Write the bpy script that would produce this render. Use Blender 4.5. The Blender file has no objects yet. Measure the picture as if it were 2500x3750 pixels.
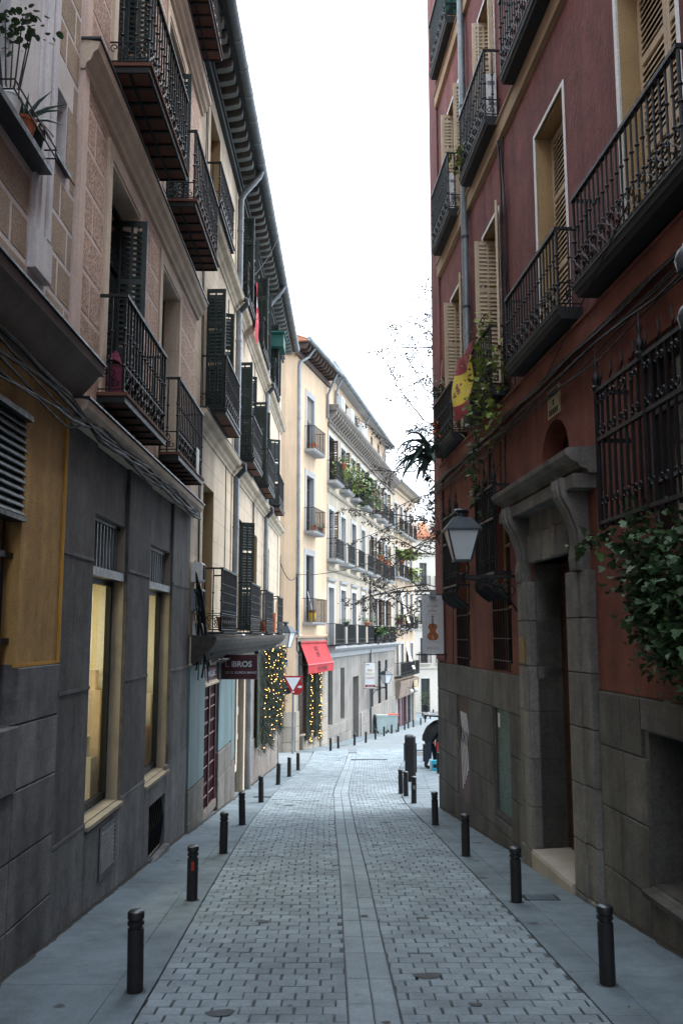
import bpy, bmesh, math, random
from mathutils import Vector, Matrix, noise

RND = random.Random(7)
SC = bpy.context.scene
COL = SC.collection

# ------------------------------------------------------------------ camera
cam_d = bpy.data.cameras.new('camera')
cam_d.sensor_fit = 'HORIZONTAL'
cam_d.sensor_width = 24.0
cam_d.lens = 31.4
cam_d.clip_start = 0.05
cam_d.clip_end = 600.0
cam = bpy.data.objects.new('camera', cam_d)
cam.location = (0.0, 0.0, 2.07)
cam.rotation_euler = (math.radians(90 + 7.75), 0, 0)
COL.objects.link(cam)
SC.camera = cam

# ------------------------------------------------------------------ sky, sun, exposure
SUN_EL, SUN_AZ = math.radians(58), math.radians(72)      # azimuth clockwise from +Y (down the street)
world = bpy.data.worlds.new('World')
SC.world = world
world.use_nodes = True
nt = world.node_tree
nt.nodes.clear()
sky = nt.nodes.new('ShaderNodeTexSky')
sky.sky_type = 'NISHITA'
sky.sun_disc = False
sky.sun_elevation = SUN_EL
sky.sun_rotation = SUN_AZ
sky.dust_density = 6.0
sky.air_density = 1.0
hsv = nt.nodes.new('ShaderNodeHueSaturation')            # an even cloud layer takes the colour out of the sky
hsv.inputs['Saturation'].default_value = 0.25
nt.links.new(sky.outputs[0], hsv.inputs['Color'])
cloud = nt.nodes.new('ShaderNodeMix')
cloud.data_type = 'RGBA'
cloud.inputs['Factor'].default_value = 0.8
cloud.inputs['B'].default_value = (9.6, 10.8, 12.3, 1)
nt.links.new(hsv.outputs[0], cloud.inputs['A'])
bg = nt.nodes.new('ShaderNodeBackground')
bg.inputs['Strength'].default_value = 0.10
nt.links.new(cloud.outputs['Result'], bg.inputs['Color'])
wo = nt.nodes.new('ShaderNodeOutputWorld')
nt.links.new(bg.outputs[0], wo.inputs['Surface'])

sun_d = bpy.data.lights.new('sun', 'SUN')
sun_d.energy = 1.0
sun_d.angle = math.radians(35)
sun_d.color = (1.0, 0.96, 0.9)
sun = bpy.data.objects.new('sun', sun_d)
sun.rotation_euler = (math.pi / 2 - SUN_EL, 0, math.pi - SUN_AZ)
sun.location = (20, 60, 60)
COL.objects.link(sun)

SC.view_settings.view_transform = 'Standard'
SC.view_settings.look = 'None'
SC.view_settings.exposure = 1.72
SC.view_settings.gamma = 1.0
SC.cycles.use_denoising = True
SC.cycles.max_bounces = 8
SC.cycles.diffuse_bounces = 5
SC.cycles.glossy_bounces = 3
SC.cycles.transparent_max_bounces = 12
SC.cycles.caustics_reflective = False
SC.cycles.caustics_refractive = False
SC.cycles.sample_clamp_indirect = 6.0

# ------------------------------------------------------------------ mesh helpers
class MB:
    """collects faces of one mesh; y of every vertex is multiplied by sg (which side of a wall is outdoors)"""
    def __init__(self, sg=1):
        self.v, self.f, self.m, self.sg = [], [], [], sg
    def vert(self, p):
        self.v.append((p[0], p[1] * self.sg, p[2])); return len(self.v) - 1
    def face(self, pts, mi=0):
        self.f.append([self.vert(p) for p in pts]); self.m.append(mi)
    def box(self, x0, x1, y0, y1, z0, z1, mi=0):
        i = [self.vert(p) for p in ((x0,y0,z0),(x1,y0,z0),(x1,y1,z0),(x0,y1,z0),(x0,y0,z1),(x1,y0,z1),(x1,y1,z1),(x0,y1,z1))]
        for q in ((0,3,2,1),(4,5,6,7),(0,1,5,4),(1,2,6,5),(2,3,7,6),(3,0,4,7)):
            self.f.append([i[k] for k in q]); self.m.append(mi)
    def chamfer_box(self, x0, x1, y0, y1, z0, z1, c, mi=0):
        """box whose +y face is set back by a chamfer c all round"""
        a = [self.vert(p) for p in ((x0,y0,z0),(x1,y0,z0),(x1,y0,z1),(x0,y0,z1))]
        b = [self.vert(p) for p in ((x0,y1-c,z0),(x1,y1-c,z0),(x1,y1-c,z1),(x0,y1-c,z1))]
        d = [self.vert(p) for p in ((x0+c,y1,z0+c),(x1-c,y1,z0+c),(x1-c,y1,z1-c),(x0+c,y1,z1-c))]
        for r0, r1 in ((a, b), (b, d)):
            for k in range(4):
                self.f.append([r0[k], r0[(k+1)%4], r1[(k+1)%4], r1[k]]); self.m.append(mi)
        self.f.append(d); self.m.append(mi)
    def profile(self, poly, x0, x1, mi=0):
        """closed (y,z) polygon swept from x0 to x1"""
        a = [self.vert((x0, y, z)) for y, z in poly]; b = [self.vert((x1, y, z)) for y, z in poly]
        n = len(poly)
        for k in range(n):
            self.f.append([a[k], a[(k+1)%n], b[(k+1)%n], b[k]]); self.m.append(mi)
        self.f.append(a[::-1]); self.f.append(b); self.m += [mi, mi]
    def prism(self, poly, y0, y1, mi=0):
        """closed (x,z) polygon swept from y0 to y1"""
        a = [self.vert((x, y0, z)) for x, z in poly]; b = [self.vert((x, y1, z)) for x, z in poly]
        n = len(poly)
        for k in range(n):
            self.f.append([a[k], a[(k+1)%n], b[(k+1)%n], b[k]]); self.m.append(mi)
        self.f.append(a[::-1]); self.f.append(b); self.m += [mi, mi]
    def plan(self, poly, z0, z1, mi=0):
        a = [self.vert((x, y, z0)) for x, y in poly]; b = [self.vert((x, y, z1)) for x, y in poly]
        n = len(poly)
        for k in range(n):
            self.f.append([a[k], a[(k+1)%n], b[(k+1)%n], b[k]]); self.m.append(mi)
        self.f.append(a[::-1]); self.f.append(b); self.m += [mi, mi]
    def tube(self, pts, r, n=6, mi=0, cap=True):
        pts = [Vector(p) for p in pts]
        rs = r if isinstance(r, (list, tuple)) else [r] * len(pts)
        rings, up = [], None
        for k, p in enumerate(pts):
            t = (pts[min(k+1, len(pts)-1)] - pts[max(k-1, 0)])
            t = t.normalized() if t.length > 1e-9 else Vector((0,0,1))
            if up is None:
                up = Vector((0,0,1)) if abs(t.z) < .9 else Vector((1,0,0))
            a = t.cross(up)
            if a.length < 1e-6: a = t.orthogonal()
            a.normalize(); b = a.cross(t).normalized(); up = b
            rings.append([self.vert(p + (a * math.cos(2*math.pi*j/n) + b * math.sin(2*math.pi*j/n)) * rs[k]) for j in range(n)])
        for r0, r1 in zip(rings, rings[1:]):
            for j in range(n):
                self.f.append([r0[j], r0[(j+1)%n], r1[(j+1)%n], r1[j]]); self.m.append(mi)
        if cap:
            self.f.append(rings[0][::-1]); self.f.append(rings[-1]); self.m += [mi, mi]
    def lathe(self, prof, n=8, c=(0,0,0), mi=0):
        rings = [[self.vert((c[0]+r*math.cos(2*math.pi*j/n), c[1]+r*math.sin(2*math.pi*j/n), c[2]+z)) for j in range(n)] for r, z in prof]
        for r0, r1 in zip(rings, rings[1:]):
            for j in range(n):
                self.f.append([r0[j], r0[(j+1)%n], r1[(j+1)%n], r1[j]]); self.m.append(mi)
        self.f.append(rings[0][::-1]); self.f.append(rings[-1]); self.m += [mi, mi]
    def ball(self, c, r, n=8, mi=0):
        self.lathe([(max(r*math.sin(math.pi*k/(n//2+1)), r*.02), -r*math.cos(math.pi*k/(n//2+1))) for k in range(n//2+2)], n, c, mi)
    def mesh(self, name, mats, smooth=False):
        me = bpy.data.meshes.new(name)
        me.from_pydata(self.v, [], self.f[:] if self.sg > 0 else [q[::-1] for q in self.f])
        for m in (mats if isinstance(mats, (list, tuple)) else [mats]):
            me.materials.append(m)
        if any(self.m):
            me.polygons.foreach_set('material_index', self.m)
        if smooth:
            me.polygons.foreach_set('use_smooth', [True] * len(me.polygons))
            try: me.set_sharp_from_angle(angle=math.radians(40))
            except Exception: pass
        me.update()
        return me
    def build(self, name, mats, parent=None, smooth=False, loc=(0,0,0), rot=(0,0,0)):
        return put(name, self.mesh(name, mats, smooth), parent, loc, rot)

def put(name, me, parent=None, loc=(0,0,0), rot=(0,0,0)):
    o = bpy.data.objects.new(name, me)
    o.location = loc; o.rotation_euler = rot
    o.parent = parent
    COL.objects.link(o)
    return o

def empty(name, loc, rz=0):
    o = bpy.data.objects.new(name, None)
    o.empty_display_size = .2
    o.location = loc; o.rotation_euler = (0, 0, rz)
    COL.objects.link(o)
    return o

def tag(o, label=None, cat=None, group=None, kind=None):
    if label: o['label'] = label
    if cat: o['category'] = cat
    if group: o['group'] = group
    if kind: o['kind'] = kind
    return o

def text_mesh(body, size, mat_, extrude=0.003, sx=1.0, align='CENTER', font_bold=0.0, spacing=1.0):
    cu = bpy.data.curves.new('lettering', 'FONT')
    cu.body = body; cu.size = size; cu.extrude = extrude; cu.offset = font_bold
    cu.align_x = align; cu.align_y = 'CENTER'; cu.space_character = spacing; cu.resolution_u = 3
    o = bpy.data.objects.new('lettering', cu)
    COL.objects.link(o)
    dg = bpy.context.evaluated_depsgraph_get(); dg.update()
    me = bpy.data.meshes.new_from_object(o.evaluated_get(dg))
    bpy.data.objects.remove(o); bpy.data.curves.remove(cu)
    me.transform(Matrix.Diagonal((sx, 1, 1, 1)))
    me.materials.clear(); me.materials.append(mat_)
    return me

# ------------------------------------------------------------------ materials
def pmat(name, col, rough=.85, var=.14, sc=1.2, fine=35., fvar=.10, bump=.15, streak=0., piece=0., metal=0., spec=.4, grain=0., comb=0., blotch=0.):
    m = bpy.data.materials.new(name); m.use_nodes = True
    n, l = m.node_tree.nodes, m.node_tree.links
    bs = n['Principled BSDF']
    bs.inputs['Roughness'].default_value = rough
    bs.inputs['Metallic'].default_value = metal
    bs.inputs['Specular IOR Level'].default_value = spec
    geo = n.new('ShaderNodeNewGeometry')
    def noise_tex(scale, detail, vec=None, rgh=.6):
        t = n.new('ShaderNodeTexNoise')
        t.inputs['Scale'].default_value = scale; t.inputs['Detail'].default_value = detail; t.inputs['Roughness'].default_value = rgh
        l.new(vec or geo.outputs['Position'], t.inputs['Vector'])
        return t.outputs['Fac']
    def ramp(fac, lo, hi, a=.3, b=.7):
        r = n.new('ShaderNodeMapRange')
        r.inputs['From Min'].default_value = a; r.inputs['From Max'].default_value = b
        r.inputs['To Min'].default_value = lo; r.inputs['To Max'].default_value = hi
        l.new(fac, r.inputs['Value'])
        return r.outputs['Result']
    def mul(a, b):
        t = n.new('ShaderNodeMath'); t.operation = 'MULTIPLY'
        l.new(a, t.inputs[0]); l.new(b, t.inputs[1]); return t.outputs[0]
    k = ramp(noise_tex(sc, 7), 1 - var, 1 + var)
    if fvar:
        fn = noise_tex(fine, 4)
        k = mul(k, ramp(fn, 1 - fvar, 1 + fvar))
    if streak:
        mp = n.new('ShaderNodeMapping'); mp.inputs['Scale'].default_value = (2.0, 2.0, .20)
        l.new(geo.outputs['Position'], mp.inputs['Vector'])
        k = mul(k, ramp(noise_tex(1.0, 6, mp.outputs[0], .65), 1 - streak, 1 + streak * .35, .35, .62))
    if blotch:
        k = mul(k, ramp(noise_tex(sc * 3.1, 8, None, .72), 1 - blotch, 1 + blotch * .3, .36, .56))
    if piece:
        oi = n.new('ShaderNodeObjectInfo')
        ad = n.new('ShaderNodeMath'); ad.operation = 'ADD'
        l.new(oi.outputs['Random'], ad.inputs[0]); l.new(geo.outputs['Random Per Island'], ad.inputs[1])
        fr = n.new('ShaderNodeMath'); fr.operation = 'FRACT'
        l.new(ad.outputs[0], fr.inputs[0])
        k = mul(k, ramp(fr.outputs[0], 1 - piece, 1 + piece, 0, 1))
    mx = n.new('ShaderNodeVectorMath'); mx.operation = 'SCALE'
    mx.inputs[0].default_value = col[:3]
    l.new(k, mx.inputs['Scale'])
    l.new(mx.outputs[0], bs.inputs['Base Color'])
    if bump:
        b = n.new('ShaderNodeBump'); b.inputs['Strength'].default_value = bump; b.inputs['Distance'].default_value = .02
        if comb:
            cm = n.new('ShaderNodeMapping'); cm.inputs['Scale'].default_value = (1, 1, comb); l.new(geo.outputs['Position'], cm.inputs['Vector'])
            h = noise_tex(grain or fine, 5, cm.outputs[0])
        else: h = noise_tex(grain or fine, 5)
        l.new(h, b.inputs['Height']); l.new(b.outputs[0], bs.inputs['Normal'])
    if rough < .7:
        l.new(ramp(noise_tex(sc * 6, 4), max(rough - .12, .03), min(rough + .15, 1)), bs.inputs['Roughness'])
    return m

def emit(name, col, strength):
    m = bpy.data.materials.new(name); m.use_nodes = True
    bs = m.node_tree.nodes['Principled BSDF']
    bs.inputs['Base Color'].default_value = (*col, 1)
    bs.inputs['Emission Color'].default_value = (*col, 1)
    bs.inputs['Emission Strength'].default_value = strength
    return m

def clear_glass(name, tint=(.92, .95, .95)):
    m = bpy.data.materials.new(name); m.use_nodes = True
    n, l = m.node_tree.nodes, m.node_tree.links
    n.remove(n['Principled BSDF'])
    t = n.new('ShaderNodeBsdfTransparent'); t.inputs[0].default_value = (*tint, 1)
    g = n.new('ShaderNodeBsdfGlossy'); g.inputs['Roughness'].default_value = .03
    lw = n.new('ShaderNodeLayerWeight'); lw.inputs[0].default_value = .5
    f = n.new('ShaderNodeMath'); f.operation = 'POWER'; f.inputs[1].default_value = 5.0; l.new(lw.outputs['Facing'], f.inputs[0])
    mx = n.new('ShaderNodeMixShader')
    l.new(f.outputs[0], mx.inputs[0]); l.new(t.outputs[0], mx.inputs[1]); l.new(g.outputs[0], mx.inputs[2])
    l.new(mx.outputs[0], n['Material Output'].inputs['Surface'])
    return m

def leaf_mat(name, col, var=.35):
    m = pmat(name, col, rough=.55, var=var, sc=4, fvar=0, bump=0, piece=.35, spec=.4)
    return m

M = {}
M['paver'] = pmat('concrete_paver', (.25, .305, .337), rough=.8, var=.18, sc=.7, fine=45, fvar=.16, bump=.3, piece=.13, blotch=.2)
M['mortar'] = pmat('dark_joint', (.10, .105, .11), rough=.95, var=.2, fine=50, bump=.3)
M['channel'] = pmat('channel_granite', (.255, .31, .342), rough=.8, var=.14, sc=1.0, fine=40, fvar=.14, bump=.2, piece=.06, blotch=.15)
M['slab'] = pmat('pavement_granite', (.155, .20, .228), rough=.66, var=.24, sc=.8, fine=40, fvar=.12, bump=.12, piece=.04, blotch=.22)
M['asphalt'] = pmat('far_paving', (.20, .235, .255), rough=.85, var=.14, sc=.5, fine=25, fvar=.15, bump=.3)
M['iron'] = pmat('black_iron', (.009, .011, .013), rough=.5, var=.3, sc=6, fine=60, fvar=.2, bump=.1, spec=.3)
M['bollard'] = pmat('black_bollard_paint', (.014, .014, .015), rough=.5, var=.3, sc=5, fine=80, fvar=.3, bump=.12)
M['steel_top'] = pmat('worn_metal_cap', (.12, .13, .14), rough=.35, var=.3, sc=10, metal=.8)
M['zinc'] = pmat('zinc_pipe', (.22, .25, .27), rough=.45, var=.25, sc=2.0, fine=30, metal=.35, bump=.05, streak=.3)
M['zinc_dark'] = pmat('dark_gutter', (.05, .06, .07), rough=.4, var=.25, sc=2.0, metal=.3, bump=.05)
M['glass_dark'] = pmat('dark_window_glass', (.018, .022, .024), rough=.08, var=.2, fvar=0, bump=0, spec=.6)
M['glass'] = clear_glass('shop_glass')
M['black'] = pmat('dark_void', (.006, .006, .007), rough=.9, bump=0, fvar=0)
M['terracotta'] = pmat('terracotta', (.42, .13, .06), rough=.85, var=.2, sc=8, piece=.15)
M['rooftile'] = pmat('roof_tile', (.38, .16, .09), rough=.9, var=.25, sc=3, piece=.3)
M['white'] = pmat('white_paint', (.72, .73, .73), rough=.6, var=.08, fine=30)
M['wire'] = pmat('black_cable', (.010, .011, .013), rough=.55, var=.2, bump=0, spec=.25)
M['leaf'] = leaf_mat('ivy_leaf', (.055, .105, .03))
M['leaf_dark'] = leaf_mat('dark_ivy_leaf', (.045, .095, .035))
M['leaf_pale'] = leaf_mat('pale_green_leaf', (.17, .22, .045))
M['agave'] = leaf_mat('agave_leaf', (.075, .125, .105), .2)
M['needle'] = leaf_mat('fir_needle', (.022, .036, .018))
M['soil'] = pmat('pot_soil', (.03, .022, .015), rough=1)
M['bark'] = pmat('tree_bark', (.05, .04, .035), rough=.95, var=.3, sc=6, bump=.4)

# ------------------------------------------------------------------ the lie of the land
def zg(y):
    if y < 34: z = -.06 - .082 * y
    elif y < 78: z = -.06 - .082 * 34 - .066 * (y - 34)
    else: z = -.06 - .082 * 34 - .066 * 44 - .014 * (y - 78)
    return z

def lerp_path(tab, y):
    if y <= tab[0][0]: return tab[0][1]
    for (a, b), (c, d) in zip(tab, tab[1:]):
        if y <= c:
            t = (y - a) / (c - a)
            return b + (d - b) * t
    return tab[-1][1]
# ================================================================== the setting: ground, road, pavements
def strip(name, xs_l, xs_r, ys, dz, m, kind='structure', parent=None):
    mb = MB()
    for a, b in zip(ys, ys[1:]):
        mb.face([(xs_l(a), a, zg(a)+dz), (xs_r(a), a, zg(a)+dz), (xs_r(b), b, zg(b)+dz), (xs_l(b), b, zg(b)+dz)])
    o = mb.build(name, m, parent)
    if kind: o['kind'] = kind
    return o

YS = [-60, -20, 0, 10, 20, 30, 34] + list(range(38, 100, 4)) + [120, 160, 240, 400]
strip('ground', lambda y: -300, lambda y: 300, YS, -.06, M['asphalt'])

EDGE_L = [(-20, -1.2), (0, -1.3), (7.3, -1.46), (10.6, -1.57), (14, -1.66), (17.4, -1.74), (21.5, -1.75), (26.7, -1.70), (29.6, -1.56), (32.5, -1.43), (36, -1.35), (40, -1.3)]
EDGE_R = [(-20, 1.95), (0, 1.92), (6.6, 1.87), (9.7, 1.82), (13.7, 1.70), (17, 1.62), (20, 1.50), (22, 1.47), (25, 1.60), (30, 1.90), (35, 2.25), (38, 2.6), (44, 3.2)]
CH_L = [(-20, .15), (6.6, .05), (9, .02), (12.5, -.02), (17, -.11), (24, -.21), (29, -.09), (34.6, .1), (42, .32)]
CH_R = [(-20, .52), (6.6, .42), (9, .38), (12.5, .34), (17, .25), (24, .17), (29, .28), (34.6, .46), (42, .68)]
eL = lambda y: lerp_path(EDGE_L, y)
eR = lambda y: lerp_path(EDGE_R, y)
cL = lambda y: lerp_path(CH_L, y)
cR = lambda y: lerp_path(CH_R, y)
XWL = lambda y: -2.80 if y < 16 else -2.80 + (y - 16) * .0112          # just inside the left house fronts
XWR = lambda y: 3.65 - .0685 * y                                        # just inside the red house front

ROAD_END = 45.0
ys = [(-20 + i) for i in range(0, 66)]
road = strip('road', eL, eR, ys, -.022, M['mortar'])

def piece_verts(mb, x0a, x1a, x0b, x1b, ya, yb, top, th=.03, c=.006):
    """one paving piece, its top chamfered, following the slope"""
    pa = [(x0a, ya), (x1a, ya), (x1b, yb), (x0b, yb)]
    cx = sum(p[0] for p in pa) / 4; cy = (ya + yb) / 2
    base = [mb.vert((x, y, zg(y) + top - th)) for x, y in pa]
    mid = [mb.vert((x, y, zg(y) + top - c)) for x, y in pa]
    def inn(x, y):
        return (x + (c if x < cx else -c), y + (c if y < cy else -c))
    tp = [mb.vert((*inn(x, y), zg(y) + top)) for x, y in pa]
    for r0, r1 in ((base, mid), (mid, tp)):
        for k in range(4):
            mb.f.append([r0[k], r0[(k+1) % 4], r1[(k+1) % 4], r1[k]]); mb.m.append(0)
    mb.f.append(tp); mb.m.append(0)

PITCH, BL = .165, .20
unit = MB()
def unit_paver():
    b = MB()
    w, d = .1, .0775
    c = .005
    r = [[b.vert((sx*w, sy*d, z)) for sx, sy in ((-1,-1),(1,-1),(1,1),(-1,1))] for z in (-.03, -c)]
    r.append([b.vert((sx*(w-c), sy*(d-c), 0)) for sx, sy in ((-1,-1),(1,-1),(1,1),(-1,1))])
    for q0, q1 in zip(r, r[1:]):
        for k in range(4):
            b.f.append([q0[k], q0[(k+1)%4], q1[(k+1)%4], q1[k]]); b.m.append(0)
    b.f.append(r[2]); b.m.append(0)
    return b.mesh('paver', M['paver'])
PAVER = unit_paver()
far_pavers = MB()
row = 0
n_single = 0
y = 1.0
tilt = -math.atan(.082)
while y < ROAD_END:
    yc = y + PITCH / 2
    band = abs(yc - 13.5) < PITCH / 2 or abs(yc - 31.0) < PITCH / 2       # a flush course of plain slabs crosses the road
    for a0, a1 in ((eL(yc) + .008, cL(yc) - .009), (cR(yc) + .009, eR(yc) - .008)):
        if band:
            nseg = 3
            for k in range(nseg):
                p, q = a0 + (a1-a0)*k/nseg + .004, a0 + (a1-a0)*(k+1)/nseg - .004
                piece_verts(far_pavers, p, q, p, q, y + .004, y + PITCH - .004, 0)
            continue
        x = a0 - (BL * .5 if row % 2 else 0) + RND.uniform(-.012, .012)
        while x < a1 - .02:
            gap = RND.choice((.006, .012, .016, .020))
            p, q = max(x, a0), min(x + BL - gap, a1)
            x += BL
            if q - p < .035: continue
            top = RND.gauss(0, .0022) - (.012 if RND.random() < .006 else 0)
            g = .0022 + abs(RND.gauss(0, .0022))
            if 6.25 < yc and n_single < 298 and yc < 9.4:
                o = put('paver', PAVER, road, ((p+q)/2, yc, zg(yc) + top), (tilt + RND.gauss(0, .006), RND.gauss(0, .006), RND.gauss(0, .008)))
                o.scale = ((q-p) / .2, (PITCH - g*2) / .155, 1)
                n_single += 1
            else:
                piece_verts(far_pavers, p, q, p, q, y + g, y + PITCH - g, top)
    row += 1
    y += PITCH
tag(far_pavers.build('paver_field', M['paver'], road), kind='stuff')

# the gutter of long granite slabs down the middle
y = 1.0
k = 0
while y < 41.5:
    ln = RND.uniform(.55, .8)
    for a, b in ((0, .5), (.5, 1)):
        mb = MB()
        y0, y1 = y + .004, y + ln - .004
        f = lambda yy, t: cL(yy) + (cR(yy) - cL(yy)) * t
        piece_verts(mb, f(y0, a) + .004, f(y0, b) - .004, f(y1, a) + .004, f(y1, b) - .004, y0, y1, -.004 + RND.gauss(0, .0015), .03, .008)
        mb.build('channel_slab', M['channel'], road)
    y += ln

# pavements
pave_l = strip('pavement', lambda y: XWL(y) - .3, lambda y: eL(y) - .002, [i for i in range(-20, 37, 2)], -.02, M['mortar'])
pave_r = strip('pavement', lambda y: eR(y) + .002, lambda y: XWR(y) + .3, [i for i in range(-20, 21, 2)] + [20.3], -.02, M['mortar'])
def slabs(parent, xa, xb, y0, y1, ln, jl=0.0, m='slab'):
    y = y0
    while y < y1 - .1:
        L = min(ln * RND.uniform(.9, 1.1), y1 - y)
        mb = MB()
        p, q = y + .0016, y + L - .0016
        piece_verts(mb, xa(p) + .0018, xb(p) - .0018, xa(q) + .0018, xb(q) - .0018, p, q, .004 + RND.gauss(0, .0007), .024, .0012)
        mb.build('pavement_slab', M[m], parent)
        y += L
slabs(pave_l, lambda y: eL(y) - .30, lambda y: eL(y) - .002, 1, 36, 1.15)
slabs(pave_l, lambda y: XWL(y), lambda y: eL(y) - .30, .4, 36, 1.4)
slabs(pave_r, lambda y: eR(y) + .002, lambda y: eR(y) + .32, 1, 20.3, 1.15)
slabs(pave_r, lambda y: eR(y) + .32, lambda y: XWR(y), .7, 20.3, 1.4)

# the little square beyond the red house
square = strip('square', lambda y: eR(y) + .002, lambda y: 40, [20.3, 22, 24, 26, 28, 30, 32, 34, 38, 44], -.02, M['mortar'])
y = 20.3
r = 0
while y < 40:
    x = eR(y + .3) + .32 + (0 if r % 2 else -.45)
    xmax = min(6.2, .1195 * y + 1.0)
    while x < xmax:
        mb = MB()
        p = max(x, eR(y + .3) + .32)
        if x + .9 - p > .08:
            piece_verts(mb, p + .006, x + .894, p + .006, x + .894, y + .004, y + .596, .003 + RND.gauss(0, .001), .022, .004)
            mb.build('square_slab', M['slab'], square)
        x += .9
    y += .6
    r += 1
slabs(square, lambda y: eR(y) + .002, lambda y: eR(y) + .32, 20.3, 43, 1.1)
strip('square_paving', lambda y: min(6.3, .1195 * y + 1.0) if y < 40 else eR(y), lambda y: 40, [20.3, 24, 28, 32, 36, 39.9, 44], -.004, M['slab'])

# side street on the left and the street beyond the crossing
strip('side_street', lambda y: -60, lambda y: -1.35, [36, 38, 40, 43], -.012, M['asphalt'])
FAR_L = [(43, -1.4), (48.6, .25), (60, 2.45), (73.8, 5.2), (83, 7.4), (90, 9)]
strip('far_road', lambda y: lerp_path(FAR_L, y), lambda y: lerp_path([(43, 30), (100, 60)], y), [44.9, 48, 52, 56, 60, 66, 70, 74, 78, 82, 86, 90, 96, 110], -.010, M['asphalt'])
far_pave = strip('far_pavement', lambda y: lerp_path([(42, -4), (48.6, -1.0), (73.8, 4.2), (84, 6.7), (96, 7)], y), lambda y: lerp_path(FAR_L, y) - .002, [43.0, 46, 48.6, 52, 56, 60, 66, 70, 73.8, 78, 84, 90], .006, M['slab'])
strip('crossing', lambda y: -1.35, lambda y: eR(y), [43, 45], -.016, M['asphalt'])

def floor_lid(name, x, y, w, d, label):
    mb = MB()
    t = MB()
    o = empty(name, (x, y, zg(y) + .004)); o.rotation_euler = (tilt, 0, 0)
    t.box(-w/2, w/2, -d/2, d/2, 0, .006); t.build('frame', M['iron'], o)
    for k in range(7):
        g = MB(); g.box(-w/2 + .03, w/2 - .03, -d/2 + d*(k+.55)/7.2, -d/2 + d*(k+.95)/7.2, .006, .010); g.build('bar', M['slab'], o)
    tag(o, label, 'grate')
floor_lid('floor_grate', 2.28, 10.75, .40, .30, 'small iron grate let into the right pavement beside a bollard')
floor_lid('manhole_cover', 1.15, 38.0, 1.5, .5, 'dark flat manhole cover in the road beyond the bend')
floor_lid('floor_grate', -1.95, 22.7, .42, .34, 'iron lid let into the left pavement behind a bollard')

# ------------------------------------------------------------------ bollards
def bollard_proto():
    r, h = .0625, .60
    b = MB()
    prof = [(r*.98, -.03), (r, 0), (r, h-.135), (r*.80, h-.130), (r*.80, h-.112), (r*1.03, h-.107), (r*1.03, h-.082), (r*.82, h-.078), (r*.82, h-.064), (r*1.04, h-.060), (r*1.04, h-.018), (r*.96, h-.010)]
    b.lathe(prof, 20)
    c = MB(); c.lathe([(r*.955, h-.0102), (r*.80, h-.001), (r*.4, h+.006), (.004, h+.008)], 20)
    return b.mesh('shaft', M['bollard'], True), c.mesh('cap', M['steel_top'], True)
BOL_S, BOL_C = bollard_proto()
_r = MB(); _r.lathe([(.088, -.02), (.088, .003), (.070, .006), (.066, .006)], 16); BOL_R = _r.mesh('base_ring', M['mortar'])
def bollard(x, y, label, group, lean=(0, 0), s=1.0):
    o = empty('bollard', (x, y, zg(y) + .004)); o.rotation_euler = (lean[0], lean[1], RND.uniform(0, 6))
    o.scale = (s, s, s)
    put('shaft', BOL_S, o); put('cap', BOL_C, o); put('base_ring', BOL_R, o)
    tag(o, label, 'bollard', group)
    return o
ORD = ['nearest', 'second', 'third', 'fourth', 'fifth', 'sixth', 'seventh', 'eighth', 'ninth', 'tenth', 'eleventh', 'twelfth', 'thirteenth']
for i, (x, y) in enumerate([(-1.58, 7.27), (-1.69, 10.6), (-1.77, 13.95), (-1.85, 17.3), (-1.86, 21.4), (-1.81, 26.3), (-1.67, 29.4), (-1.53, 32.4)]):
    extra = ' with a red sticker' if i == 1 else ''
    o = bollard(x, y, 'black iron bollard%s, %s along the left pavement edge' % (extra, ORD[i]), 'bollards along the left pavement', (RND.gauss(0, .014), RND.gauss(0, .014)))
    if i == 1:
        o.rotation_euler.z = 0
        st = MB()
        for k in range(3):
            a0, a1 = math.radians(-95 + k * 9), math.radians(-95 + (k+1) * 9)
            st.face([(.0635*math.cos(a), .0635*math.sin(a), z) for a, z in ((a0, .34), (a1, .34), (a1, .435), (a0, .435))])
        st.build('sticker', pmat('red_sticker', (.45, .03, .015), bump=0), o)
for i, (x, y) in enumerate([(2.09, 7.45), (1.96, 10.5), (1.83, 13.7), (1.75, 17.3), (1.66, 21.2), (1.60, 22.9), (1.52, 23.6)]):
    o = bollard(x, y, 'black iron bollard, %s along the right pavement edge' % ORD[i], 'bollards along the right pavement', (RND.gauss(0, .014), RND.gauss(0, .014)))
    if i == 4:
        st = MB(); o.rotation_euler.z = 0
        for k in range(4):
            a0, a1 = math.radians(-110 + k * 10), math.radians(-110 + (k+1) * 10)
            st.face([(.0635*math.cos(a), .0635*math.sin(a), z) for a, z in ((a0, .32), (a1, .32), (a1, .41), (a0, .41))])
        st.build('sticker', pmat('pale_sticker', (.3, .33, .3), bump=0), o)
for i, (x, y) in enumerate([(-.52, 43.9), (-.16, 46.0), (.69, 48.6), (1.36, 51.2), (2.04, 55.0), (2.75, 59.2), (3.45, 63.0), (4.1, 66.0), (4.78, 69.2), (5.3, 72.4), (5.9, 75.0), (6.85, 79.0), (7.5, 81.8)]):
    bollard(x, y, 'small black bollard before the pale houses, %s from the give way sign' % ORD[i], 'bollards along the far pavement', (RND.gauss(0, .012), RND.gauss(0, .012)))
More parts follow.
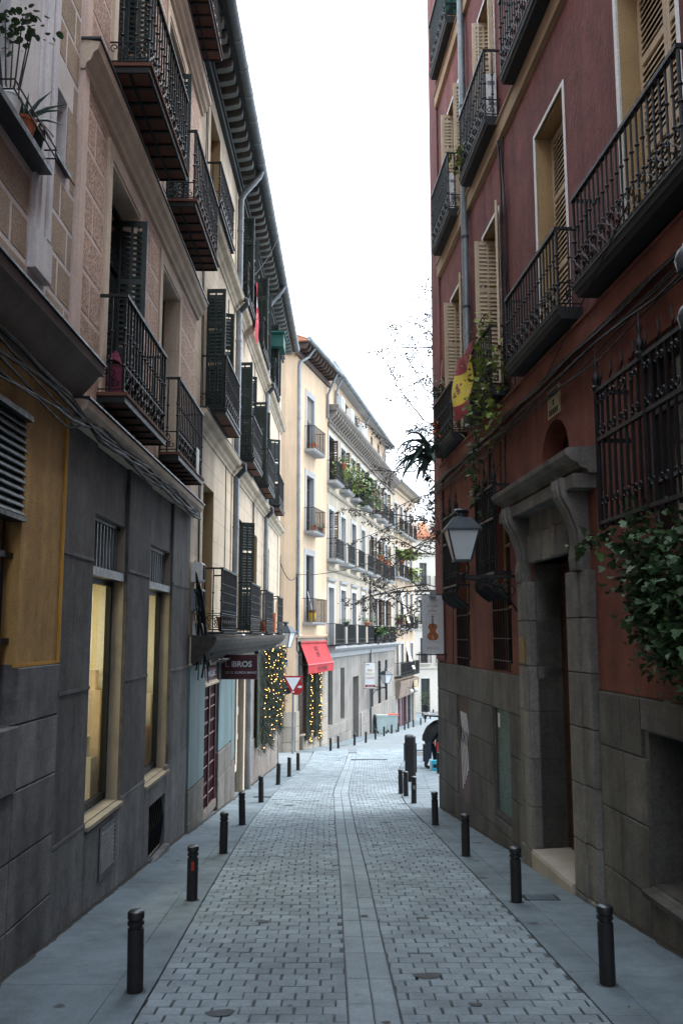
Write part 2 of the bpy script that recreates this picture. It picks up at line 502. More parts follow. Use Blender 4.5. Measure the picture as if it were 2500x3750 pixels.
# ================================================================== house kit
class House:
    """a house front: s runs along the wall from p0 towards p1, o outwards from it, z is height"""
    def __init__(self, name, p0, p1, sg, zb, label):
        self.p0, self.p1, self.sg, self.zb = p0, p1, sg, zb
        self.rz = math.atan2(p1[1]-p0[1], p1[0]-p0[0])
        self.root = empty(name, (p0[0], p0[1], zb), self.rz)
        tag(self.root, label, 'building')
    def mb(self): return MB(self.sg)
    def part(self, name, mb, mats, parent=None, smooth=False):
        return mb.build(name, mats, parent or self.root, smooth, (0, 0, 0 if parent else -self.zb))
    def hang(self, name, me, s, o, z, rz=0, parent=None):
        return put(name, me, parent or self.root, (s, o * self.sg, z - (0 if parent else self.zb)), (0, 0, rz * self.sg))
    def world(self, s, o, z):
        c, d = math.cos(self.rz), math.sin(self.rz)
        y = o * self.sg
        return Vector((self.p0[0] + s*c - y*d, self.p0[1] + s*d + y*c, z))
    def facade(self, mb, s0, s1, z0, z1, ops, depth=.3, o=0.0, mi=0, mr=1):
        ss = sorted({s0, s1} | {v for q in ops for v in q[:2] if s0 < v < s1})
        zs = sorted({z0, z1} | {v for q in ops for v in q[2:4] if z0 < v < z1})
        for a, b in zip(ss, ss[1:]):
            for c, d in zip(zs, zs[1:]):
                m_, n_ = (a+b)/2, (c+d)/2
                if any(q[0] < m_ < q[1] and q[2] < n_ < q[3] for q in ops): continue
                mb.face([(a,o,c),(b,o,c),(b,o,d),(a,o,d)], mi)
        for q in ops:
            a, b, c, d = q[:4]; mq = q[5] if len(q) > 5 else mr
            c, d = max(c, z0), min(d, z1)
            k = o - (q[4] if len(q) > 4 else depth)
            mb.face([(a,o,c),(a,o,d),(a,k,d),(a,k,c)], mq); mb.face([(b,o,c),(b,o,d),(b,k,d),(b,k,c)], mq)
            if d < z1: mb.face([(a,o,d),(b,o,d),(b,k,d),(a,k,d)], mq)
            if c > z0: mb.face([(a,o,c),(b,o,c),(b,k,c),(a,k,c)], mq)

def win_mesh(sg, w, h, fr=.06, rows=(.72,), cols=1, t=.05):
    """frame of a french window, origin at its lower left corner"""
    b = MB(sg)
    b.box(0, fr, -t, 0, 0, h); b.box(w-fr, w, -t, 0, 0, h); b.box(fr, w-fr, -t, 0, h-fr, h); b.box(fr, w-fr, -t, 0, 0, fr*1.8)
    if cols: b.box(w/2-fr*.6, w/2+fr*.6, -t, .008, fr*1.8, h-fr)
    for r in rows:
        b.box(fr, w-fr, -t+.003, .004, h*r-fr*.4, h*r+fr*.4)
    return b
def window(H, s0, s1, z0, z1, depth, m, rows=(.72,), cols=1, name='window', glass='glass_dark'):
    w, h = s1-s0, z1-z0
    f = H.hang(name, win_mesh(H.sg, w, h, rows=rows, cols=cols).mesh(name, m), s0, -depth + .05, z0)
    halves = ((.03, w/2), (w/2, w-.03)) if cols else ((.03, w-.03),)
    for a, b in halves:
        p = MB(H.sg); p.box(a, b, -.032, -.024, .03, h-.03)
        p.build('pane', M[glass], f)
    return f

SLAT_CACHE = {}
def shutter(H, s, o, z0, w, h, ang, m, single=True, pitch=.075, rails=(.0, .36, .70), two=True):
    """louvred leaf hinged at (s, o); ang is its swing out of the wall plane, in degrees"""
    key = (H.sg, round(w, 2), round(h, 2), m.name, pitch, two)
    if key not in SLAT_CACHE:
        b = MB(H.sg); st = .07; t = .036
        b.box(0, st, -t/2, t/2, 0, h); b.box(w-st, w, -t/2, t/2, 0, h)
        b.box(st, w-st, -t/2+.002, t/2-.002, h-.08, h); b.box(st, w-st, -t/2+.002, t/2-.002, 0, .13)
        for r in rails[1:]: b.box(st, w-st, -t/2+.002, t/2-.002, h*r-.045, h*r+.045)
        if two: b.box(w/2-.018, w/2+.018, t/2-.010, t/2+.004, .13, h-.08)
        fm = b.mesh('shutter', m)
        q = MB(H.sg); sl = .088; a = math.radians(66)
        dy, dz = sl/2*math.cos(a), sl/2*math.sin(a)
        v = [(st, dy, -dz), (w-st, dy, -dz), (w-st, -dy, dz), (st, -dy, dz)]
        lo = [q.vert(p) for p in v]; hi = [q.vert((p[0], p[1]+.004, p[2]+.006)) for p in v]
        q.f.append(lo[::-1]); q.f.append(hi); q.m += [0, 0]
        for k in range(4): q.f.append([lo[k], lo[(k+1)%4], hi[(k+1)%4], hi[k]]); q.m.append(0)
        sm = q.mesh('slat', m)
        zs = []
        z = .13 + .04
        while z < h - .10:
            if all(abs(z - h*r) > .07 for r in rails[1:]): zs.append(z)
            z += pitch
        jb = MB(1)
        vv = [tuple(x.co) for x in sm.vertices]; ff = [list(p.vertices) for p in sm.polygons]
        for z in zs:
            b0 = len(jb.v); jb.v += [(x, y, zz+z) for x, y, zz in vv]
            for f in ff: jb.f.append([i+b0 for i in f]); jb.m.append(0)
        SLAT_CACHE[key] = (fm, sm, zs, jb.mesh('slats', m))
    fm, sm, zs, jm = SLAT_CACHE[key]
    lf = H.hang('shutter', fm, s, o, z0, math.radians(ang))
    if single:
        for z in zs: put('slat', sm, lf, (0, 0, z))
    else:
        tag(put('slats', jm, lf), kind='stuff')
    return lf

def spiral(cx, cz, R, a0, turns, cw=1, n=12, shrink=.72):
    return [(cx + R*(1-shrink*t/n)*math.cos(a0 + cw*turns*2*math.pi*t/n), cz + R*(1-shrink*t/n)*math.sin(a0 + cw*turns*2*math.pi*t/n)) for t in range(n+1)]

RAIL_CACHE = {}
def baluster_mesh(h, r=.0125, knobs=(.3, .62), kr=.026):
    key = (round(h, 3), r, knobs)
    if key not in RAIL_CACHE:
        prof = [(r, 0)]
        for k in sorted(knobs):
            z = h*k
            prof += [(r, z-.018), (kr*.75, z-.012), (kr, z), (kr*.75, z+.012), (r, z+.018)]
        prof += [(r, h)]
        b = MB(); b.lathe(prof, 6)
        RAIL_CACHE[key] = b.mesh('baluster', M['iron'], True)
    return RAIL_CACHE[key]

def railing(H, par, w, d, h, z, band=.22, step=.15, knobs=(.34, .64), single=True, scroll='s', rr=.0125):
    """iron railing of a balcony of width w and projection d standing on z; parts hang under par"""
    key = ('r', H.sg, round(w,2), round(d,2), round(h,2), band, scroll)
    sg = H.sg
    x0, x1, yo = -w/2+.025, w/2-.025, d-.03
    if key not in RAIL_CACHE:
        b = MB(sg)
        b.box(x0-.02, x1+.02, yo-.024, yo+.030, h-.030, h+.010)
        b.box(x0-.02, x0+.016, 0, yo-.022, h-.024, h+.008); b.box(x1-.016, x1+.02, 0, yo-.022, h-.024, h+.008)
        for zz in (.045, .045+band):
            b.box(x0, x1, yo-.010, yo+.010, zz-.007, zz+.007)
            b.box(x0-.008, x0+.008, 0, yo-.01, zz-.007, zz+.007); b.box(x1-.008, x1+.008, 0, yo-.01, zz-.007, zz+.007)
        rail = b.mesh('handrail', M['iron'])
        f = MB(sg)
        n = max(3, int((x1-x0)/.24)); st = (x1-x0)/n; R = min(band*.23, st*.24); zc = .045+band/2
        for k in range(n):
            c = x0 + st*(k+.5)
            for pts in (spiral(c-R*.95, zc+R*.95, R, -.4, 1.15, 1), spiral(c+R*.95, zc-R*.95, R, math.pi-.4, 1.15, 1)):
                f.tube([(p, yo+.012, q) for p, q in pts], .008, 4)
            f.tube([(c-R*1.7, yo+.012, zc-band*.40), (c-R*.5, yo+.016, zc-R*.2), (c+R*.5, yo+.016, zc+R*.2), (c+R*1.7, yo+.012, zc+band*.40)], .008, 4)
        front = f.mesh('scroll_panel', M['iron'])
        e = MB(sg)
        R2 = min(band*.22, d*.17)
        for yc in ((d*.28, d*.68) if d > .4 else (d*.45,)):
            for sgn in (1, -1):
                e.tube([(0, yc + (p-0)*1, q) for p, q in spiral(0, zc+sgn*R2*1.05, R2, -sgn*1.57, 1.1, sgn)], .008, 4)
                e.tube([(0, yc + .07*sgn + (p-0)*1, q) for p, q in spiral(0, zc-sgn*R2*1.05, R2, sgn*1.57, 1.1, sgn)], .008, 4)
        side = e.mesh('scroll_panel', M['iron'])
        RAIL_CACHE[key] = (rail, front, side)
    rail, front, side = RAIL_CACHE[key]
    put('handrail', rail, par, (0, 0, z)); put('scroll_panel', front, par, (0, 0, z))
    for x in (x0, x1): put('scroll_panel', side, par, (x, 0, z))
    n = max(4, round((x1-x0)/step)); bm_ = baluster_mesh(h-.02, rr, knobs); post = baluster_mesh(h-.02, .018, (.28, .5, .66), .032)
    spots = [(x0 + (x1-x0)*k/n, yo) for k in range(n+1)]
    ns = max(1, round(d/.16))
    for k in range(1, ns): spots += [(x0, yo*k/ns), (x1, yo*k/ns)]
    if single:
        for k, (x, y) in enumerate(spots):
            put('baluster', post if k in (0, n) else bm_, par, (x, y*sg, z))
    else:
        jb = MB(1)
        for x, y in spots:
            jb.box(x-.009, x+.009, y*sg-.009, y*sg+.009, z, z+h-.02)
        tag(jb.build('balusters', M['iron'], par), kind='stuff')

def bevel_slab(sg, w, d, t, ext=.0):
    b = MB(sg)
    poly = [(0, 0), (d*.82, 0), (d*.88, t*.25), (d*.94, t*.35), (d*.97, t*.75), (d, t*.8), (d, t), (0, t)]
    b.profile(poly, -w/2, w/2)
    return b

def tile_balcony(H, s, z, w, d, rail_h, m_frame, m_tile, cols=2, rows=8, band=.22, single=True, lip=None, step=.15):
    """balcony floor of iron bars with clay tiles between them, seen from below"""
    b = MB(H.sg); t = .055
    b.box(-w/2, w/2, d-.03, d, 0, t+.02); b.box(-w/2, -w/2+.03, 0, d-.03, 0, t+.02); b.box(w/2-.03, w/2, 0, d-.03, 0, t+.02)
    for k in range(1, cols): b.box(-w/2+.03, w/2-.03, d*k/cols-.015, d*k/cols+.015, 0, .03)
    for k in range(1, rows): b.box(-w/2+w*k/rows-.018, -w/2+w*k/rows+.018, .0, d-.03, -.004, .031)
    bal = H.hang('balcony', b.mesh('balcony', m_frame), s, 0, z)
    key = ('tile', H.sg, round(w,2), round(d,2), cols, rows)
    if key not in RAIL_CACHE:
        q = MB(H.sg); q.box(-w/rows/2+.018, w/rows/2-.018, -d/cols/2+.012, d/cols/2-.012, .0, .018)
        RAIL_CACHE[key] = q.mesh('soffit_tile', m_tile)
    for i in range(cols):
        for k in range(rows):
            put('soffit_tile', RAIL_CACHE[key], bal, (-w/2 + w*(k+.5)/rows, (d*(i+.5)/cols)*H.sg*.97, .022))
    top = MB(H.sg); top.box(-w/2-.02, w/2+.02, 0, d+.025, t+.0205, t+.06)
    top.build('floor_slab', lip or m_frame, bal)
    railing(H, bal, w, d, rail_h, t+.06, band=band, single=single, step=step)
    return bal

def slab_balcony(H, s, z, w, d, rail_h, m, band=.26, t=.16, single=True, step=.13):
    bal = H.hang('balcony', bevel_slab(H.sg, w, d, t).mesh('balcony', m), s, 0, z)
    railing(H, bal, w, d, rail_h, t, band=band, single=single, step=step)
    return bal

def cable(name, pts, r, label, cat='cable', group=None, m='wire', n=6):
    base = Vector(pts[0])
    b = MB(); b.tube([Vector(p) - base for p in pts], r, n)
    o = b.build(name, M[m], None, True, tuple(base))
    return tag(o, label, cat, group)
def sag(a, b, d, n=8, jit=0.0):
    a, b = Vector(a), Vector(b)
    return [a.lerp(b, k/n) + Vector((RND.uniform(-jit, jit), 0, -d*4*(k/n)*(1-k/n) + RND.uniform(-jit, jit))) for k in range(n+1)]

def leaf_cloud(mb, pts, size, droop=.3, kind='ivy'):
    """small two-sided leaves, one per point"""
    for p in pts:
        p = Vector(p); s = size * RND.choice((RND.uniform(.35, .8), RND.uniform(.7, 1.45)))
        a = RND.uniform(0, 2*math.pi); e = RND.uniform(-.9, .5) - droop
        d = Vector((math.cos(a)*math.cos(e), math.sin(a)*math.cos(e), math.sin(e)))
        sd = d.cross(Vector((RND.uniform(-.4,.4), RND.uniform(-.4,.4), 1))).normalized()
        nn = d.cross(sd).normalized()
        if kind == 'ivy':
            out = [(0, 0), (.35, -.05), (.62, .22), (.30, .48), (.34, .75), (.0, 1.05)]
        elif kind == 'round':
            out = [(0, 0), (.36, .1), (.48, .45), (.32, .8), (0, 1.0)]
        else:
            out = [(0, 0), (.14, .25), (.16, .6), (0, 1.1)]
        fold = .16
        l = [p + (d*y + sd*x + nn*(-fold*abs(x)))*s for x, y in out]
        r = [p + (d*y - sd*x + nn*(-fold*abs(x)))*s for x, y in out[::-1][1:-1]]
        idx = [mb.vert(q) for q in l + r]
        k = len(out)
        mb.f.append(idx[:k]); mb.m.append(0)
        mb.f.append([idx[0]] + [idx[k-1]] + idx[k:]); mb.m.append(0)

def pot(par_name, loc, r, h, label, m='terracotta', group=None):
    o = empty(par_name, loc)
    b = MB(); b.lathe([(r*.72, 0), (r*.95, h*.8), (r*1.05, h*.8), (r*1.05, h), (r*.9, h), (r*.85, h*.88)], 12)
    b.build('pot', M[m], o, True)
    d = MB(); d.lathe([(r*.86, h*.86), (.002, h*.88)], 10); d.build('soil', M['soil'], o)
    tag(o, label, 'plant', group)
    return o
# ================================================================== left side, house with the ochre ground floor
M['ochre'] = pmat('ochre_plaster', (.50, .305, .11), rough=.95, var=.14, sc=1.6, fine=45, fvar=.12, bump=.5, streak=.28, blotch=.18, grain=60)
M['ochre_edge'] = pmat('fresh_ochre_edge', (.55, .30, .05), rough=.9, var=.15, bump=.3)
M['granite'] = pmat('grey_granite', (.165, .163, .165), rough=.85, var=.2, sc=1.2, fine=34, fvar=.22, blotch=.3, bump=.32, streak=.34, piece=.17, grain=80)
M['granite_tan'] = pmat('warm_granite', (.30, .265, .215), rough=.85, var=.2, sc=2.2, fine=120, fvar=.25, bump=.2, streak=.2, grain=90)
M['dark_render'] = pmat('dark_grey_render', (.130, .125, .123), rough=.9, var=.24, sc=1.0, fine=34, fvar=.2, blotch=.3, bump=.4, streak=.34, piece=.15, grain=60)
M['sgraf'] = pmat('grey_brown_stucco', (.40, .315, .235), rough=.95, var=.16, sc=2.0, fine=50, fvar=.35, bump=.6, piece=.05, grain=55)
M['sgraf_line'] = pmat('pale_stucco_line', (.68, .65, .64), rough=.9, var=.12, sc=3)
M['pale_stone'] = pmat('painted_moulding', (.66, .655, .67), rough=.8, var=.10, sc=2, streak=.15)
M['pink_smooth'] = pmat('pink_smooth_stucco', (.70, .55, .475), rough=.9, var=.10, sc=2, streak=.1)
M['pink_rough'] = pmat('pink_rough_stucco', (.53, .375, .30), rough=.95, var=.12, sc=2, fine=30, fvar=.60, bump=1.0, piece=.05, grain=38)
M['cream_trim'] = pmat('cream_trim', (.66, .55, .43), rough=.85, var=.10, sc=2, streak=.18)
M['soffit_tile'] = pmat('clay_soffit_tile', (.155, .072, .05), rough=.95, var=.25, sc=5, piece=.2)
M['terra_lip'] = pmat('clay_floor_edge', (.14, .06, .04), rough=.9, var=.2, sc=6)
M['bottle'] = pmat('dark_green_paint', (.012, .025, .024), rough=.45, var=.25, sc=3, bump=.05, piece=.15)
M['room'] = pmat('cream_room_wall', (.74, .67, .48), rough=.9, var=.04, bump=0)
M['room_floor'] = pmat('room_floor', (.30, .20, .10), rough=.6, var=.1)

A0 = House('ochre_house', (-2.74, 0), (-2.74, 8), -1, zg(8) - .05, 'corner of a house with ochre plaster over grey granite and brown stucco above')
w = A0.mb()
opY = (6.2, 7.6, 1.31, 3.95)
A0.facade(w, -22, 8.72, 1.81, 4.66, [opY], .32, 0, 0, 0)
A0.facade(w, -22, 8.72, -1.6, 1.81, [opY], .30, -.02, 1, 1)
ops_up = [(5.7, 6.72, 6.2, 9.4), (7.88, 8.30, 6.60, 7.32)]
A0.facade(w, 4.6, 8.70, 4.66, 17.5, ops_up, .28, 0, 2, 3)
A0.facade(w, -22, 4.6, 4.66, 16.5, [], .28, 0, 2, 3)
w.box(4.6, 8.70, -6, -.5, -2, 17.4, 2); w.box(-22, 4.6, -6, -.5, -2, 16.4, 2)
w.face([(8.70, 0, 4.66), (8.70, 0, 17.5), (8.70, -.5, 17.5), (8.70, -.5, 4.66)], 2)
A0.part('wall', w, [M['ochre'], M['granite'], M['sgraf_line'], M['pale_stone']])
b = A0.mb(); b.box(8.70, 8.735, -.03, .022, 1.79, 4.2); b.box(7.6, 8.70, -.02, .012, 1.785, 1.812); A0.part('plaster_edge', b, M['ochre_edge'])
# granite blocks of the base
zc = [1.785, 1.31, .77, .22, -.33, -1.2]
for k, (zt, zbm) in enumerate(zip(zc, zc[1:])):
    cuts = [-3.2, -1.0, 1.2, 3.2, 5.1, 6.2 if k == 0 else (5.9 + .5*(k % 2)), 7.6, 8.72] if k else [-3.2, -1, 1.2, 3.2, 5.1, 6.2]
    if k == 0: cuts2 = [(7.6, 8.72)]
    else: cuts2 = []
    for a, c in list(zip(cuts, cuts[1:])) + cuts2:
        q = A0.mb(); q.chamfer_box(a+.005, c-.005, -.02, .03 + RND.uniform(0, .006) + (.03 if (c <= 7.61 and k == 1) else 0), zbm+.005, zt-.005, .009); A0.part('stone_block', q, M['granite'])
# window with dark blind and bars
bl = A0.mb(); bl.box(6.22, 7.64, -.10, .028, 3.02, 3.06); bl.box(6.22, 7.64, -.10, .05, 3.90, 3.95)
bl.box(6.22, 7.62, -.12, -.03, 3.06, 3.90)
blind = A0.part('blind', bl, M['bottle'])
z = 3.075
while z < 3.90:
    q = A0.mb(); q.profile([(-.03, z), (.012, z-.008), (.016, z), (-.02, z+.058), (-.03, z+.055)], 6.22, 7.62); A0.part('slat', q, M['bottle'], blind); z += .069
fr = A0.mb(); fr.box(6.2, 7.6, -.34, -.28, 1.31, 3.05); fr_o = A0.part('window', fr, M['glass_dark'])
for s in (6.42, 6.62, 6.82, 7.02, 7.22, 7.42):
    q = A0.mb(); q.tube([(s, -.08, 1.31), (s, -.08, 3.05)], .014, 6); A0.part('bar', q, M['iron'], fr_o)
q = A0.mb(); q.box(6.2, 7.6, -.10, -.06, 1.98, 2.03); q.box(6.2, 7.6, -.10, -.06, 2.7, 2.75); A0.part('bar', q, M['iron'], fr_o)
for s in (6.95, 7.3):
    q = A0.mb(); q.box(s, s+.10, -.22, -.20, 1.35, 3.0); A0.part('curtain_strip', q, M['zinc'], fr_o)
# ledge between the floors
c = A0.mb(); c.profile([(0, 4.42), (.04, 4.44), (.20, 4.62), (.24, 4.68), (.29, 4.70), (.30, 4.78), (0, 4.82)], -22, 8.92)
A0.part('ledge', c, pmat('brown_grey_ledge', (.20, .17, .15), rough=.9, var=.15, sc=2, streak=.2))
c = A0.mb(); c.box(-22, 8.93, -.01, .32, 4.79, 4.812); A0.part('ledge_flashing', c, M['zinc_dark'])
# stucco panels between pale lines
def panel_rows(H, a, b, z0, z1, rh, m, gap=.055, wide=None, rel=.004, skip=None):
    z, k = z0, 0
    while z < z1 - .12:
        t = min(z + rh, z1)
        if wide: 
            cuts = [a]; x = a + wide * (.5 if k % 2 else .9)
            while x < b - .15: cuts.append(x); x += wide
            cuts.append(b)
        else: cuts = [a, b] if k % 2 else [a, a + (b-a)*.47, b]
        for p, q in zip(cuts, cuts[1:]):
            if skip and any(p < s1 and q > s0 and z < d and t > c_ for s0, s1, c_, d in skip): continue
            g = H.mb(); g.chamfer_box(p+gap/2, q-gap/2, 0, rel, z+gap/2, t-gap/2, .002); H.part('stucco_panel', g, m)
        z = t; k += 1
panel_rows(A0, 7.90, 8.64, 4.86, 9.6, .40, M['sgraf'], wide=.62, skip=[(7.86, 8.32, 6.56, 7.34)])
g = A0.mb(); g.chamfer_box(8.32, 8.62, 0, .012, 6.62, 7.30, .004); A0.part('stucco_panel', g, M['sgraf'])
panel_rows(A0, 5.2, 7.40, 4.86, 6.12, .40, M['sgraf'], wide=1.2)
# window surround and sill
c = A0.mb()
for a, b_, o in ((7.44, 7.53, .04), (7.53, 7.62, .065), (7.62, 7.70, .045), (7.70, 7.79, .075), (7.79, 7.85, .05)): c.box(a, b_, 0, o, 5.62, 9.9)
A0.part('window_surround', c, M['pale_stone'])
c = A0.mb(); c.chamfer_box(7.42, 7.87, 0, .07, 5.24, 5.62, .01); A0.part('surround_base', c, M['pale_stone'])
c = A0.mb(); c.box(6.72, 7.44, 0, .02, 6.2, 9.9); A0.part('window_surround', c, M['pale_stone'])
c = A0.mb(); c.box(5.6, 7.50, 0, .16, 6.13, 6.19); A0.part('window_sill', c, M['zinc_dark'])
c = A0.mb(); c.box(7.84, 8.36, 0, .05, 6.56, 6.60); A0.part('window_sill', c, M['zinc_dark'])
window(A0, 5.7, 6.72, 6.2, 9.4, .24, pmat('brown_frame', (.05, .028, .02), rough=.6))
window(A0, 7.88, 8.30, 6.60, 7.32, .26, M['bottle'], rows=(), cols=0)

# pots and succulents on the sill
rack = A0.mb()
pr = empty('flower_rack', A0.world(6.95, .10, 6.195)); pr.rotation_euler = (0, 0, A0.rz)
rk = MB(-1)
for zz in (.10, .02): rk.tube([(-.6, .02, zz), (-.6, .13, zz), (.42, .13, zz), (.42, .02, zz)], .008, 5)
for x in (-.5, -.2, .1, .4): rk.tube([(x, .13, 0), (x, .13, .12)], .006, 5)
rk.build('rack_bars', M['iron'], pr)
tag(pr, 'small black iron rack holding pots on the upper window sill', 'rack')
for k, (s, r, h, mm, lab) in enumerate([(6.66, .10, .17, 'white', 'grey clay pot with a jade plant on the upper sill'), (7.00, .095, .16, 'terracotta', 'clay pot with a spiky aloe on the upper sill'), (7.22, .10, .18, 'bottle', 'dark green pot with dry stalks on the upper sill')]):
    o = pot('potted_plant', A0.world(s, .075, 6.195), r, h, lab, mm)
    f = MB()
    if k == 1:
        for j in range(11):
            a = j*2.4; L = RND.uniform(.28, .42); up = RND.uniform(.5, 1.3)
            pts = [(0,0,h*.8)] + [(math.cos(a)*L*t*math.cos(up*(1-.5*t)), math.sin(a)*L*t*math.cos(up*(1-.5*t)), h*.8 + L*math.sin(up)*t*(1.1-.5*t)) for t in (.3, .6, 1)]
            f.tube(pts, [.022, .02, .013, .002], 5)
        f.build('leaves', M['agave'], o, True)
    elif k == 0:
        for j in range(7):
            a = j*.9; p = (math.cos(a)*.16, math.sin(a)*.10, h + .45 + .25*RND.random())
            f.tube([(0,0,h*.8), (p[0]*.5, p[1]*.5, h+.06), p], [.01, .008, .005], 5)
        br = f.build('stems', M['bark'], o)
        g = MB(); leaf_cloud(g, [(RND.gauss(0, .13), RND.gauss(0, .07), h + .62 + RND.gauss(0, .12)) for _ in range(150)], .05, 0, 'round'); g.build('leaves', M['leaf_dark'], o)
    else:
        for j in range(14):
            a = RND.uniform(0, 6.3); f.tube([(0,0,h*.8), (math.cos(a)*.08, math.sin(a)*.07, h+.08), (math.cos(a)*.17, math.sin(a)*.12, h-.02-.1*RND.random())], [.006, .005, .003], 4)
        f.build('stalks', pmat('dry_stalk', (.10, .05, .03)), o)
# ================================================================== left side, pink stucco house with the dark shop front
A1 = House('pink_stucco_house', (-2.74, 0), (-2.74, 8), -1, zg(12) - .4, 'pink stucco house with iron balconies over a dark grey shop front')
w = A1.mb()
GW = [(9.84, 11.40, .04, 3.42), (12.75, 14.45, -.02, 3.36)]
A1.facade(w, 8.735, 16.1, -1.9, 4.27, [g + (.20,) for g in GW] + [(13.1, 14.25, -1.12, -.38)], .40, -.03, 0, 1)
DOORS = [(10.0, 11.36), (13.02, 14.36)]
ups = []
for a, b_ in DOORS:
    for z0, z1 in ((4.70, 7.60), (8.86, 11.75), (13.0, 15.9)): ups.append((a, b_, z0, z1))
A1.facade(w, 8.70, 16.1, 4.27, 17.5, ups, .30, 0, 2, 2)
w.box(8.70, 16.1, -6, -.55, 4.3, 17.4, 2); w.box(8.70, 16.1, -6, -2.9, -2, 4.3, 0)
for s in (8.71, 16.1): w.face([(s, -.03, -1.9), (s, -.03, 17.5), (s, -3, 17.5), (s, -3, -1.9)], 2)
w.face([(8.71, -.03, 4.31), (16.1, -.03, 4.31), (16.1, -3, 4.31), (8.71, -3, 4.31)], 0)
w.face([(8.7, 0, 17.5), (16.1, 0, 17.5), (16.1, -3, 17.5), (8.7, -3, 17.5)], 2)
A1.part('wall', w, [M['dark_render'], M['granite_tan'], M['cream_trim']])
# shop front piers: big blocks with raised joints
for a, b_ in ((8.74, 9.83), (11.41, 12.74), (14.46, 16.08)):
    for z0, z1 in ((2.88, 4.25), (1.50, 2.86), (.06, 1.48)):
        q = A1.mb(); q.chamfer_box(a, b_, -.03, .012, z0, z1, .008); A1.part('stone_block', q, M['dark_render'])
    for z in (2.87, 1.49, .05):
        q = A1.mb(); q.box(a+.01, b_-.004, -.03, .024, z-.018, z+.018); A1.part('joint_ridge', q, M['granite'])
for a, b_ in ((8.74, 9.83), (9.84, 11.40), (11.41, 12.74), (12.75, 13.09), (14.26, 16.08)):
    q = A1.mb(); q.chamfer_box(a, b_, -.03, .02, -1.85, .03 if a not in (9.84, 12.75) else -.06, .008); A1.part('stone_block', q, M['granite'])
q = A1.mb(); q.chamfer_box(13.10, 14.25, -.03, .02, -.37, -.06, .006); A1.part('stone_block', q, M['granite'])
# the two lit shop windows
for k, (a, b_, z0, z1) in enumerate(GW):
    sl = A1.mb(); sl.profile([(-.24, z0-.06), (.05, z0-.06), (.05, z0-.02), (-.24, z0+.015)], a, b_); A1.part('window_sill', sl, M['granite_tan'])
    f = A1.mb(); t = .07
    f.box(a+.002, a+.06, -.24, -.18, z0+.016, 2.72); f.box(b_-t, b_-.002, -.24, -.17, z0+.016, 2.72); f.box(a+.06, b_-t, -.24, -.18, z0+.016, z0+.10); f.box(a+.06, b_-t, -.24, -.18, 2.66, 2.72)
    fo = A1.part('shop_window', f, M['iron'])
    g = A1.mb(); g.box(a+.06, b_-t, -.212, -.206, z0+.10, 2.66); A1.part('pane', g, M['glass'], fo)
    tr = A1.mb(); tr.box(a, b_, -.30, -.02, 2.72, 2.82); tr.box(a+.002, b_-.002, -.26, -.21, 2.82, z1)
    to = A1.part('transom', tr, M['zinc_dark'])
    n = 10
    for j in range(n):
        q = A1.mb(); s = a + .05 + (b_-a-.1)*(j+.5)/n; q.box(s-.012, s+.012, -.14, -.115, 2.82, z1-.04); A1.part('bar', q, M['zinc'], to)
    q = A1.mb(); q.box(a, b_, -.15, -.10, z1-.05, z1); A1.part('bar', q, M['iron'], to)
room = A1.mb()
room.box(9.0, 15.2, -2.85, -2.75, -.2, 3.2, 0); room.box(9.0, 9.1, -2.75, -.26, -.2, 3.2, 0); room.box(15.1, 15.2, -2.75, -.26, -.2, 3.2, 0)
room.box(9.1, 15.1, -2.75, -.26, 2.80, 2.9, 0); room.box(9.1, 15.1, -2.75, -.26, -.2, -.1, 1)
room.box(9.1, 9.86, -.26, -.25, -.1, 2.8, 0); room.box(11.42, 12.73, -.26, -.25, -.1, 2.8, 0); room.box(14.47, 15.1, -.26, -.25, -.1, 2.8, 0)
room.box(12.0, 12.1, -2.75, -.27, -.1, 2.8, 0)
ro = A1.part('shop_room', room, [M['room'], M['room_floor']])
for s in (10.6, 13.6):
    q = A1.mb(); q.box(s-.6, s+.6, -1.6, -1.0, 2.75, 2.795); A1.part('ceiling_lamp', q, emit('shop_lamp', (1.0, .88, .58), 7.5), ro)
for s, z1_, m_ in ((11.3, .55, 'white'), (11.62, 1.35, 'cream_trim'), (14.4, .6, 'terracotta'), (14.7, 1.1, 'white')):
    q = A1.mb(); q.box(s, s+.28, -.62, -.34, -.1, z1_); q.box(s+.05, s+.2, -.55, -.42, z1_, z1_+.25); A1.part('display_stand', q, M[m_], ro)
for s_ in (11.985, 15.085):
    q = A1.mb(); q.box(s_-.02, s_, -.50, -.28, -.1, 2.8); A1.part('white_curtain', q, M['white'], ro)
    q = A1.mb(); q.box(s_-.05, s_, -1.25, -.30, .95, 1.0); q.box(s_-.05, s_, -1.25, -.30, 1.55, 1.6); A1.part('wall_shelf', q, M['white'], ro)
    for k in range(6):
        q = A1.mb(); q.box(s_-.05, s_-.01, -.62-.09*k, -.55-.09*k, 1.0, 1.0+.15+.12*((k*7) % 3)/2); A1.part('shelf_item', q, M[('terracotta', 'bottle', 'granite_tan')[k % 3]], ro)
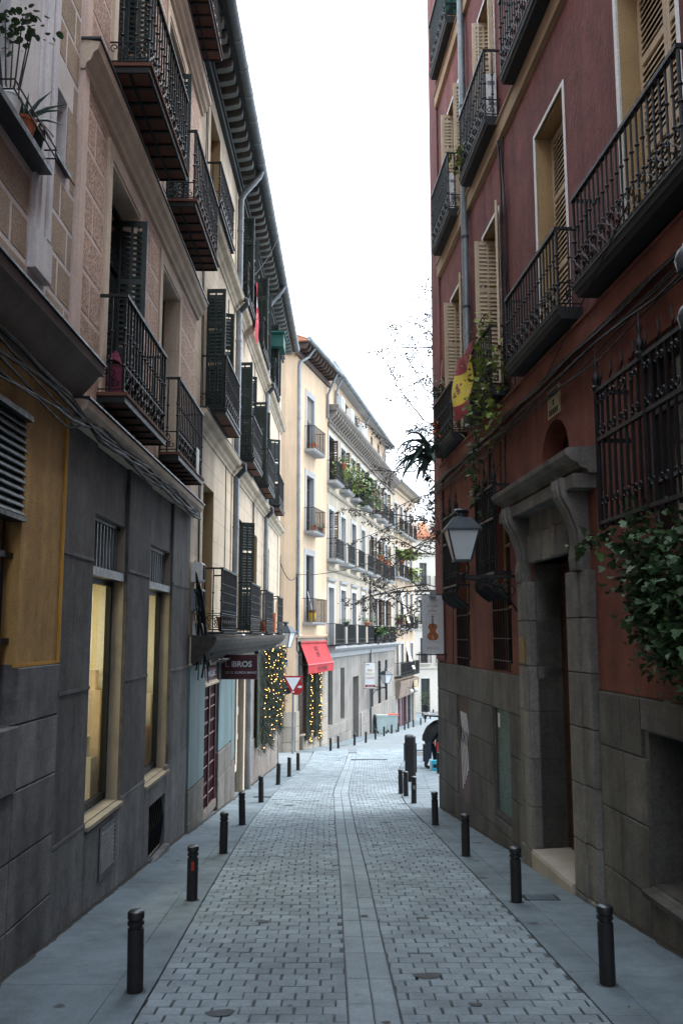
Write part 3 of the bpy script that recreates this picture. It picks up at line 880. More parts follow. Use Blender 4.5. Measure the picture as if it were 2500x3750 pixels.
# vent and cellar window
M['vent_slat'] = pmat('grey_vent_slat', (.10, .11, .115), rough=.6)
v = A1.mb(); v.box(10.42, 11.15, .02, .035, -.68, -.62); v.box(10.42, 11.15, .02, .035, -.16, -.10); v.box(10.42, 10.48, .02, .035, -.62, -.16); v.box(11.09, 11.15, .02, .035, -.62, -.16)
vo = A1.part('vent', v, M['zinc_dark'])
for k in range(10):
    q = A1.mb(); z = -.615 + k*.046; q.profile([(.021, z+.03), (.036, z), (.040, z+.004), (.025, z+.034)], 10.48, 11.09); A1.part('slat', q, M['vent_slat'], vo)
q = A1.mb(); q.box(13.1, 14.25, -.40, -.36, -1.12, -.38); co = A1.part('cellar_window', q, M['black'])
for k in range(9):
    q = A1.mb(); s = 13.16 + k*.128; q.tube([(s, -.05, -1.12), (s+.03, .0, -.75), (s, -.05, -.38)], .012, 5); A1.part('bar', q, M['iron'], co)
q = A1.mb(); q.box(13.05, 14.3, .0, .10, -1.30, -1.13); A1.part('window_sill', q, M['granite'])
# ledges
c = A1.mb(); c.profile([(-.03, 4.18), (.03, 4.18), (.14, 4.28), (.19, 4.33), (.20, 4.40), (-.01, 4.44)], 8.74, 16.35); A1.part('ledge', c, M['cream_trim'])
c = A1.mb(); c.box(8.72, 16.38, -.01, .22, 4.415, 4.435); A1.part('ledge_flashing', c, M['zinc_dark'])
for z in (7.96, 12.12):
    c = A1.mb(); c.profile([(0, z), (.05, z), (.06, z+.06), (.11, z+.10), (.13, z+.18), (.18, z+.22), (.20, z+.30), (0, z+.33)], 8.66, 16.3); A1.part('ledge', c, M['cream_trim'])
    c = A1.mb(); c.box(8.64, 16.32, -.01, .215, z+.32, z+.345); A1.part('ledge_flashing', c, M['zinc_dark'])
# corner strip, stucco fields, door surrounds
c = A1.mb(); c.box(8.68, 8.86, 0, .05, 4.46, 7.95); c.box(8.68, 8.86, 0, .05, 8.32, 12.10); c.box(8.68, 8.86, 0, .05, 12.50, 17.3); A1.part('corner_strip', c, M['pink_smooth'])
for z0, z1 in ((4.48, 7.92), (8.36, 12.08), (12.52, 16.6)):
    for a, b_ in ((8.87, 9.74), (11.62, 12.78), (14.62, 16.08)):
        g = A1.mb(); g.box(a, b_, 0, .010, z0, z1); A1.part('stucco_field', g, M['pink_smooth'])
        panel_rows(A1, a+.02, b_-.02, z0+.02, z1-.02, .46, M['pink_rough'], gap=.06, rel=.014)
for (a, b_, z0, z1) in ups:
    c = A1.mb(); c.box(a-.22, a-.05, 0, .035, z0-.06, z1+.24); c.box(b_+.05, b_+.22, 0, .035, z0-.06, z1+.24); c.box(a-.05, b_+.05, 0, .034, z1+.06, z1+.24); c.box(a-.05, b_+.05, 0, .02, z1+.01, z1+.055)
    A1.part('door_surround', c, M['cream_trim'])
    window(A1, a, b_, z0, z1, .27, M['bottle'], rows=(.25, .72), name='balcony_door')
for (a, b_), z0 in ((DOORS[0], 4.74), (DOORS[0], 8.90)):
    shutter(A1, b_-.02, -.26, z0, .40, 2.82, 84, M['bottle'], True)
    shutter(A1, a+.03, -.20, z0, .55, 2.82, 4, M['bottle'], False)
for (a, b_), z0 in ((DOORS[1], 8.90), (DOORS[0], 13.04), (DOORS[1], 13.04)):
    shutter(A1, b_-.02, -.26, z0, .40, 2.82, 84, M['bottle'], False)
# balconies
for a, b_ in ((9.68, 12.0), (12.98, 15.3)):
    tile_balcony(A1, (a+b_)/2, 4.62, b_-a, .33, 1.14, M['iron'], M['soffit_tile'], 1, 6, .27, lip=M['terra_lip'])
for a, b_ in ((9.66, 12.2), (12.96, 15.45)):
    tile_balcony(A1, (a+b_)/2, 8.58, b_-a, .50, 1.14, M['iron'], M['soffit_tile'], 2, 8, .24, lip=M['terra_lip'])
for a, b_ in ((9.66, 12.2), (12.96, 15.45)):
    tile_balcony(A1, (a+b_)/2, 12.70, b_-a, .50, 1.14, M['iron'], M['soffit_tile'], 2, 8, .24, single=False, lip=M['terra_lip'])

# folded maroon cover on the lower balcony
cl = MB(-1); nx, ny = 10, 6
for i in range(nx):
    for j in range(ny):
        def P(i, j):
            x = -.42 + .84*i/nx; t = j/ny
            return (x, .06 + .20*t, .52 + .06*math.sin(i*1.3) - (.36*max(0, t-.35) + .05*math.sin(i*2.1+j)) )
        cl.face([P(i,j), P(i+1,j), P(i+1,j+1), P(i,j+1)])
cl.box(-.40, .40, .05, .22, .08, .42)
o = cl.build('draped_table', pmat('maroon_cloth', (.16, .03, .06), rough=.9, var=.2, sc=6), None, True, tuple(A1.world(10.35, 0, 4.72)), (0, 0, A1.rz))
tag(o, 'maroon cloth over a low table on the lower pink balcony', 'table')
o = MB(-1); o.box(-.02, .02, .0, .012, 0, .42)
o = o.build('notice_board', M['white'], None, False, tuple(A1.world(14.6, .345, 4.70)), (0, 0, A1.rz)); o.scale = (6, 1, 1)
tag(o, 'narrow white board tied to the lower balcony railing', 'board')
# ================================================================== left side, long cream house over the bookshop
M['cream'] = pmat('cream_plaster', (.54, .45, .34), rough=.9, var=.09, sc=.8, fine=40, fvar=.06, bump=.15, streak=.26, blotch=.10)
M['cream_line'] = pmat('scored_line', (.36, .30, .22), rough=.95)
M['cream_deep'] = pmat('ochre_reveal', (.50, .36, .19), rough=.9, var=.1, sc=1.5, streak=.15)
M['turq'] = pmat('turquoise_paint', (.105, .172, .185), rough=.7, var=.12, sc=1.5, fine=40, fvar=.08, bump=.08, streak=.28)
M['stone_dim'] = pmat('worn_plinth_stone', (.15, .14, .125), rough=.9, var=.2, sc=1.5, blotch=.3, fine=40, fvar=.2, bump=.4, streak=.3, piece=.1)
M['stone_pink'] = pmat('pinkish_plinth', (.215, .185, .16), rough=.9, var=.2, sc=1.5, blotch=.25, fine=40, fvar=.2, bump=.3, streak=.2, piece=.08)
M['maroon'] = pmat('maroon_paint', (.075, .014, .018), rough=.5, var=.2, sc=3, bump=.05)
M['maroon_sign'] = pmat('maroon_sign', (.072, .016, .022), rough=.55, var=.1, bump=0, fvar=0)
M['eave_wood'] = pmat('grey_green_eave', (.20, .21, .195), rough=.8, var=.2, sc=3, streak=.1, piece=.08)
M['eave_dark'] = pmat('dark_eave_board', (.022, .028, .03), rough=.7, var=.3, sc=3)
B = House('cream_house', (-2.735, 16.1), (-2.52, 36.0), -1, zg(26), 'long cream house with dark green shutters, iron balconies and a bookshop below')
LB = 19.9
COLS = [1.95, 6.85, 10.85, 14.95]
HW = [.66, .60, .60, .52]
w = B.mb()
ops = []
for c, h in zip(COLS, HW):
    for z0, z1 in ((2.14, 5.03), (6.42, 9.06), (10.62, 12.98)): ops.append((c-h, c+h, z0, z1))
B.facade(w, .0, LB, 1.95, 14.3, ops, .34, 0, 0, 1)
gops = [(1.72, 3.55, -1.75, 1.40, .12), (6.95, 8.05, -2.2, 1.35, .14)]
B.facade(w, .0, LB, -3.6, 1.95, gops, .3, -.02, 0, 0)
w.box(0, LB, -7, -.6, -4, 14.2, 0)
w.face([(LB, 0, -3.6), (LB, 0, 14.3), (LB, -7, 14.3), (LB, -7, -3.6)], 0)
for z in [2.6+.47*k for k in range(24)]:
    if any(abs(z-q) < .3 for q in (6.1, 10.35)): continue
    ss = [0.02] + sorted(v for q in ops if q[2]-.01 < z < q[3]+.01 for v in q[:2]) + [LB-.9]
    for a, b_ in zip(ss[::2], ss[1::2]): w.box(a, b_, -.001, .0025, z-.004, z+.004, 2)
B.part('wall', w, [M['cream'], M['cream_deep'], M['cream_line']])
c = B.mb(); c.box(LB-.85, LB+.02, 0, .035, 1.95, 13.35); B.part('corner_pilaster', c, M['cream'])
def string(H, z, a, b_, m, d=.24, name='ledge'):
    c = H.mb(); c.profile([(0, z-.26), (.03, z-.26), (.04, z-.20), (.09, z-.16), (.11, z-.08), (d-.03, z-.04), (d, z+.02), (d, z+.05), (0, z+.08)], a, b_); return H.part(name, c, m)
string(B, 6.16, .05, LB+.12, M['cream']); string(B, 10.38, .05, LB+.12, M['cream'])
for z in (6.225, 10.445):
    c = B.mb(); c.box(.05, LB+.13, -.005, .25, z-.001, z+.018); B.part('ledge_flashing', c, M['zinc_dark'])
# eaves with brackets and gutter
c = B.mb(); c.box(.0, LB+.4, 0, .10, 13.36, 13.60); c.box(.0, LB+.4, .10, .14, 13.50, 13.60); B.part('eave_moulding', c, M['eave_dark'])
c = B.mb(); c.box(-1.6, LB+.5, .02, .56, 13.86, 13.90); B.part('eave_soffit', c, M['eave_dark'])
br = B.mb(); br.profile([(0, 13.62), (.34, 13.67), (.45, 13.71), (.47, 13.86), (0, 13.86)], -.085, .085)
brm = br.mesh('eave_bracket', M['eave_wood'])
s = -1.15
while s < LB + .3:
    put('eave_bracket', brm, B.root, (s, 0, -B.zb)); s += .44
c = B.mb(); c.tube([(-1.7, .62, 13.98), (LB+.55, .62, 13.98)], .13, 14); gut = B.part('gutter', c, pmat('grey_gutter', (.10, .115, .125), rough=.45, var=.25, sc=2.0, metal=.3, bump=.05), None, True)
s = .4
while s < LB + .5:
    q = B.mb(); q.tube([(s, .62, 13.98), (s+.04, .62, 13.98)], .137, 14); B.part('gutter_joint', q, M['zinc'], gut, True); s += .95
c = B.mb(); c.profile([(-.2, 13.90), (.52, 13.90), (.50, 13.96), (-7, 16.6), (-7, 13.9)], -.02, LB+.5); B.part('roof', c, M['rooftile'])
# downpipes
for s in (5.45, 13.15):
    q = B.mb(); q.tube([(s+.10, .62, 13.90), (s+.08, .56, 13.72), (s+.02, .36, 13.45), (s, .20, 13.25), (s, .11, 13.05), (s, .11, 10.5), (s, .11, 10.47)], .075, 10)
    dp = B.part('downpipe', q, M['zinc'], None, True)
    for z0, z1 in ((6.26, 10.10), (2.2, 5.88)):
        q = B.mb(); q.tube([(s, .11, z0), (s, .11, z1)], .075, 10); B.part('pipe_length', q, M['zinc'], dp, True)
    for z in (10.3, 6.08):
        q = B.mb(); q.tube([(s, .11, z+.18), (s, .30, z+.08), (s, .30, z-.02), (s, .11, z-.24)], .07, 8); B.part('pipe_bend', q, M['zinc_dark'], dp, True)
    for z in (12.2, 9.3, 7.6, 4.6, 3.2):
        q = B.mb(); q.tube([(s, .11, z), (s, .11, z+.05)], .085, 10); B.part('pipe_collar', q, M['zinc'], dp)
# doors and shutters
for ci, (c, h) in enumerate(zip(COLS, HW)):
    for fi, (z0, z1) in enumerate(((2.14, 5.03), (6.42, 9.06), (10.62, 12.98))):
        window(B, c-h, c+h, z0, z1, .30, M['bottle'], rows=(.25, .75), name='balcony_door')
G = M['bottle']
for ci, (c, h) in enumerate(zip(COLS, HW)):
    for z0, hh, wd, an, af in ((6.44, 2.58, .40, 92, 66), (10.64, 2.30, .40, 96, 72)):
        if z0 > 10 and ci == 0: continue
        if not (z0 < 7 and ci == 3): shutter(B, c-h+.02, -.02, z0, wd, hh, an, G, ci < 2)
        shutter(B, c+h-.02, -.02, z0, wd, hh, af, G, ci < 2)
shutter(B, COLS[0]-HW[0]+.02, -.16, 2.16, .42, 2.84, 3, G, False); shutter(B, COLS[2]-HW[2]+.02, -.16, 2.16, .55, 2.84, 3, G, False); shutter(B, COLS[3]-HW[3]+.02, -.16, 2.16, .5, 2.84, 3, G, False)
shutter(B, COLS[1]+HW[1]-.02, -.02, 2.16, .40, 2.84, 60, G, True); shutter(B, COLS[1]-HW[1]+.02, -.16, 2.16, .5, 2.84, 3, G, False)
# balconies
for ci, c in enumerate(COLS):
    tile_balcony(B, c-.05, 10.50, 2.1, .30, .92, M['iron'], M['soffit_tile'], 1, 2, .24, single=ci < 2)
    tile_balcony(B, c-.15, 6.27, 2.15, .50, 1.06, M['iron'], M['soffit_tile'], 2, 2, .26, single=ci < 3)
# continuous ledge over the shops carrying the lowest balconies
c = B.mb(); c.profile([(-.02, 1.52), (.10, 1.55), (.20, 1.66), (.36, 1.74), (.46, 1.86), (.50, 1.95), (.50, 2.02), (-.02, 2.04)], .02, 16.9); B.part('shop_cornice', c, pmat('sooty_cornice', (.055, .048, .042), rough=.95, var=.3, sc=2, blotch=.4))
for ci, c in enumerate(COLS):
    bal = B.hang('balcony', bevel_slab(B.sg, 2.25, .54, .055).mesh('balcony', M['eave_dark']), c-.1, 0, 2.045)
    railing(B, bal, 2.2, .50, 1.20, .055, band=.30, single=ci < 3, step=.085, knobs=(.33, .62))
    for z in (.56, .9):
        q = MB(-1); q.box(-1.06, 1.06, .462, .478, z+.055, z+.067); q.build('mid_rail', M['iron'], bal)
for s in (3.6, 7.9, 11.5, 15.6):
    q = B.mb(); q.box(s, s+.5, .30, .53, 2.03, 2.055); B.part('ledge_patch', q, M['white'])
# bookshop front
pz = [(-.0, 1.70, -.66, 1.50), (3.57, 5.7, -.45, 1.48), (5.7, 6.30, -.95, 1.48)]
for a, b_, z0, z1 in pz:
    q = B.mb(); q.chamfer_box(a+.03, b_-.01, -.02, .05, z0, z1, .008); B.part('painted_panel', q, M['turq'])
for a, b_ in ((.02, 1.70), (3.57, 4.6), (4.6, 5.68), (5.68, 6.40)):
    zt = -.68 if a < 1 else (-.47 if a < 5.6 else -.97)
    q = B.mb(); q.chamfer_box(a+.004, b_-.004, -.02, .065, -2.3, zt - .55, .01); B.part('stone_block', q, M['stone_dim'])
    q = B.mb(); q.chamfer_box(a+.004, b_-.004, -.02, .06, zt - .54, zt-.004, .01); B.part('stone_block', q, M['stone_dim'])
q = B.mb(); q.chamfer_box(6.32, 6.50, -.02, .09, -1.1, 1.5, .01); B.part('door_jamb', q, M['cream_trim'])
q = B.mb(); q.chamfer_box(6.50, 6.95, -.02, .03, -1.35, 1.5, .01); B.part('door_jamb', q, M['cream_trim'])
q = B.mb(); q.chamfer_box(8.05, 8.3, -.02, .07, -2.2, 1.5, .01); B.part('door_jamb', q, M['cream_trim'])
# maroon glazed grille door of the bookshop
d = B.mb(); d.box(1.74, 3.53, -.115, -.07, -1.45, 1.10)
d.box(1.74, 3.53, -.115, -.02, 1.10, 1.38)
for s in (1.74, 2.60, 3.45): d.box(s, s+.085, -.07, .0, -1.45, 1.10)
for z in (-1.45, -.95, -.35, .25, .75): d.box(1.74, 3.53, -.065, -.025, z, z+.05)
do = B.part('shop_door', d, M['maroon'])
for a, b_ in ((1.84, 2.58), (2.71, 3.43)):
    for k in range(6):
        q = B.mb(); s = a + (b_-a)*(k+.5)/6; q.box(s-.010, s+.010, -.055, -.035, -1.40, 1.10); B.part('grille_bar', q, M['maroon'], do)
    for z in (-1.18, -.6, 0, .55):
        q = B.mb(); q.box(a, b_, -.032, -.020, z, z+.02); B.part('grille_bar', q, pmat('pale_rail', (.3, .2, .19)), do)
q = B.mb(); q.box(1.74, 3.53, -.02, .03, -1.56, -1.40); B.part('threshold', q, M['stone_pink'], do)
q = B.mb(); q.profile([(-.02, 1.05), (.05, 1.02), (.06, 1.06), (-.02, 1.12)], 1.74, 3.53); B.part('door_head', q, M['cream_trim'], do)
# street door with intercom, then plinth of small blocks
q = B.mb(); q.box(6.95, 8.05, -.16, -.12, -2.1, 1.35); so = B.part('street_door', q, M['bottle'])
q = B.mb(); q.box(6.6, 6.85, .03, .07, -.55, .25); B.part('intercom', q, M['zinc'])
q = B.mb(); q.box(6.65, 6.80, .07, .078, -.40, .05); B.part('intercom_grille', q, M['iron'])
q = B.mb(); q.profile([(-.3, -2.3), (.25, -2.3), (.28, -2.05), (-.3, -2.02)], 6.92, 8.02); B.part('door_step', q, M['granite_tan'])
q = B.mb(); q.tube([(8.75, .12, 1.5), (8.75, .12, -2.35)], .075, 10); q.lathe([(.09, 0), (.09, .06)], 10, (8.75, .12, -.55)); B.part('downpipe', q, M['zinc'], None, True)
for k, z in enumerate((-1.0, -1.55, -2.1, -2.65)):
    s = 9.0 - .3*(k % 2)
    while s < LB - .05:
        e = min(s + 1.1, LB); a = max(s, 8.9)
        if e - a > .1:
            q = B.mb(); q.chamfer_box(a+.006, e-.006, -.02, .03+RND.uniform(0, .012), z-.55+.006, z-.006, .008); B.part('stone_block', q, M['stone_pink'])
        s += 1.1
q = B.mb(); q.box(9.0, LB, -.02, .012, -1.0, 1.5); B.part('shop_wall', q, M['stone_pink'])
q = B.mb(); q.box(LB-.35, LB+.03, 0, .06, -3.0, 1.5); B.part('corner_post', q, M['granite'])
# projecting sign of the bookshop
def sign_face(root, w_, h_, items, y=-.016):
    for body, size, x, z, m_, sx, bold, al in items:
        o = put('lettering', text_mesh(body, size, m_, .001, sx, al, bold), root, (x, y, z), (math.pi/2, 0, 0))
p = B.world(3.85, .06, 1.34)
sg_ = empty('shop_sign', (p.x, p.y, p.z))
b = MB(); b.box(.0, .78, -.014, .014, -.26, .26); b.build('board', M['maroon_sign'], sg_)
b = MB(); b.box(-.012, .792, -.016, .016, .26, .272); b.box(-.012, .792, -.016, .016, -.272, -.26); b.box(-.012, 0, -.016, .016, -.26, .26); b.box(.78, .792, -.016, .016, -.26, .26); b.build('board_edge', M['zinc'], sg_)
b = MB(); b.box(-.06, .05, -.01, .01, .272, .29); b.box(-.06, -.03, -.02, .02, -.3, .3); b.build('bracket', M['iron'], sg_)
lt = pmat('pale_lettering', (.62, .66, .70), bump=0, fvar=0)
lt2 = pmat('grey_lettering', (.36, .35, .37), bump=0, fvar=0)  # darker tone for the left letters of both lines
sign_face(sg_, .78, .52, [('L I', .175, .068, .055, lt2, 1.0, .004, 'LEFT'), ('BROS', .175, .235, .055, lt, 1.0, .004, 'LEFT'), ('DE SE', .075, .075, -.125, lt2, 1.0, .0005, 'LEFT'), ('GUNDA MANO', .075, .285, -.125, lt, .93, .0005, 'LEFT')])
tag(sg_, 'maroon bookshop sign with pale letters sticking out over the pavement', 'sign')
q = B.mb(); q.box(1.80, 3.48, -.019, .02, 1.125, 1.375); fo = B.part('door_fascia', q, M['maroon_sign'])
put('lettering', text_mesh('MARQUEZ', .17, lt, .001, 1.3, 'CENTER', .002), B.root, (2.65, -.023, 1.25 - B.zb), (math.pi/2, 0, 0))

# electric boxes and a tangle of cables at the corner of the pink house
for k, (s, z, h_) in enumerate(((.35, 3.0, .36), (.42, 2.48, .40), (.62, 1.98, .28))):
    p = B.world(s, 0, z); o = empty('junction_box', p, B.rz)
    b = MB(-1); b.chamfer_box(-.20, .20, 0, .20, 0, h_, .03); b.build('case', M['white'] if k != 1 else M['zinc'], o)
    b = MB(-1); b.box(-.12, .06, .20, .22, .05, h_-.05); b.build('cover', M['black'], o)
    tag(o, ['white electric box, topmost of the three at the house corner', 'grey electric box, middle of the three at the house corner', 'small white electric box, lowest of the three at the house corner'][k], 'electric box', 'electric boxes')
p = B.world(.12, .02, 1.6); b = MB(-1); b.box(-.10, .06, 0, .03, -.1, .42)
tag(b.build('stone_bracket', M['cream_trim'], None, False, tuple(p), (0, 0, B.rz)), 'pale stone bracket under the cable tangle', 'bracket')
for k in range(15):
    a = B.world(RND.uniform(.02, .25), RND.uniform(.03, .15), RND.uniform(2.4, 3.4)); e = B.world(RND.uniform(.05, 1.0), RND.uniform(.08, .32), RND.uniform(1.0, 1.75))
    m_ = (a + e) / 2 + Vector((RND.uniform(0, .2), RND.uniform(-.2, .2), RND.uniform(-.4, .1)))
    pts = [a.lerp(m_, t).lerp(m_.lerp(e, t), t) for t in [i/10 for i in range(11)]]
    cable('cable', pts, RND.choice((.008, .012, .018)), 'loose black cable in the tangle at the house corner', group='cable tangle at the house corner')
for k in range(16):
    a = B.world(.1 + k*.15, RND.uniform(.08, .3), 1.56); e = B.world(.5 + k*.4 + RND.uniform(0, 1), RND.uniform(.05, .2), RND.uniform(1.50, 1.60))
    pts = sag(a, e, RND.uniform(.01, .06), 8, .012)
    cable('cable', pts, RND.choice((.006, .010, .014)), 'thin black cable slung under the shop cornice', group='cables under the shop cornice')
for s, z0, z1 in ((.55, 13.3, 3.2), (.72, 13.3, 2.2), (4.15, 9.9, 1.9), (9.9, 10.2, 2.2), (10.1, 6.0, 2.2)):
    pts = [B.world(s + .05*math.sin(k*1.3) + (0 if k < 6 else .15*(k-6)/4), .03, z0 + (z1-z0)*k/10) for k in range(11)]
    cable('cable', pts, .011, 'thin dark cable running down the cream wall', group='cables down the cream wall')
# cable bundle along the pink and ochre fronts
for k in range(7):
    o_ = .20 + .035*(k % 3); z0 = 4.50 - .05*k
    pts = []
    for j in range(24):
        s = 5.0 + j*.485
        zb_ = (4.55 if s < 8.7 else 4.22) + (.0 if s > 9.2 else 0)
        t = min(max((s - 8.3)/1.0, 0), 1)
        zz = (4.36 - .055*k)*(1-t) + (4.14 + .022*k)*t
        pts.append(A1.world(s, .05 + (.08*(1-t) + .10*t) + .02*math.sin(k*2+s*2), zz + .025*math.sin(s*3.1+k*1.7)))
    cable('cable', pts, (.022, .014, .018, .010, .012, .016, .010)[k], 'black cable in the bundle under the left house ledge', group='cable bundle on the left houses')

# pots on the lowest cream balconies
for s, o_, z, r, lab in ((2.35, .30, 2.11, .15, 'square clay pot standing on the first low cream balcony'), (10.2, .32, 2.11, .12, 'clay pot standing on the third low cream balcony')):
    o = pot('plant_pot', tuple(B.world(s, o_, z)), r, .3, lab)
b = MB(-1); b.box(-.12, .12, 0, .15, 0, .62); tag(b.build('clay_column', M['terracotta'], None, False, tuple(B.world(12.75, .33, 2.1)), (0, 0, B.rz)), 'tall terracotta block on the low balcony ledge', 'ornament')
b = MB(-1); b.box(-.05, .05, 0, .03, 0, 1.15); o = b.build('wooden_plank', pmat('yellow_wood', (.50, .30, .10)), None, False, tuple(B.world(14.6, .30, 2.12)), (0, .45, B.rz)); tag(o, 'yellowish plank leaning in the low cream balcony', 'plank')
# green glazed lantern box high under the eaves
p = B.world(14.6, .05, 12.05); o = empty('bird_cage', p, B.rz)
b = MB(-1); b.prism([(-.5, 0), (.5, 0), (.42, .5), (-.42, .5)], .0, .5); b.build('hood', pmat('green_cloth', (.012, .085, .075), rough=.7), o)
b = MB(-1); b.box(-.54, .54, -.0, .55, .5, .54); b.build('hood_top', pmat('green_edge', (.03, .16, .14)), o)
tag(o, 'dark green boxed hood under the eaves of the cream house', 'box')
# red banner on the upper balcony
b = MB(-1)
for i in range(8):
    for j in range(10):
        P = lambda i, j: (-.28 + .07*i, .02*math.sin(i*1.4+j*.5), -.0 - .16*j)
        b.face([P(i,j), P(i+1,j), P(i+1,j+1), P(i,j+1)], 1 if (i in (3, 4) and j in (2, 3, 5, 6, 8)) else 0)
o = b.build('hanging_banner', [pmat('red_cloth', (.46, .03, .055), rough=.85, var=.12, sc=4), M['white']], None, True, tuple(B.world(7.55, .33, 11.6)), (0, 0, B.rz))
tag(o, 'narrow red banner with white marks hung from the upper cream balcony', 'banner')
# ================================================================== right side, the red house
M['red'] = pmat('red_plaster', (.185, .066, .060), rough=.95, var=.18, sc=.9, fine=30, fvar=.22, bump=1.0, streak=.30, grain=26, comb=.35, blotch=.22)
M['red_low'] = pmat('rust_red_plaster', (.205, .072, .052), rough=.95, var=.22, sc=.9, fine=34, fvar=.16, bump=.7, streak=.25, grain=30, comb=.5, blotch=.2)
M['beige_band'] = pmat('beige_band', (.33, .235, .15), rough=.95, var=.12, sc=1.5, fine=60, fvar=.15, bump=.4)
M['ochre_rev'] = pmat('ochre_reveal_right', (.33, .225, .115), rough=.95, var=.14, sc=1.5, fine=50, fvar=.15, bump=.4)
M['beige_paint'] = pmat('beige_shutter_paint', (.53, .42, .29), rough=.65, var=.10, sc=3, fine=30, fvar=.06, bump=.06, piece=.06, streak=.12)
M['white_line'] = pmat('white_band', (.75, .75, .73), rough=.8, var=.06, sc=4)
M['portal'] = pmat('portal_granite', (.20, .19, .175), rough=.9, var=.18, sc=1.4, blotch=.2, fine=34, fvar=.2, bump=.35, streak=.3, piece=.14, grain=80)
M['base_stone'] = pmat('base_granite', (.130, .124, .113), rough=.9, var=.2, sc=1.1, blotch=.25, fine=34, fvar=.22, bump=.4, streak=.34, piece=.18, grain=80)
M['balc_dark'] = pmat('dark_balcony_slab', (.012, .014, .015), rough=.7, var=.3, sc=3, bump=.1)
M['door_wood'] = pmat('dark_door_wood', (.05, .02, .010), rough=.55, var=.3, sc=2, streak=.3, bump=.1)
R = House('red_house', (3.18, 6.0), (2.2, 20.3), 1, zg(20) - .1, 'tall dark red house with black iron balconies and a granite portal')
RW = [(1.52, 2.90), (4.72, 5.98), (8.14, 9.28), (11.08, 12.30)]
FL = [(5.98, 9.10), (10.62, 13.38), (15.0, 17.6)]
w = R.mb(); ops = []
for a, b_ in RW:
    for z0, z1 in FL: ops.append((a, b_, z0, z1))
R.facade(w, -.6, 14.45, 5.55, 18.6, ops, .36, 0, 0, 1)
R.facade(w, -28, -.6, 5.55, 18.6, [], .36, 0, 0, 1)
GOPS = [(4.96, 6.12, 4.10, 4.86, .30), (7.96, 9.20, 1.47, 4.42, .28), (11.03, 12.28, 1.43, 4.40, .28), (.9, 3.0, 2.9, 4.9, .30)]
R.facade(w, -28, 14.45, 1.45, 5.55, GOPS + [(4.9, 6.65, 1.2, 3.05, .36, 4)], .3, 0, 2, 2)
BOPS = [(4.9, 6.65, -1.2, 1.6, .36), (8.14, 9.20, -.86, .98, .06), (11.2, 12.28, -1.27, .92, .05), (.7, 2.92, -.3, 1.11, .7)]
R.facade(w, -28, 14.45, -2.4, 1.45, BOPS, .3, -.01, 4, 4)
w.box(-.6, 14.45, -8, -.75, -3, 18.6, 2); w.box(-28, -.6, -8, -.75, -3, 18.6, 2)
w.face([(14.45, 0, -2.4), (14.45, 0, 18.6), (14.45, -8, 18.6), (14.45, -8, -2.4)], 0)
w.face([(-28, 0, 18.6), (14.45, 0, 18.6), (14.45, -8, 18.6), (-28, -8, 18.6)], 0)
# rounded head of the niche over the portal
for sgn, x0 in ((1, 4.96), (-1, 6.12)):
    rx, rz_ = .58, .50
    arc = [(x0 + sgn*rx*(1-math.cos(t)), 4.36 + rz_*math.sin(t)) for t in [i*math.pi/2/8 for i in range(9)]]
    w.prism([(x0, 4.865), (x0, 4.36)] + arc[1:], -.28, .002, 2)
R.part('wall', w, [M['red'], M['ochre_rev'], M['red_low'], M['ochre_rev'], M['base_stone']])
c = R.mb(); c.box(13.50, 14.47, 0, .045, 1.5, 18.6); R.part('corner_pilaster', c, M['red'])
for z0, z1, m_, o_ in ((10.12, 10.46, 'beige_band', .07), (14.28, 14.62, 'beige_band', .07), (5.44, 5.74, 'red_low', .08)):
    c = R.mb(); c.profile([(0, z0), (o_, z0+.02), (o_, z1-.04), (o_+.03, z1-.03), (o_+.03, z1), (0, z1+.02)], -.6, 13.55); R.part('string_course', c, M[m_])
# white bands round the windows
for (a, b_, z0, z1) in ops:
    c = R.mb(); t = .055
    c.box(a-t, a, -.02, .014, z0, z1+t); c.box(b_, b_+t, -.02, .014, z0, z1+t); c.box(a, b_, -.02, .014, z1, z1+t); R.part('window_band', c, M['white_line'])
    f = window(R, a, b_, z0, z1, .34, M['beige_paint'], rows=(.3, .75), name='balcony_door')
P_ = M['beige_paint']
def closed(a, b_, z0, z1, single):
    h = z1 - z0 - .04; hw = (b_ - a)/2 - .012
    shutter(R, a+.008, -.25, z0+.01, hw, h, 0, P_, single, two=False); shutter(R, (a+b_)/2+.006, -.25, z0+.01, hw, h, 0, P_, single, two=False)
closed(*RW[0], *FL[0], True); closed(*RW[1], *FL[0], True)
closed(*RW[1], *FL[1], False); closed(*RW[0], *FL[1], False)
for k, (a, b_) in ((2, RW[2]), (3, RW[3])):
    shutter(R, b_ - .015, -.30, FL[0][0]+.01, .46, 3.06, 90, P_, k == 2, two=True)
    shutter(R, a + .01, .02, FL[0][0]+.01, .46, 3.06, 163, P_, k == 2, two=True)
shutter(R, RW[3][1]-.015, -.30, FL[1][0]+.01, .46, 2.72, 90, P_, True, two=True)
shutter(R, RW[3][0]+.02, -.30, FL[1][0]+.01, .42, 2.72, 84, P_, False, two=True)
shutter(R, RW[2][1]-.015, -.30, FL[1][0]+.01, .42, 2.72, 84, P_, False, two=True)
shutter(R, RW[2][0]+.02, -.30, FL[1][0]+.01, .42, 2.72, 100, P_, False, two=True)
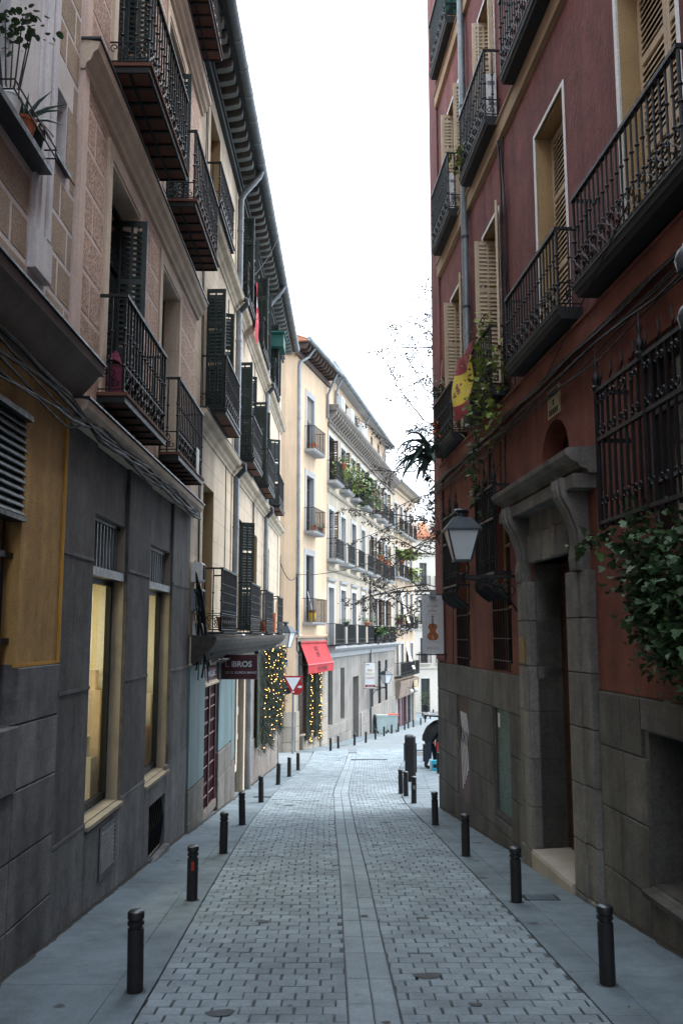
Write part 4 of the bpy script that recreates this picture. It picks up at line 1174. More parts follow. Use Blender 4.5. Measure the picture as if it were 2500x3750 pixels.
# balconies
for s, w_, d in ((2.25, 2.75, .34), (5.50, 2.45, .32), (8.78, 2.10, .31), (11.95, 1.95, .31)):
    slab_balcony(R, s, 5.80, w_, d, 1.00, M['balc_dark'], t=.15)
for k, (s, w_, d) in enumerate(((2.25, 2.75, .30), (5.45, 2.55, .30), (8.85, 2.08, .29), (12.03, 1.95, .29))):
    slab_balcony(R, s, 10.42, w_, d, 1.20, M['balc_dark'], t=.16, single=k > 0)
for k, (s, w_, d) in enumerate(((8.85, 2.08, .29), (12.03, 1.95, .29))):
    b = slab_balcony(R, s, 14.66, w_, d, 1.15, M['balc_dark'], t=.16, single=False)
    if k == 1:
        q = MB(1); q.box(-w_/2+.04, w_/2-.04, d-.06, d-.045, .22, 1.32); q.box(-w_/2+.045, -w_/2+.06, .02, d-.06, .22, 1.32); q.build('green_screen', pmat('green_reed_screen', (.015, .10, .075), rough=.8, var=.25, sc=8, streak=.2), b)
# downpipe, cables
q = R.mb(); q.tube([(10.35, .10, 18.5), (10.35, .10, 5.9)], .07, 10); dp = R.part('downpipe', q, M['zinc'], None, True)
for z in (17.5, 14.9, 12.3, 9.6, 8.2, 6.9):
    q = R.mb(); q.tube([(10.35, .10, z), (10.35, .10, z+.05)], .08, 10); R.part('pipe_collar', q, M['zinc_dark'], dp)
for k in range(4):
    pts = [R.world(7.62 + .04*k + .05*math.sin(j*1.1+k) - .045*j*(k % 2), .03 + .02*k, 10.1 - j*.44) for j in range(11)]
    cable('cable', pts, .012, 'black cable hanging down the red wall between two balconies', group='cables down the red wall')
for k in range(8):
    pts = [R.world(-2 + j*.78, .10 + .03*(k % 3), 5.42 - .045*k - .02*math.sin(j*1.9+k) - (.05*math.sin(j*.9 + k*2) if k > 4 else 0)) for j in range(22)]
    cable('cable', pts, (.022, .014, .012, .016, .010, .012, .009, .009)[k], 'black cable in the bundle along the red wall below the balconies', group='cable bundle on the red house')
cable('cable', sag(R.world(1.6, .5, 5.9), R.world(9.2, .08, 4.55), .12, 12), .007, 'thin loose wire slanting across the red wall to the portal')
for s in (7.9, 8.2, 8.9, 9.0):
    cable('cable', [R.world(s + .02*k + .02*math.sin(k), .04, 5.2 - .16*k) for k in range(8)], .011, 'short dark cable dropping behind the portal cornice', group='cables above the portal cornice')
cable('cable', [R.world(12.55 + .03*math.sin(k), .03, 5.3 - .55*k) for k in range(8)], .008, 'thin cable falling past the barred windows of the red house')
# granite blocks of the base
def base_blocks(cuts, zt, zb_, bulge=.028):
    for a, c_ in zip(cuts, cuts[1:]):
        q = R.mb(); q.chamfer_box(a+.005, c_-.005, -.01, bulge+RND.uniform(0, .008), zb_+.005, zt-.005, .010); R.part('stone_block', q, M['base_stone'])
levels = [1.44, .86, .22, -.42, -1.06, -2.3]
for k, (zt, zb_) in enumerate(zip(levels, levels[1:])):
    off = .0 if k % 2 else .3
    if k == 0:
        base_blocks([7.25, 8.12, 9.22, 10.2, 11.18, 12.30, 13.4, 14.47], zt, zb_)
        base_blocks([3.02, 3.55, 4.18], zt, zb_); base_blocks([-4, -2.2, -.6, .68], zt, zb_); base_blocks([.68, 1.8, 3.0], zt, 1.13)
    elif k < 4:
        base_blocks([7.25, 7.7 + off*.4, 8.12], zt, zb_); base_blocks([9.22, 10.1 + off, 11.18], zt, zb_); base_blocks([12.30, 13.2 + off, 14.47], zt, zb_)
        base_blocks([2.94, 3.5 + off*.5, 4.18], zt, zb_); base_blocks([-4, -2.2 + off, -.6, .68], zt, zb_)
        if k == 3: base_blocks([8.12, 9.22], -.88, zb_); base_blocks([.68, 2.94], -.32, zb_)
    else:
        base_blocks([-4, -1, 1.0, 3.0, 4.18], zt, zb_); base_blocks([7.25, 8.6, 10.0, 11.2, 12.6, 14.47], zt, zb_)
# graffitied meter door and green metal door
q = R.mb(); q.box(11.2, 12.28, -.06, -.0, -1.27, .90); mo = R.part('meter_door', q, pmat('brown_door', (.10, .055, .04), var=.25, sc=2, streak=.3, rough=.7))
q = R.mb(); q.box(11.2, 12.28, -.0, .006, -1.27, -.2); R.part('door_panel', q, pmat('mauve_door', (.15, .095, .10), var=.2, sc=2, streak=.2, rough=.7), mo)
gm = M['white']
for k in range(5):
    q = R.mb(); x = 11.35 + .13*k
    q.tube([(x, .008, -.5 - .1*k), (x+.12, .008, -.05), (x-.03, .008, .2), (x+.15, .008, .55)], .010, 4); R.part('graffiti_stroke', q, gm, mo)
q = R.mb(); q.box(11.75, 12.1, .0, .008, -.02, .25); R.part('graffiti_patch', q, M['black'], mo)
q = R.mb(); t = .07
for a, b_, z0, z1 in ((8.14, 8.14+t, -.86, .98), (9.20-t, 9.20, -.86, .98), (8.14+t, 9.20-t, .90, .98), (8.14+t, 9.20-t, -.86, -.78)): q.box(a, b_, -.08, .012, z0, z1)
go = R.part('side_door', q, pmat('purple_grey_frame', (.075, .055, .06), rough=.6))
q = R.mb(); q.box(8.21, 9.13, -.05, -.022, -.78, .90); R.part('door_leaf', q, pmat('green_metal_door', (.045, .105, .085), rough=.45, var=.2, sc=2), go)
for k in range(26):
    q = R.mb(); z = -.75 + k*.062; q.box(8.23, 9.11, -.022, -.014, z, z+.03); R.part('door_rib', q, pmat('green_rib', (.05, .115, .092), rough=.45) if k == 0 else bpy.data.materials['green_rib'], go)
q = R.mb(); q.box(8.9, 9.05, -.014, -.010, .55, .78); R.part('paper_note', q, M['white'], go)
# dark cellar opening near the camera
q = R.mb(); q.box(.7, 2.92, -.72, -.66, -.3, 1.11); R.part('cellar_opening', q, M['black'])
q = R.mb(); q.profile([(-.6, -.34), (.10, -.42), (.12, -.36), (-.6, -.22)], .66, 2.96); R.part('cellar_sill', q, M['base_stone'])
# portal
for a, b_, inn in ((4.20, 4.90, 1), (6.65, 7.24, -1)):
    zs = [-1.5, -.86, -.28, .36, 1.0, 1.62, 2.25, 2.80]
    for z0, z1 in zip(zs, zs[1:]):
        q = R.mb(); q.chamfer_box(a+.003, b_-.003, -.02, .10 + (.03 if z0 < -.9 else 0), z0+.005, z1-.005, .012); R.part('jamb_stone', q, M['portal'])
        m0, m1 = (a + .30, b_ - .02) if inn > 0 else (a + .02, b_ - .30)
        q = R.mb(); q.chamfer_box(m0, m1, .10, .135, z0+.005, z1-.005, .01); R.part('jamb_moulding', q, M['portal'])
        xr = b_ if inn > 0 else a
        q = R.mb(); q.box(min(xr, xr - inn*.05), max(xr, xr - inn*.05) + (.02 if inn > 0 else 0) - (0 if inn > 0 else 0), -.35, -.021, z0+.005, z1-.005); R.part('reveal_stone', q, M['portal'])
    # scrolled console under the cornice
    sc_ = (a + b_)/2 + (-.03 if inn > 0 else .03)
    q = R.mb(); q.profile([(.0, 2.80), (.13, 2.80), (.145, 2.95), (.12, 3.10), (.14, 3.28), (.22, 3.50), (.31, 3.66), (.33, 3.78), (.33, 3.88), (0, 3.88)], sc_-.18, sc_+.18); R.part('console', q, M['portal'])
    q = R.mb(); q.profile([(.0, 2.82), (.15, 2.82), (.165, 2.95), (.14, 3.10), (.16, 3.28), (.24, 3.50), (.33, 3.66), (.35, 3.76), (.35, 3.86), (0, 3.86)], sc_-.09, sc_+.09); R.part('console_rib', q, M['portal'])
for a, b_ in ((4.90, 5.33), (5.33, 5.56), (5.56, 5.99), (5.99, 6.22), (6.22, 6.65)):
    q = R.mb(); q.chamfer_box(a+.004, b_-.004, -.36, .09 + (.03 if b_-a < .3 else 0), 3.05, 3.44, .012); R.part('lintel_stone', q, M['portal'])
for a, b_ in ((4.9, 5.5), (5.5, 6.05), (6.05, 6.65)):
    q = R.mb(); q.chamfer_box(a+.003, b_-.003, -.02, .06, 3.45, 3.86, .012); R.part('frieze_stone', q, M['portal'])
q = R.mb(); q.profile([(0, 3.885), (.10, 3.885), (.12, 3.93), (.20, 3.95), (.22, 4.00), (.30, 4.03), (.36, 4.09), (.37, 4.15), (.34, 4.17), (0, 4.20)], 4.0, 7.6); R.part('portal_cornice', q, M['portal'])
q = R.mb(); q.chamfer_box(4.06, 7.54, .0, .27, 3.72, 3.885, .01); R.part('portal_architrave', q, M['portal'])
q = R.mb(); q.profile([(-.38, -1.3), (.14, -1.3), (.16, -.87), (.15, -.83), (-.38, -.81)], 4.93, 6.62); R.part('threshold', q, pmat('pale_threshold', (.40, .36, .31), rough=.6, var=.16, sc=2, fine=60, bump=.1))
# double door, its near leaf ajar
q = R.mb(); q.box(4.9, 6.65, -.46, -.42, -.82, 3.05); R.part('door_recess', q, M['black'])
q = R.mb(); q.box(5.80, 6.62, -.415, -.36, -.80, 3.05)
for z0, z1 in ((-.6, .3), (.5, 1.6), (1.8, 2.85)): q.chamfer_box(5.90, 6.52, -.36, -.34, z0, z1, .012)
R.part('door_leaf', q, M['door_wood'])
q = R.mb(); q.box(4.93, 5.795, -.415, -.375, -.80, 3.05)
for z0, z1 in ((-.6, .3), (.5, 1.6), (1.8, 2.85)): q.chamfer_box(5.03, 5.70, -.375, -.355, z0, z1, .012)
R.part('door_leaf', q, M['door_wood'])
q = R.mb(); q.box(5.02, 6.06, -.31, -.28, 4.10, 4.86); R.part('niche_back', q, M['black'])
# brass plate and tile plaque
q = R.mb(); q.box(6.72, 7.02, .135, .150, 1.66, 2.02); R.part('brass_plate', q, pmat('brass', (.20, .125, .03), rough=.4, metal=.6))
q = R.mb(); q.box(5.22, 5.72, .0, .02, 4.90, 5.28); pl = R.part('tile_plaque', q, pmat('cream_tile', (.36, .29, .17), rough=.5))
blk = pmat('plaque_ink', (.03, .025, .02), bump=0)
q = R.mb(); q.box(5.26, 5.68, .02, .023, 5.17, 5.25); R.part('plaque_band', q, blk, pl)
q = R.mb(); q.box(5.44, 5.50, .02, .023, 5.05, 5.13); R.part('plaque_mark', q, blk, pl)
q = R.mb(); 
for k in range(5): q.box(5.28 + .08*k, 5.34 + .08*k, .02, .023, 4.93, 5.01)
R.part('plaque_mark', q, blk, pl)
# number tile and small fixture beside the portal
q = R.mb(); q.box(7.52, 7.64, .0, .015, 3.35, 3.55); R.part('number_tile', q, M['cream_trim'])
# windows behind cages
for a, b_, z0, z1 in ((7.96, 9.20, 1.47, 4.42), (11.03, 12.28, 1.43, 4.40), (.9, 3.0, 2.9, 4.9)):
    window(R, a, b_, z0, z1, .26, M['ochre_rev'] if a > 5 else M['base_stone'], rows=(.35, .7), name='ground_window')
def cage(s0, s1, zt, zm, zb_, d, flat=True, finials=5, name='window_cage'):
    """bulging window grille: straight bars above, belly curving back to the wall, flat bars below"""
    b = R.mb(); bw = s1 - s0
    for z in (zt, zm + .06, (zt + zm)/2 + .2): 
        b.box(s0, s1, d-.02, d+.02, z-.02, z+.02); b.box(s0-.02, s0+.02, 0, d, z-.02, z+.02); b.box(s1-.02, s1+.02, 0, d, z-.02, z+.02)
    o = R.part(name, b, M['iron'])
    n = max(5, int(bw/.15))
    for k in range(n+1):
        s = s0 + bw*k/n
        q = R.mb(); r_ = .028 if k in (0, n//2, n) else .017
        pts = [(s, d, zt), (s, d, zm)]
        if flat: pts += [(s, d+.03, zm-.07), (s, d+.015, zm-.16), (s, d*.6, zm-.26), (s, .03, zm-.34)]
        q.tube(pts, r_, 6); R.part('bar', q, M['iron'], o)
        if flat and 0 < k < n:
            q = R.mb(); q.tube([(s, .015, zm-.34), (s, .015, zb_)], .012, 6); R.part('bar', q, M['iron'], o)
    for s in ((s0, d), (s0 + bw/2, d), (s1, d)):
        q = R.mb(); x, y_ = s
        q.lathe([(.02, -.06), (.045, -.03), (.045, .0), (.025, .02), (.04, .06), (.04, .10), (.02, .14), (.012, .2), (.028, .24), (.01, .30), (.004, .42)], 8, (x, y_, zt+.05)); R.part('finial', q, M['iron'], o, True)
    for k in range(int(bw/.28)):
        s = s0 + .14 + .28*k
        q = R.mb()
        for zz, sgn in ((zt-.12, 1), (zm+.28, -1), (zt-.42, -1)):
            q.tube([(p, d+.015, z) for p, z in spiral(s-.05, zz, .05, 0, 1.1, sgn)], .009, 4); q.tube([(p, d+.015, z) for p, z in spiral(s+.05, zz, .05, math.pi, 1.1, -sgn)], .009, 4)
        q.tube([(s, d+.015, zt+.22), (s-.03, d+.015, zt+.10), (s+.04, d+.015, zt+.02)], .010, 4)
        tag(R.part('scrolls', q, M['iron'], o), kind='stuff')
    if flat:
        for z in (zb_+.15, zb_+.5, zm-.5):
            q = R.mb(); q.box(s0+.03, s1-.03, .0, .03, z-.01, z+.01); R.part('cross_bar', q, M['iron'], o)
    return o
cage(7.92, 9.24, 4.40, 2.95, 1.49, .24); cage(10.98, 12.34, 4.38, 2.92, 1.45, .24)
cage(.75, 3.02, 4.55, 3.12, 3.05, .34, flat=False)
# ================================================================== orange corner house beyond the side street
M['orange'] = pmat('orange_plaster', (.55, .405, .275), rough=.95, var=.10, sc=.6, fine=20, fvar=.07, bump=.2, streak=.14)
M['far_stone'] = pmat('far_base_stone', (.30, .265, .22), rough=.9, var=.2, sc=.8, fine=30, fvar=.15, bump=.3, streak=.25, piece=.12)
M['far_dark'] = pmat('far_grey_stone', (.215, .20, .18), rough=.9, var=.2, sc=.8, fine=30, fvar=.15, bump=.3, streak=.25, piece=.15)
M['far_grey'] = pmat('window_stone', (.32, .32, .32), rough=.85, var=.1, sc=1)
M['brown_eave'] = pmat('brown_eave', (.075, .05, .04), rough=.85, var=.2, sc=2)
M['far_cream'] = pmat('far_cream_plaster', (.40, .345, .27), rough=.92, var=.09, sc=.6, fine=15, fvar=.05, bump=.15, streak=.16)
M['far_white'] = pmat('far_pale_wall', (.64, .60, .53), rough=.9, var=.06, sc=.5, fvar=.03, bump=.05, streak=.06)
M['far_peach'] = pmat('far_peach_plaster', (.50, .38, .27), rough=.92, var=.09, sc=.6, fvar=.05, bump=.1, streak=.12)
M['brown_shut'] = pmat('brown_shutter_paint', (.07, .045, .035), rough=.6, var=.2, sc=3)
M['blind'] = pmat('drawn_pale_blind', (.44, .43, .40), rough=.8, var=.08)
M['pale_frame'] = pmat('pale_window_frame', (.42, .42, .41), rough=.7)
def simple_railing(H, par, w, d, h, z, step=.13):
    b = MB(H.sg); x0, x1, yo = -w/2+.03, w/2-.03, d-.03
    b.box(x0-.02, x1+.02, yo-.02, yo+.02, z+h-.03, z+h); b.box(x0-.02, x0+.02, 0, yo-.02, z+h-.03, z+h); b.box(x1-.02, x1+.02, 0, yo-.02, z+h-.03, z+h)
    b.box(x0, x1, yo-.012, yo+.012, z+.06, z+.085); b.box(x0, x1, yo-.012, yo+.012, z+.28, z+.30)
    b.build('handrail', M['iron'], par)
    q = MB(H.sg); n = round((x1-x0)/step)
    for k in range(n+1): q.box(x0+(x1-x0)*k/n-.010, x0+(x1-x0)*k/n+.010, yo-.010, yo+.010, z, z+h-.03)
    for k in range(1, 4):
        for x in (x0, x1): q.box(x-.01, x+.01, yo*k/4-.01, yo*k/4+.01, z, z+h-.03)
    tag(q.build('balusters', M['iron'], par), kind='stuff')
def far_balcony(H, s, z, w, d, h, m, t=.14, step=.13):
    bal = H.hang('balcony', bevel_slab(H.sg, w, d, t).mesh('balcony', m), s, 0, z)
    simple_railing(H, bal, w, d, h, t, step)
    return bal
def bracket_eave(H, a, b_, zt, d, mb_, ms, step, bw=.2, bh=.3):
    c = H.mb(); c.box(a, b_, 0, .10, zt-bh-.28, zt-bh); c.box(a, b_, 0, d+.1, zt, zt+.05); H.part('eave', c, mb_)
    q = H.mb(); q.profile([(0, zt-bh), (d*.75, zt-bh*.9), (d*.95, zt-bh*.5), (d, zt), (0, zt)], -bw/2, bw/2)
    me = q.mesh('eave_bracket', ms); s = a + .2
    while s < b_: put('eave_bracket', me, H.root, (s, 0, -H.zb)); s += step
def gutter(H, a, b_, d, z, r=.12):
    c = H.mb(); c.tube([(a, d, z), (b_, d, z)], r, 10); H.part('gutter', c, M['zinc'], None, True)
def roof_tiles(H, a, b_, d, z, run=6.0, rise=2.6):
    c = H.mb(); c.profile([(-.3, z), (d, z), (d-.05, z+.06), (-run, z+rise), (-run, z)], a, b_); o = H.part('roof', c, M['rooftile'])
    q = MB(H.sg); s = a + .1; L = math.hypot(run+d, rise); 
    t = MB(H.sg); t.tube([(0, d+.04, z+.06), (0, d-.8, z+.06+.84*rise/(run+d))], .075, 6); me = t.mesh('roof_tile', M['rooftile'])
    while s < b_: put('roof_tile', me, o, (s, 0, 0)); s += .20
    return o

C = House('orange_house', (-2.2, 43.0), (-.78, 48.6), -1, zg(45), 'orange plastered corner house with a red shop awning and grey window frames')
CL = 5.75
w = C.mb()
cw = [(1.70, 3.00, 11.32, 14.2), (1.70, 3.02, 7.15, 10.05), (1.66, 3.05, 2.62, 6.0)]
C.facade(w, 0, CL, 1.95, 15.95, cw, .30, 0, 0, 1)
C.facade(w, 0, CL, -4.6, 1.95, [(.62, 4.45, -4.5, 1.2, .45)], .45, -.02, 2, 2)
# face on the side street and the body
n_, m_ = math.cos(C.rz), math.sin(C.rz)
def cl(x, y): # world plan to house plan (before the side flip)
    dx, dy = x + 2.2, y - 43.0
    return (dx*n_ + dy*m_, dx*m_ - dy*n_)
pa, pb = cl(-2.2, 43.0), cl(-2.75, 42.75); pc = cl(-20, 42.9)
for p, q in ((pa, pb), (pb, pc)):
    w.face([(p[0], p[1], -1.6), (q[0], q[1], -1.6), (q[0], q[1], 15.95), (p[0], p[1], 15.95)], 0)
    w.face([(p[0], p[1], -4.6), (q[0], q[1], -4.6), (q[0], q[1], -1.6), (p[0], p[1], -1.6)], 2)
w.box(0.3, CL, -8, -.6, -4.6, 15.9, 0)
C.part('wall', w, [M['orange'], M['far_grey'], M['far_stone']])
cs = C.mb()
for (a, b_, z0, z1) in cw:
    cs.box(a-.28, a, 0, .03, z0, z1+.30); cs.box(b_, b_+.28, 0, .03, z0, z1+.30); cs.box(a, b_, 0, .028, z1, z1+.30)
    window(C, a, b_, z0, z1, .28, M['brown_shut'], rows=(.25, .78))
C.part('window_surround', cs, M['far_grey'])
q = C.mb(); q.tube([(2.0, -.12, 12.9), (2.55, -.12, 12.9)], .12, 8); q.box(1.72, 2.98, -.14, -.10, 13.0, 14.2); C.part('roller_blind', q, pmat('grey_blind', (.16, .15, .13)))
for z, wd, sc_ in ((11.2, 2.1, 2.36), (7.02, 2.1, 2.36), (2.48, 2.6, 2.45)):
    far_balcony(C, sc_, z, wd, .55, 1.18, M['far_grey'])
c = C.mb(); c.profile([(-.02, 1.85), (.06, 1.86), (.10, 1.95), (.10, 2.0), (-.02, 2.03)], 0, CL); C.part('ledge', c, M['orange'])
bracket_eave(C, -.35, CL+.3, 16.35, .60, M['brown_eave'], M['brown_eave'], .52, .20, .30)
gutter(C, -.35, CL+.35, .72, 16.5)
roof_tiles(C, -.35, CL+.2, .62, 16.42)
# eave on the side street face
f = C.mb(); d0 = Vector((pb[0]-pc[0], pb[1]-pc[1], 0)).normalized(); nrm = Vector((-d0.y, d0.x, 0))
if nrm.dot(Vector((pa[0]-.0, 0, 0)) - Vector((CL, 0, 0))) < 0: nrm = -nrm
A_, B_ = Vector((pb[0], pb[1], 0)) - d0*(-.3), Vector((pc[0], pc[1], 0))
for o0, o1, z0, z1 in ((0, .10, 15.78, 16.05), (0, .70, 16.35, 16.40)):
    ps = [A_ + nrm*o0, B_ + nrm*o0, B_ + nrm*o1, A_ + nrm*o1]
    f.plan([(p.x, p.y) for p in ps], z0, z1)
C.part('eave', f, M['brown_eave'])
for k in range(14):
    p = A_ - d0*(.25 + .55*k); f = C.mb()
    f.plan([((p + d0*u + nrm*v).x, (p + d0*u + nrm*v).y) for u, v in ((-.1, 0), (.1, 0), (.1, .58), (-.1, .58))], 16.07, 16.34); C.part('eave_bracket', f, M['brown_eave'])
f = C.mb(); p, q = A_ + nrm*.78 + d0*.1, B_ + nrm*.78; f.tube([(p.x, p.y, 16.5), (q.x, q.y, 16.5)], .12, 10); C.part('gutter', f, M['zinc'], None, True)
q = C.mb(); q.tube([(.85, .66, 16.35), (.70, .4, 15.9), (.25, .12, 15.55), (.12, .10, 15.3), (.12, .10, 1.9)], .075, 10); dp = C.part('downpipe', q, M['zinc'], None, True)
for z in (12.6, 9.7, 6.5, 3.9):
    q = C.mb(); q.tube([(.12, .10, z), (.12, .10, z+.06)], .09, 10); C.part('pipe_collar', q, M['zinc'], dp)
q = C.mb(); q.tube([(5.35, .66, 16.35), (5.5, .3, 15.7), (5.5, .10, 15.2), (5.5, .10, 13.9)], .07, 8); C.part('downpipe', q, M['zinc'], None, True)
# base blocks on the corner
for k, z in enumerate((-1.6, -2.3, -3.0, -3.7)):
    for a, b_ in ((0.02, .60), (4.47, CL)):
        q = C.mb(); q.chamfer_box(a, b_, -.02, .05, z-.69, z-.01, .012); C.part('stone_block', q, M['far_stone'])
    for p_, q_ in ((pa, pb), (pb, (pb[0]+(pc[0]-pb[0])*.05, pb[1]+(pc[1]-pb[1])*.05))):
        e = Vector((q_[0]-p_[0], q_[1]-p_[1])).normalized(); nn = Vector((-e.y, e.x)); 
        if nn.x > 0: nn = -nn
        pl = [(p_[0], p_[1]), (q_[0], q_[1]), (q_[0]+nn.x*.04, q_[1]+nn.y*.04), (p_[0]+nn.x*.04, p_[1]+nn.y*.04)]
        q = C.mb(); q.plan(pl, z-.69, z-.01); C.part('stone_block', q, M['far_stone'])
# shop: black gate, dark doorway
q = C.mb(); q.box(.62, 1.45, -.30, -.25, -4.4, 1.2); g_ = C.part('shop_gate', q, M['black'])
for k in range(9):
    q = C.mb(); q.box(.66, 1.42, -.25, -.235, -3.3 + k*.45, -3.27 + k*.45); C.part('gate_bar', q, M['bottle'], g_)
q = C.mb(); q.box(1.45, 4.45, -.44, -.40, -4.4, 1.2); C.part('shop_window', q, pmat('brown_shop_glass', (.035, .02, .014), rough=.3))
for s in (1.5, 2.9, 4.3):
    q = C.mb(); q.box(s, s+.16, -.40, -.30, -4.2, 1.2); C.part('shop_post', q, M['brown_shut'])
q = C.mb(); q.box(1.45, 4.45, -.44, -.02, -4.4, -2.9); C.part('shop_sill', q, M['far_stone'])
q = C.mb(); q.box(.15, .55, .03, .05, 2.9, 3.85); C.part('tile_sign', q, M['white'])
q = C.mb(); q.box(.22, .48, .05, .055, 3.25, 3.75); C.part('tile_picture', q, pmat('tile_blue_grey', (.42, .47, .5)))
# red awning
aw = empty('shop_awning', C.world(3.0, 0, 1.55), C.rz)
red_c = pmat('red_awning_cloth', (.38, .032, .038), rough=.85, var=.10, sc=2.0, fine=40, fvar=.06, bump=.1, streak=.12)
b = MB(-1); n = 24
for k in range(n):
    x0, x1 = -2.35 + 4.7*k/n, -2.35 + 4.7*(k+1)/n
    z_ = lambda kk: .012*math.sin(kk*2.3)
    b.face([(x0, .06, .05+z_(k)), (x1, .06, .05+z_(k+1)), (x1, .46, -.98+z_(k+1)), (x0, .46, -.98+z_(k))])
b.build('canopy', red_c, aw, True)
b = MB(-1)
for k in range(40):
    x0, x1 = -2.35 + 4.7*k/40, -2.35 + 4.7*(k+1)/40; y_ = lambda kk: .46 + .02*math.sin(kk*2.1)
    b.face([(x0, y_(k), -1.02), (x1, y_(k+1), -1.02), (x1, y_(k+1), -1.42), (x0, y_(k), -1.42)])
b.build('valance', red_c, aw, True)
b = MB(-1); b.tube([(-2.38, .07, .08), (2.38, .07, .08)], .06, 8); b.build('roller', red_c, aw, True)
b = MB(-1); b.tube([(-2.38, .46, -.99), (2.38, .46, -.99)], .035, 8); b.build('front_bar', pmat('pale_red_bar', (.55, .12, .13)), aw, True)
b = MB(-1); b.tube([(-2.36, .02, -.95), (-2.36, .46, -.99)], .025, 6); b.tube([(2.36, .02, -.95), (2.36, .46, -.99)], .025, 6); b.box(-2.5, -2.38, .0, .12, .0, .14); b.build('arm', M['iron'], aw)
ink = pmat('awning_ink', (.05, .012, .02), bump=0)
ang = math.atan2(1.03, .40)
for body, x, t in (('NO', 0, .30), ('EM', 0, .58)):
    put('lettering', text_mesh(body, .36, ink, .001, 1.2), aw, (0, -(.06 + .40*t) - .022, .05 - 1.03*t + .012), (ang, 0, 0))
put('lettering', text_mesh('MOUTARDE', .30, ink, .001, 1.1), aw, (.15, -.50, -1.22), (math.pi/2, 0, 0))
tag(aw, 'red cloth shop awning with dark lettering on the orange corner house', 'awning')

# ================================================================== long pale house with three rows of balconies
D = House('pale_house', (-.78, 48.6), (4.35, 73.8), -1, zg(60), 'long pale cream house with grey window frames and three rows of balconies')
DL = 25.7
DS = [.25 + 3.39*k for k in range(7)]
w = D.mb(); ops = []
for k, s in enumerate(DS):
    for z0, z1 in ((10.42, 13.08), (6.08, 8.92), (1.42, 4.58)): ops.append((s, s+1.45, z0, z1))
dz = -.0
att = [(2.2 + 3.1*k, 3.2 + 3.1*k, 15.25, 16.2) for k in range(7)]
D.facade(w, -.0, DL, 1.25, 14.0, ops, .34, 0, 0, 1)
D.facade(w, -.0, DL-3.5, 14.6, 16.7, att, .3, -.05, 2, 1)
gps = [(.45, 1.62, -2.9, .1), (3.82, 4.98, -2.86, .08), (7.6, 9.6, -5, -.6, .6), (13.9, 15.2, -2.96, .08), (17.3, 18.6, -3.0, .08), (20.6, 21.8, -3.0, .06)]
D.facade(w, -.0, DL, -7, 1.25, gps, .3, -.03, 3, 3)
w.box(0, DL, -8, -.75, -7, 14.4, 0); w.box(0, DL-3.5, -8, -.5, 14.4, 16.65, 2)
w.face([(DL, 0, -7), (DL, 0, 14), (DL, -8, 14), (DL, -8, -7)], 0)
w.face([(DL-3.5, -.05, 14.5), (DL-3.5, -.05, 16.7), (DL-3.5, -6, 16.7), (DL-3.5, -6, 14.5)], 2)
D.part('wall', w, [M['far_cream'], M['far_grey'], M['orange'], M['far_dark']])
# main cornice on brackets
c = D.mb(); c.profile([(0, 13.55), (.10, 13.55), (.14, 13.70), (.0, 13.75)], 0, DL+.1); c.profile([(0, 14.42), (.50, 14.42), (.62, 14.58), (.64, 14.72), (0, 14.76)], -.05, DL+.15); D.part('cornice', c, pmat('weathered_cornice', (.20, .175, .155), rough=.9, var=.2, sc=1, streak=.2))
q = D.mb(); q.profile([(0, 13.76), (.14, 13.78), (.12, 13.95), (.30, 14.12), (.46, 14.25), (.48, 14.42), (0, 14.42)], -.13, .13); me = q.mesh('cornice_bracket', pmat('grey_brown_cornice', (.25, .215, .185), rough=.9))
s = .3
while s < DL: put('cornice_bracket', me, D.root, (s, 0, -D.zb)); s += .62
c = D.mb(); c.box(-.2, DL-3.3, -.3, .42, 16.72, 16.80); D.part('eave', c, M['far_grey'])
gutter(D, -.6, DL-3.3, .50, 16.92, .15); roof_tiles(D, -.4, DL-3.4, .42, 16.82)
for s in (2.0, 11.5, 20.0):
    q = D.mb(); q.tube([(s, .45, 16.8), (s, .20, 16.3), (s, .06, 15.9), (s, .06, 14.8)], .07, 8); D.part('downpipe', q, M['zinc'], None, True)
q = D.mb(); q.tube([(13.35, .10, 8.5), (13.35, .10, -4.6)], .06, 8); D.part('downpipe', q, M['zinc_dark'], None, True)
for z in (9.95, 5.62):
    c = D.mb(); c.profile([(0, z-.12), (.08, z-.10), (.14, z), (.14, z+.06), (0, z+.1)], 0, DL); D.part('ledge', c, M['far_cream'])
c = D.mb(); c.profile([(-.03, .72), (.08, .75), (.12, 1.0), (.40, 1.16), (.50, 1.26), (.50, 1.38), (-.03, 1.40)], -.1, DL+.1); D.part('shop_cornice', c, M['far_grey'])
for (a, b_, z0, z1) in ops:
    cs = D.mb(); cs.box(a-.22, a, 0, .04, z0, z1+.22); cs.box(b_, b_+.22, 0, .04, z0, z1+.22); cs.box(a, b_, 0, .038, z1, z1+.22)
    if z0 < 2: cs.profile([(0, z1+.34), (.12, z1+.36), (.18, z1+.50), (0, z1+.54)], a-.3, b_+.3)
    D.part('window_surround', cs, M['pale_frame'])
    pale = RND.random() < .68
    window(D, a, b_, z0, z1, .30, M['pale_frame'] if pale else M['brown_shut'], rows=(.25, .75), glass='blind' if pale else 'glass_dark')
    if RND.random() < .35 or (z0 > 6 and z0 < 7 and a > 13) or z0 > 10: 
        shutter(D, b_-.02, -.28, z0+.02, .55, z1-z0-.08, 80 if RND.random() < .5 else 96, M['brown_shut'], False, pitch=.1)
for k, s in enumerate(DS):
    for z, d in ((10.30, .55), (5.96, .55)):
        far_balcony(D, s+.72, z, 2.15, d, 1.12, M['far_grey'], t=.16)
    bal = D.hang('balcony', bevel_slab(-1, 2.5, .56, .05).mesh('balcony', M['balc_dark']), s+.75, 0, 1.405); simple_railing(D, bal, 2.45, .54, 1.15, .05, .12)
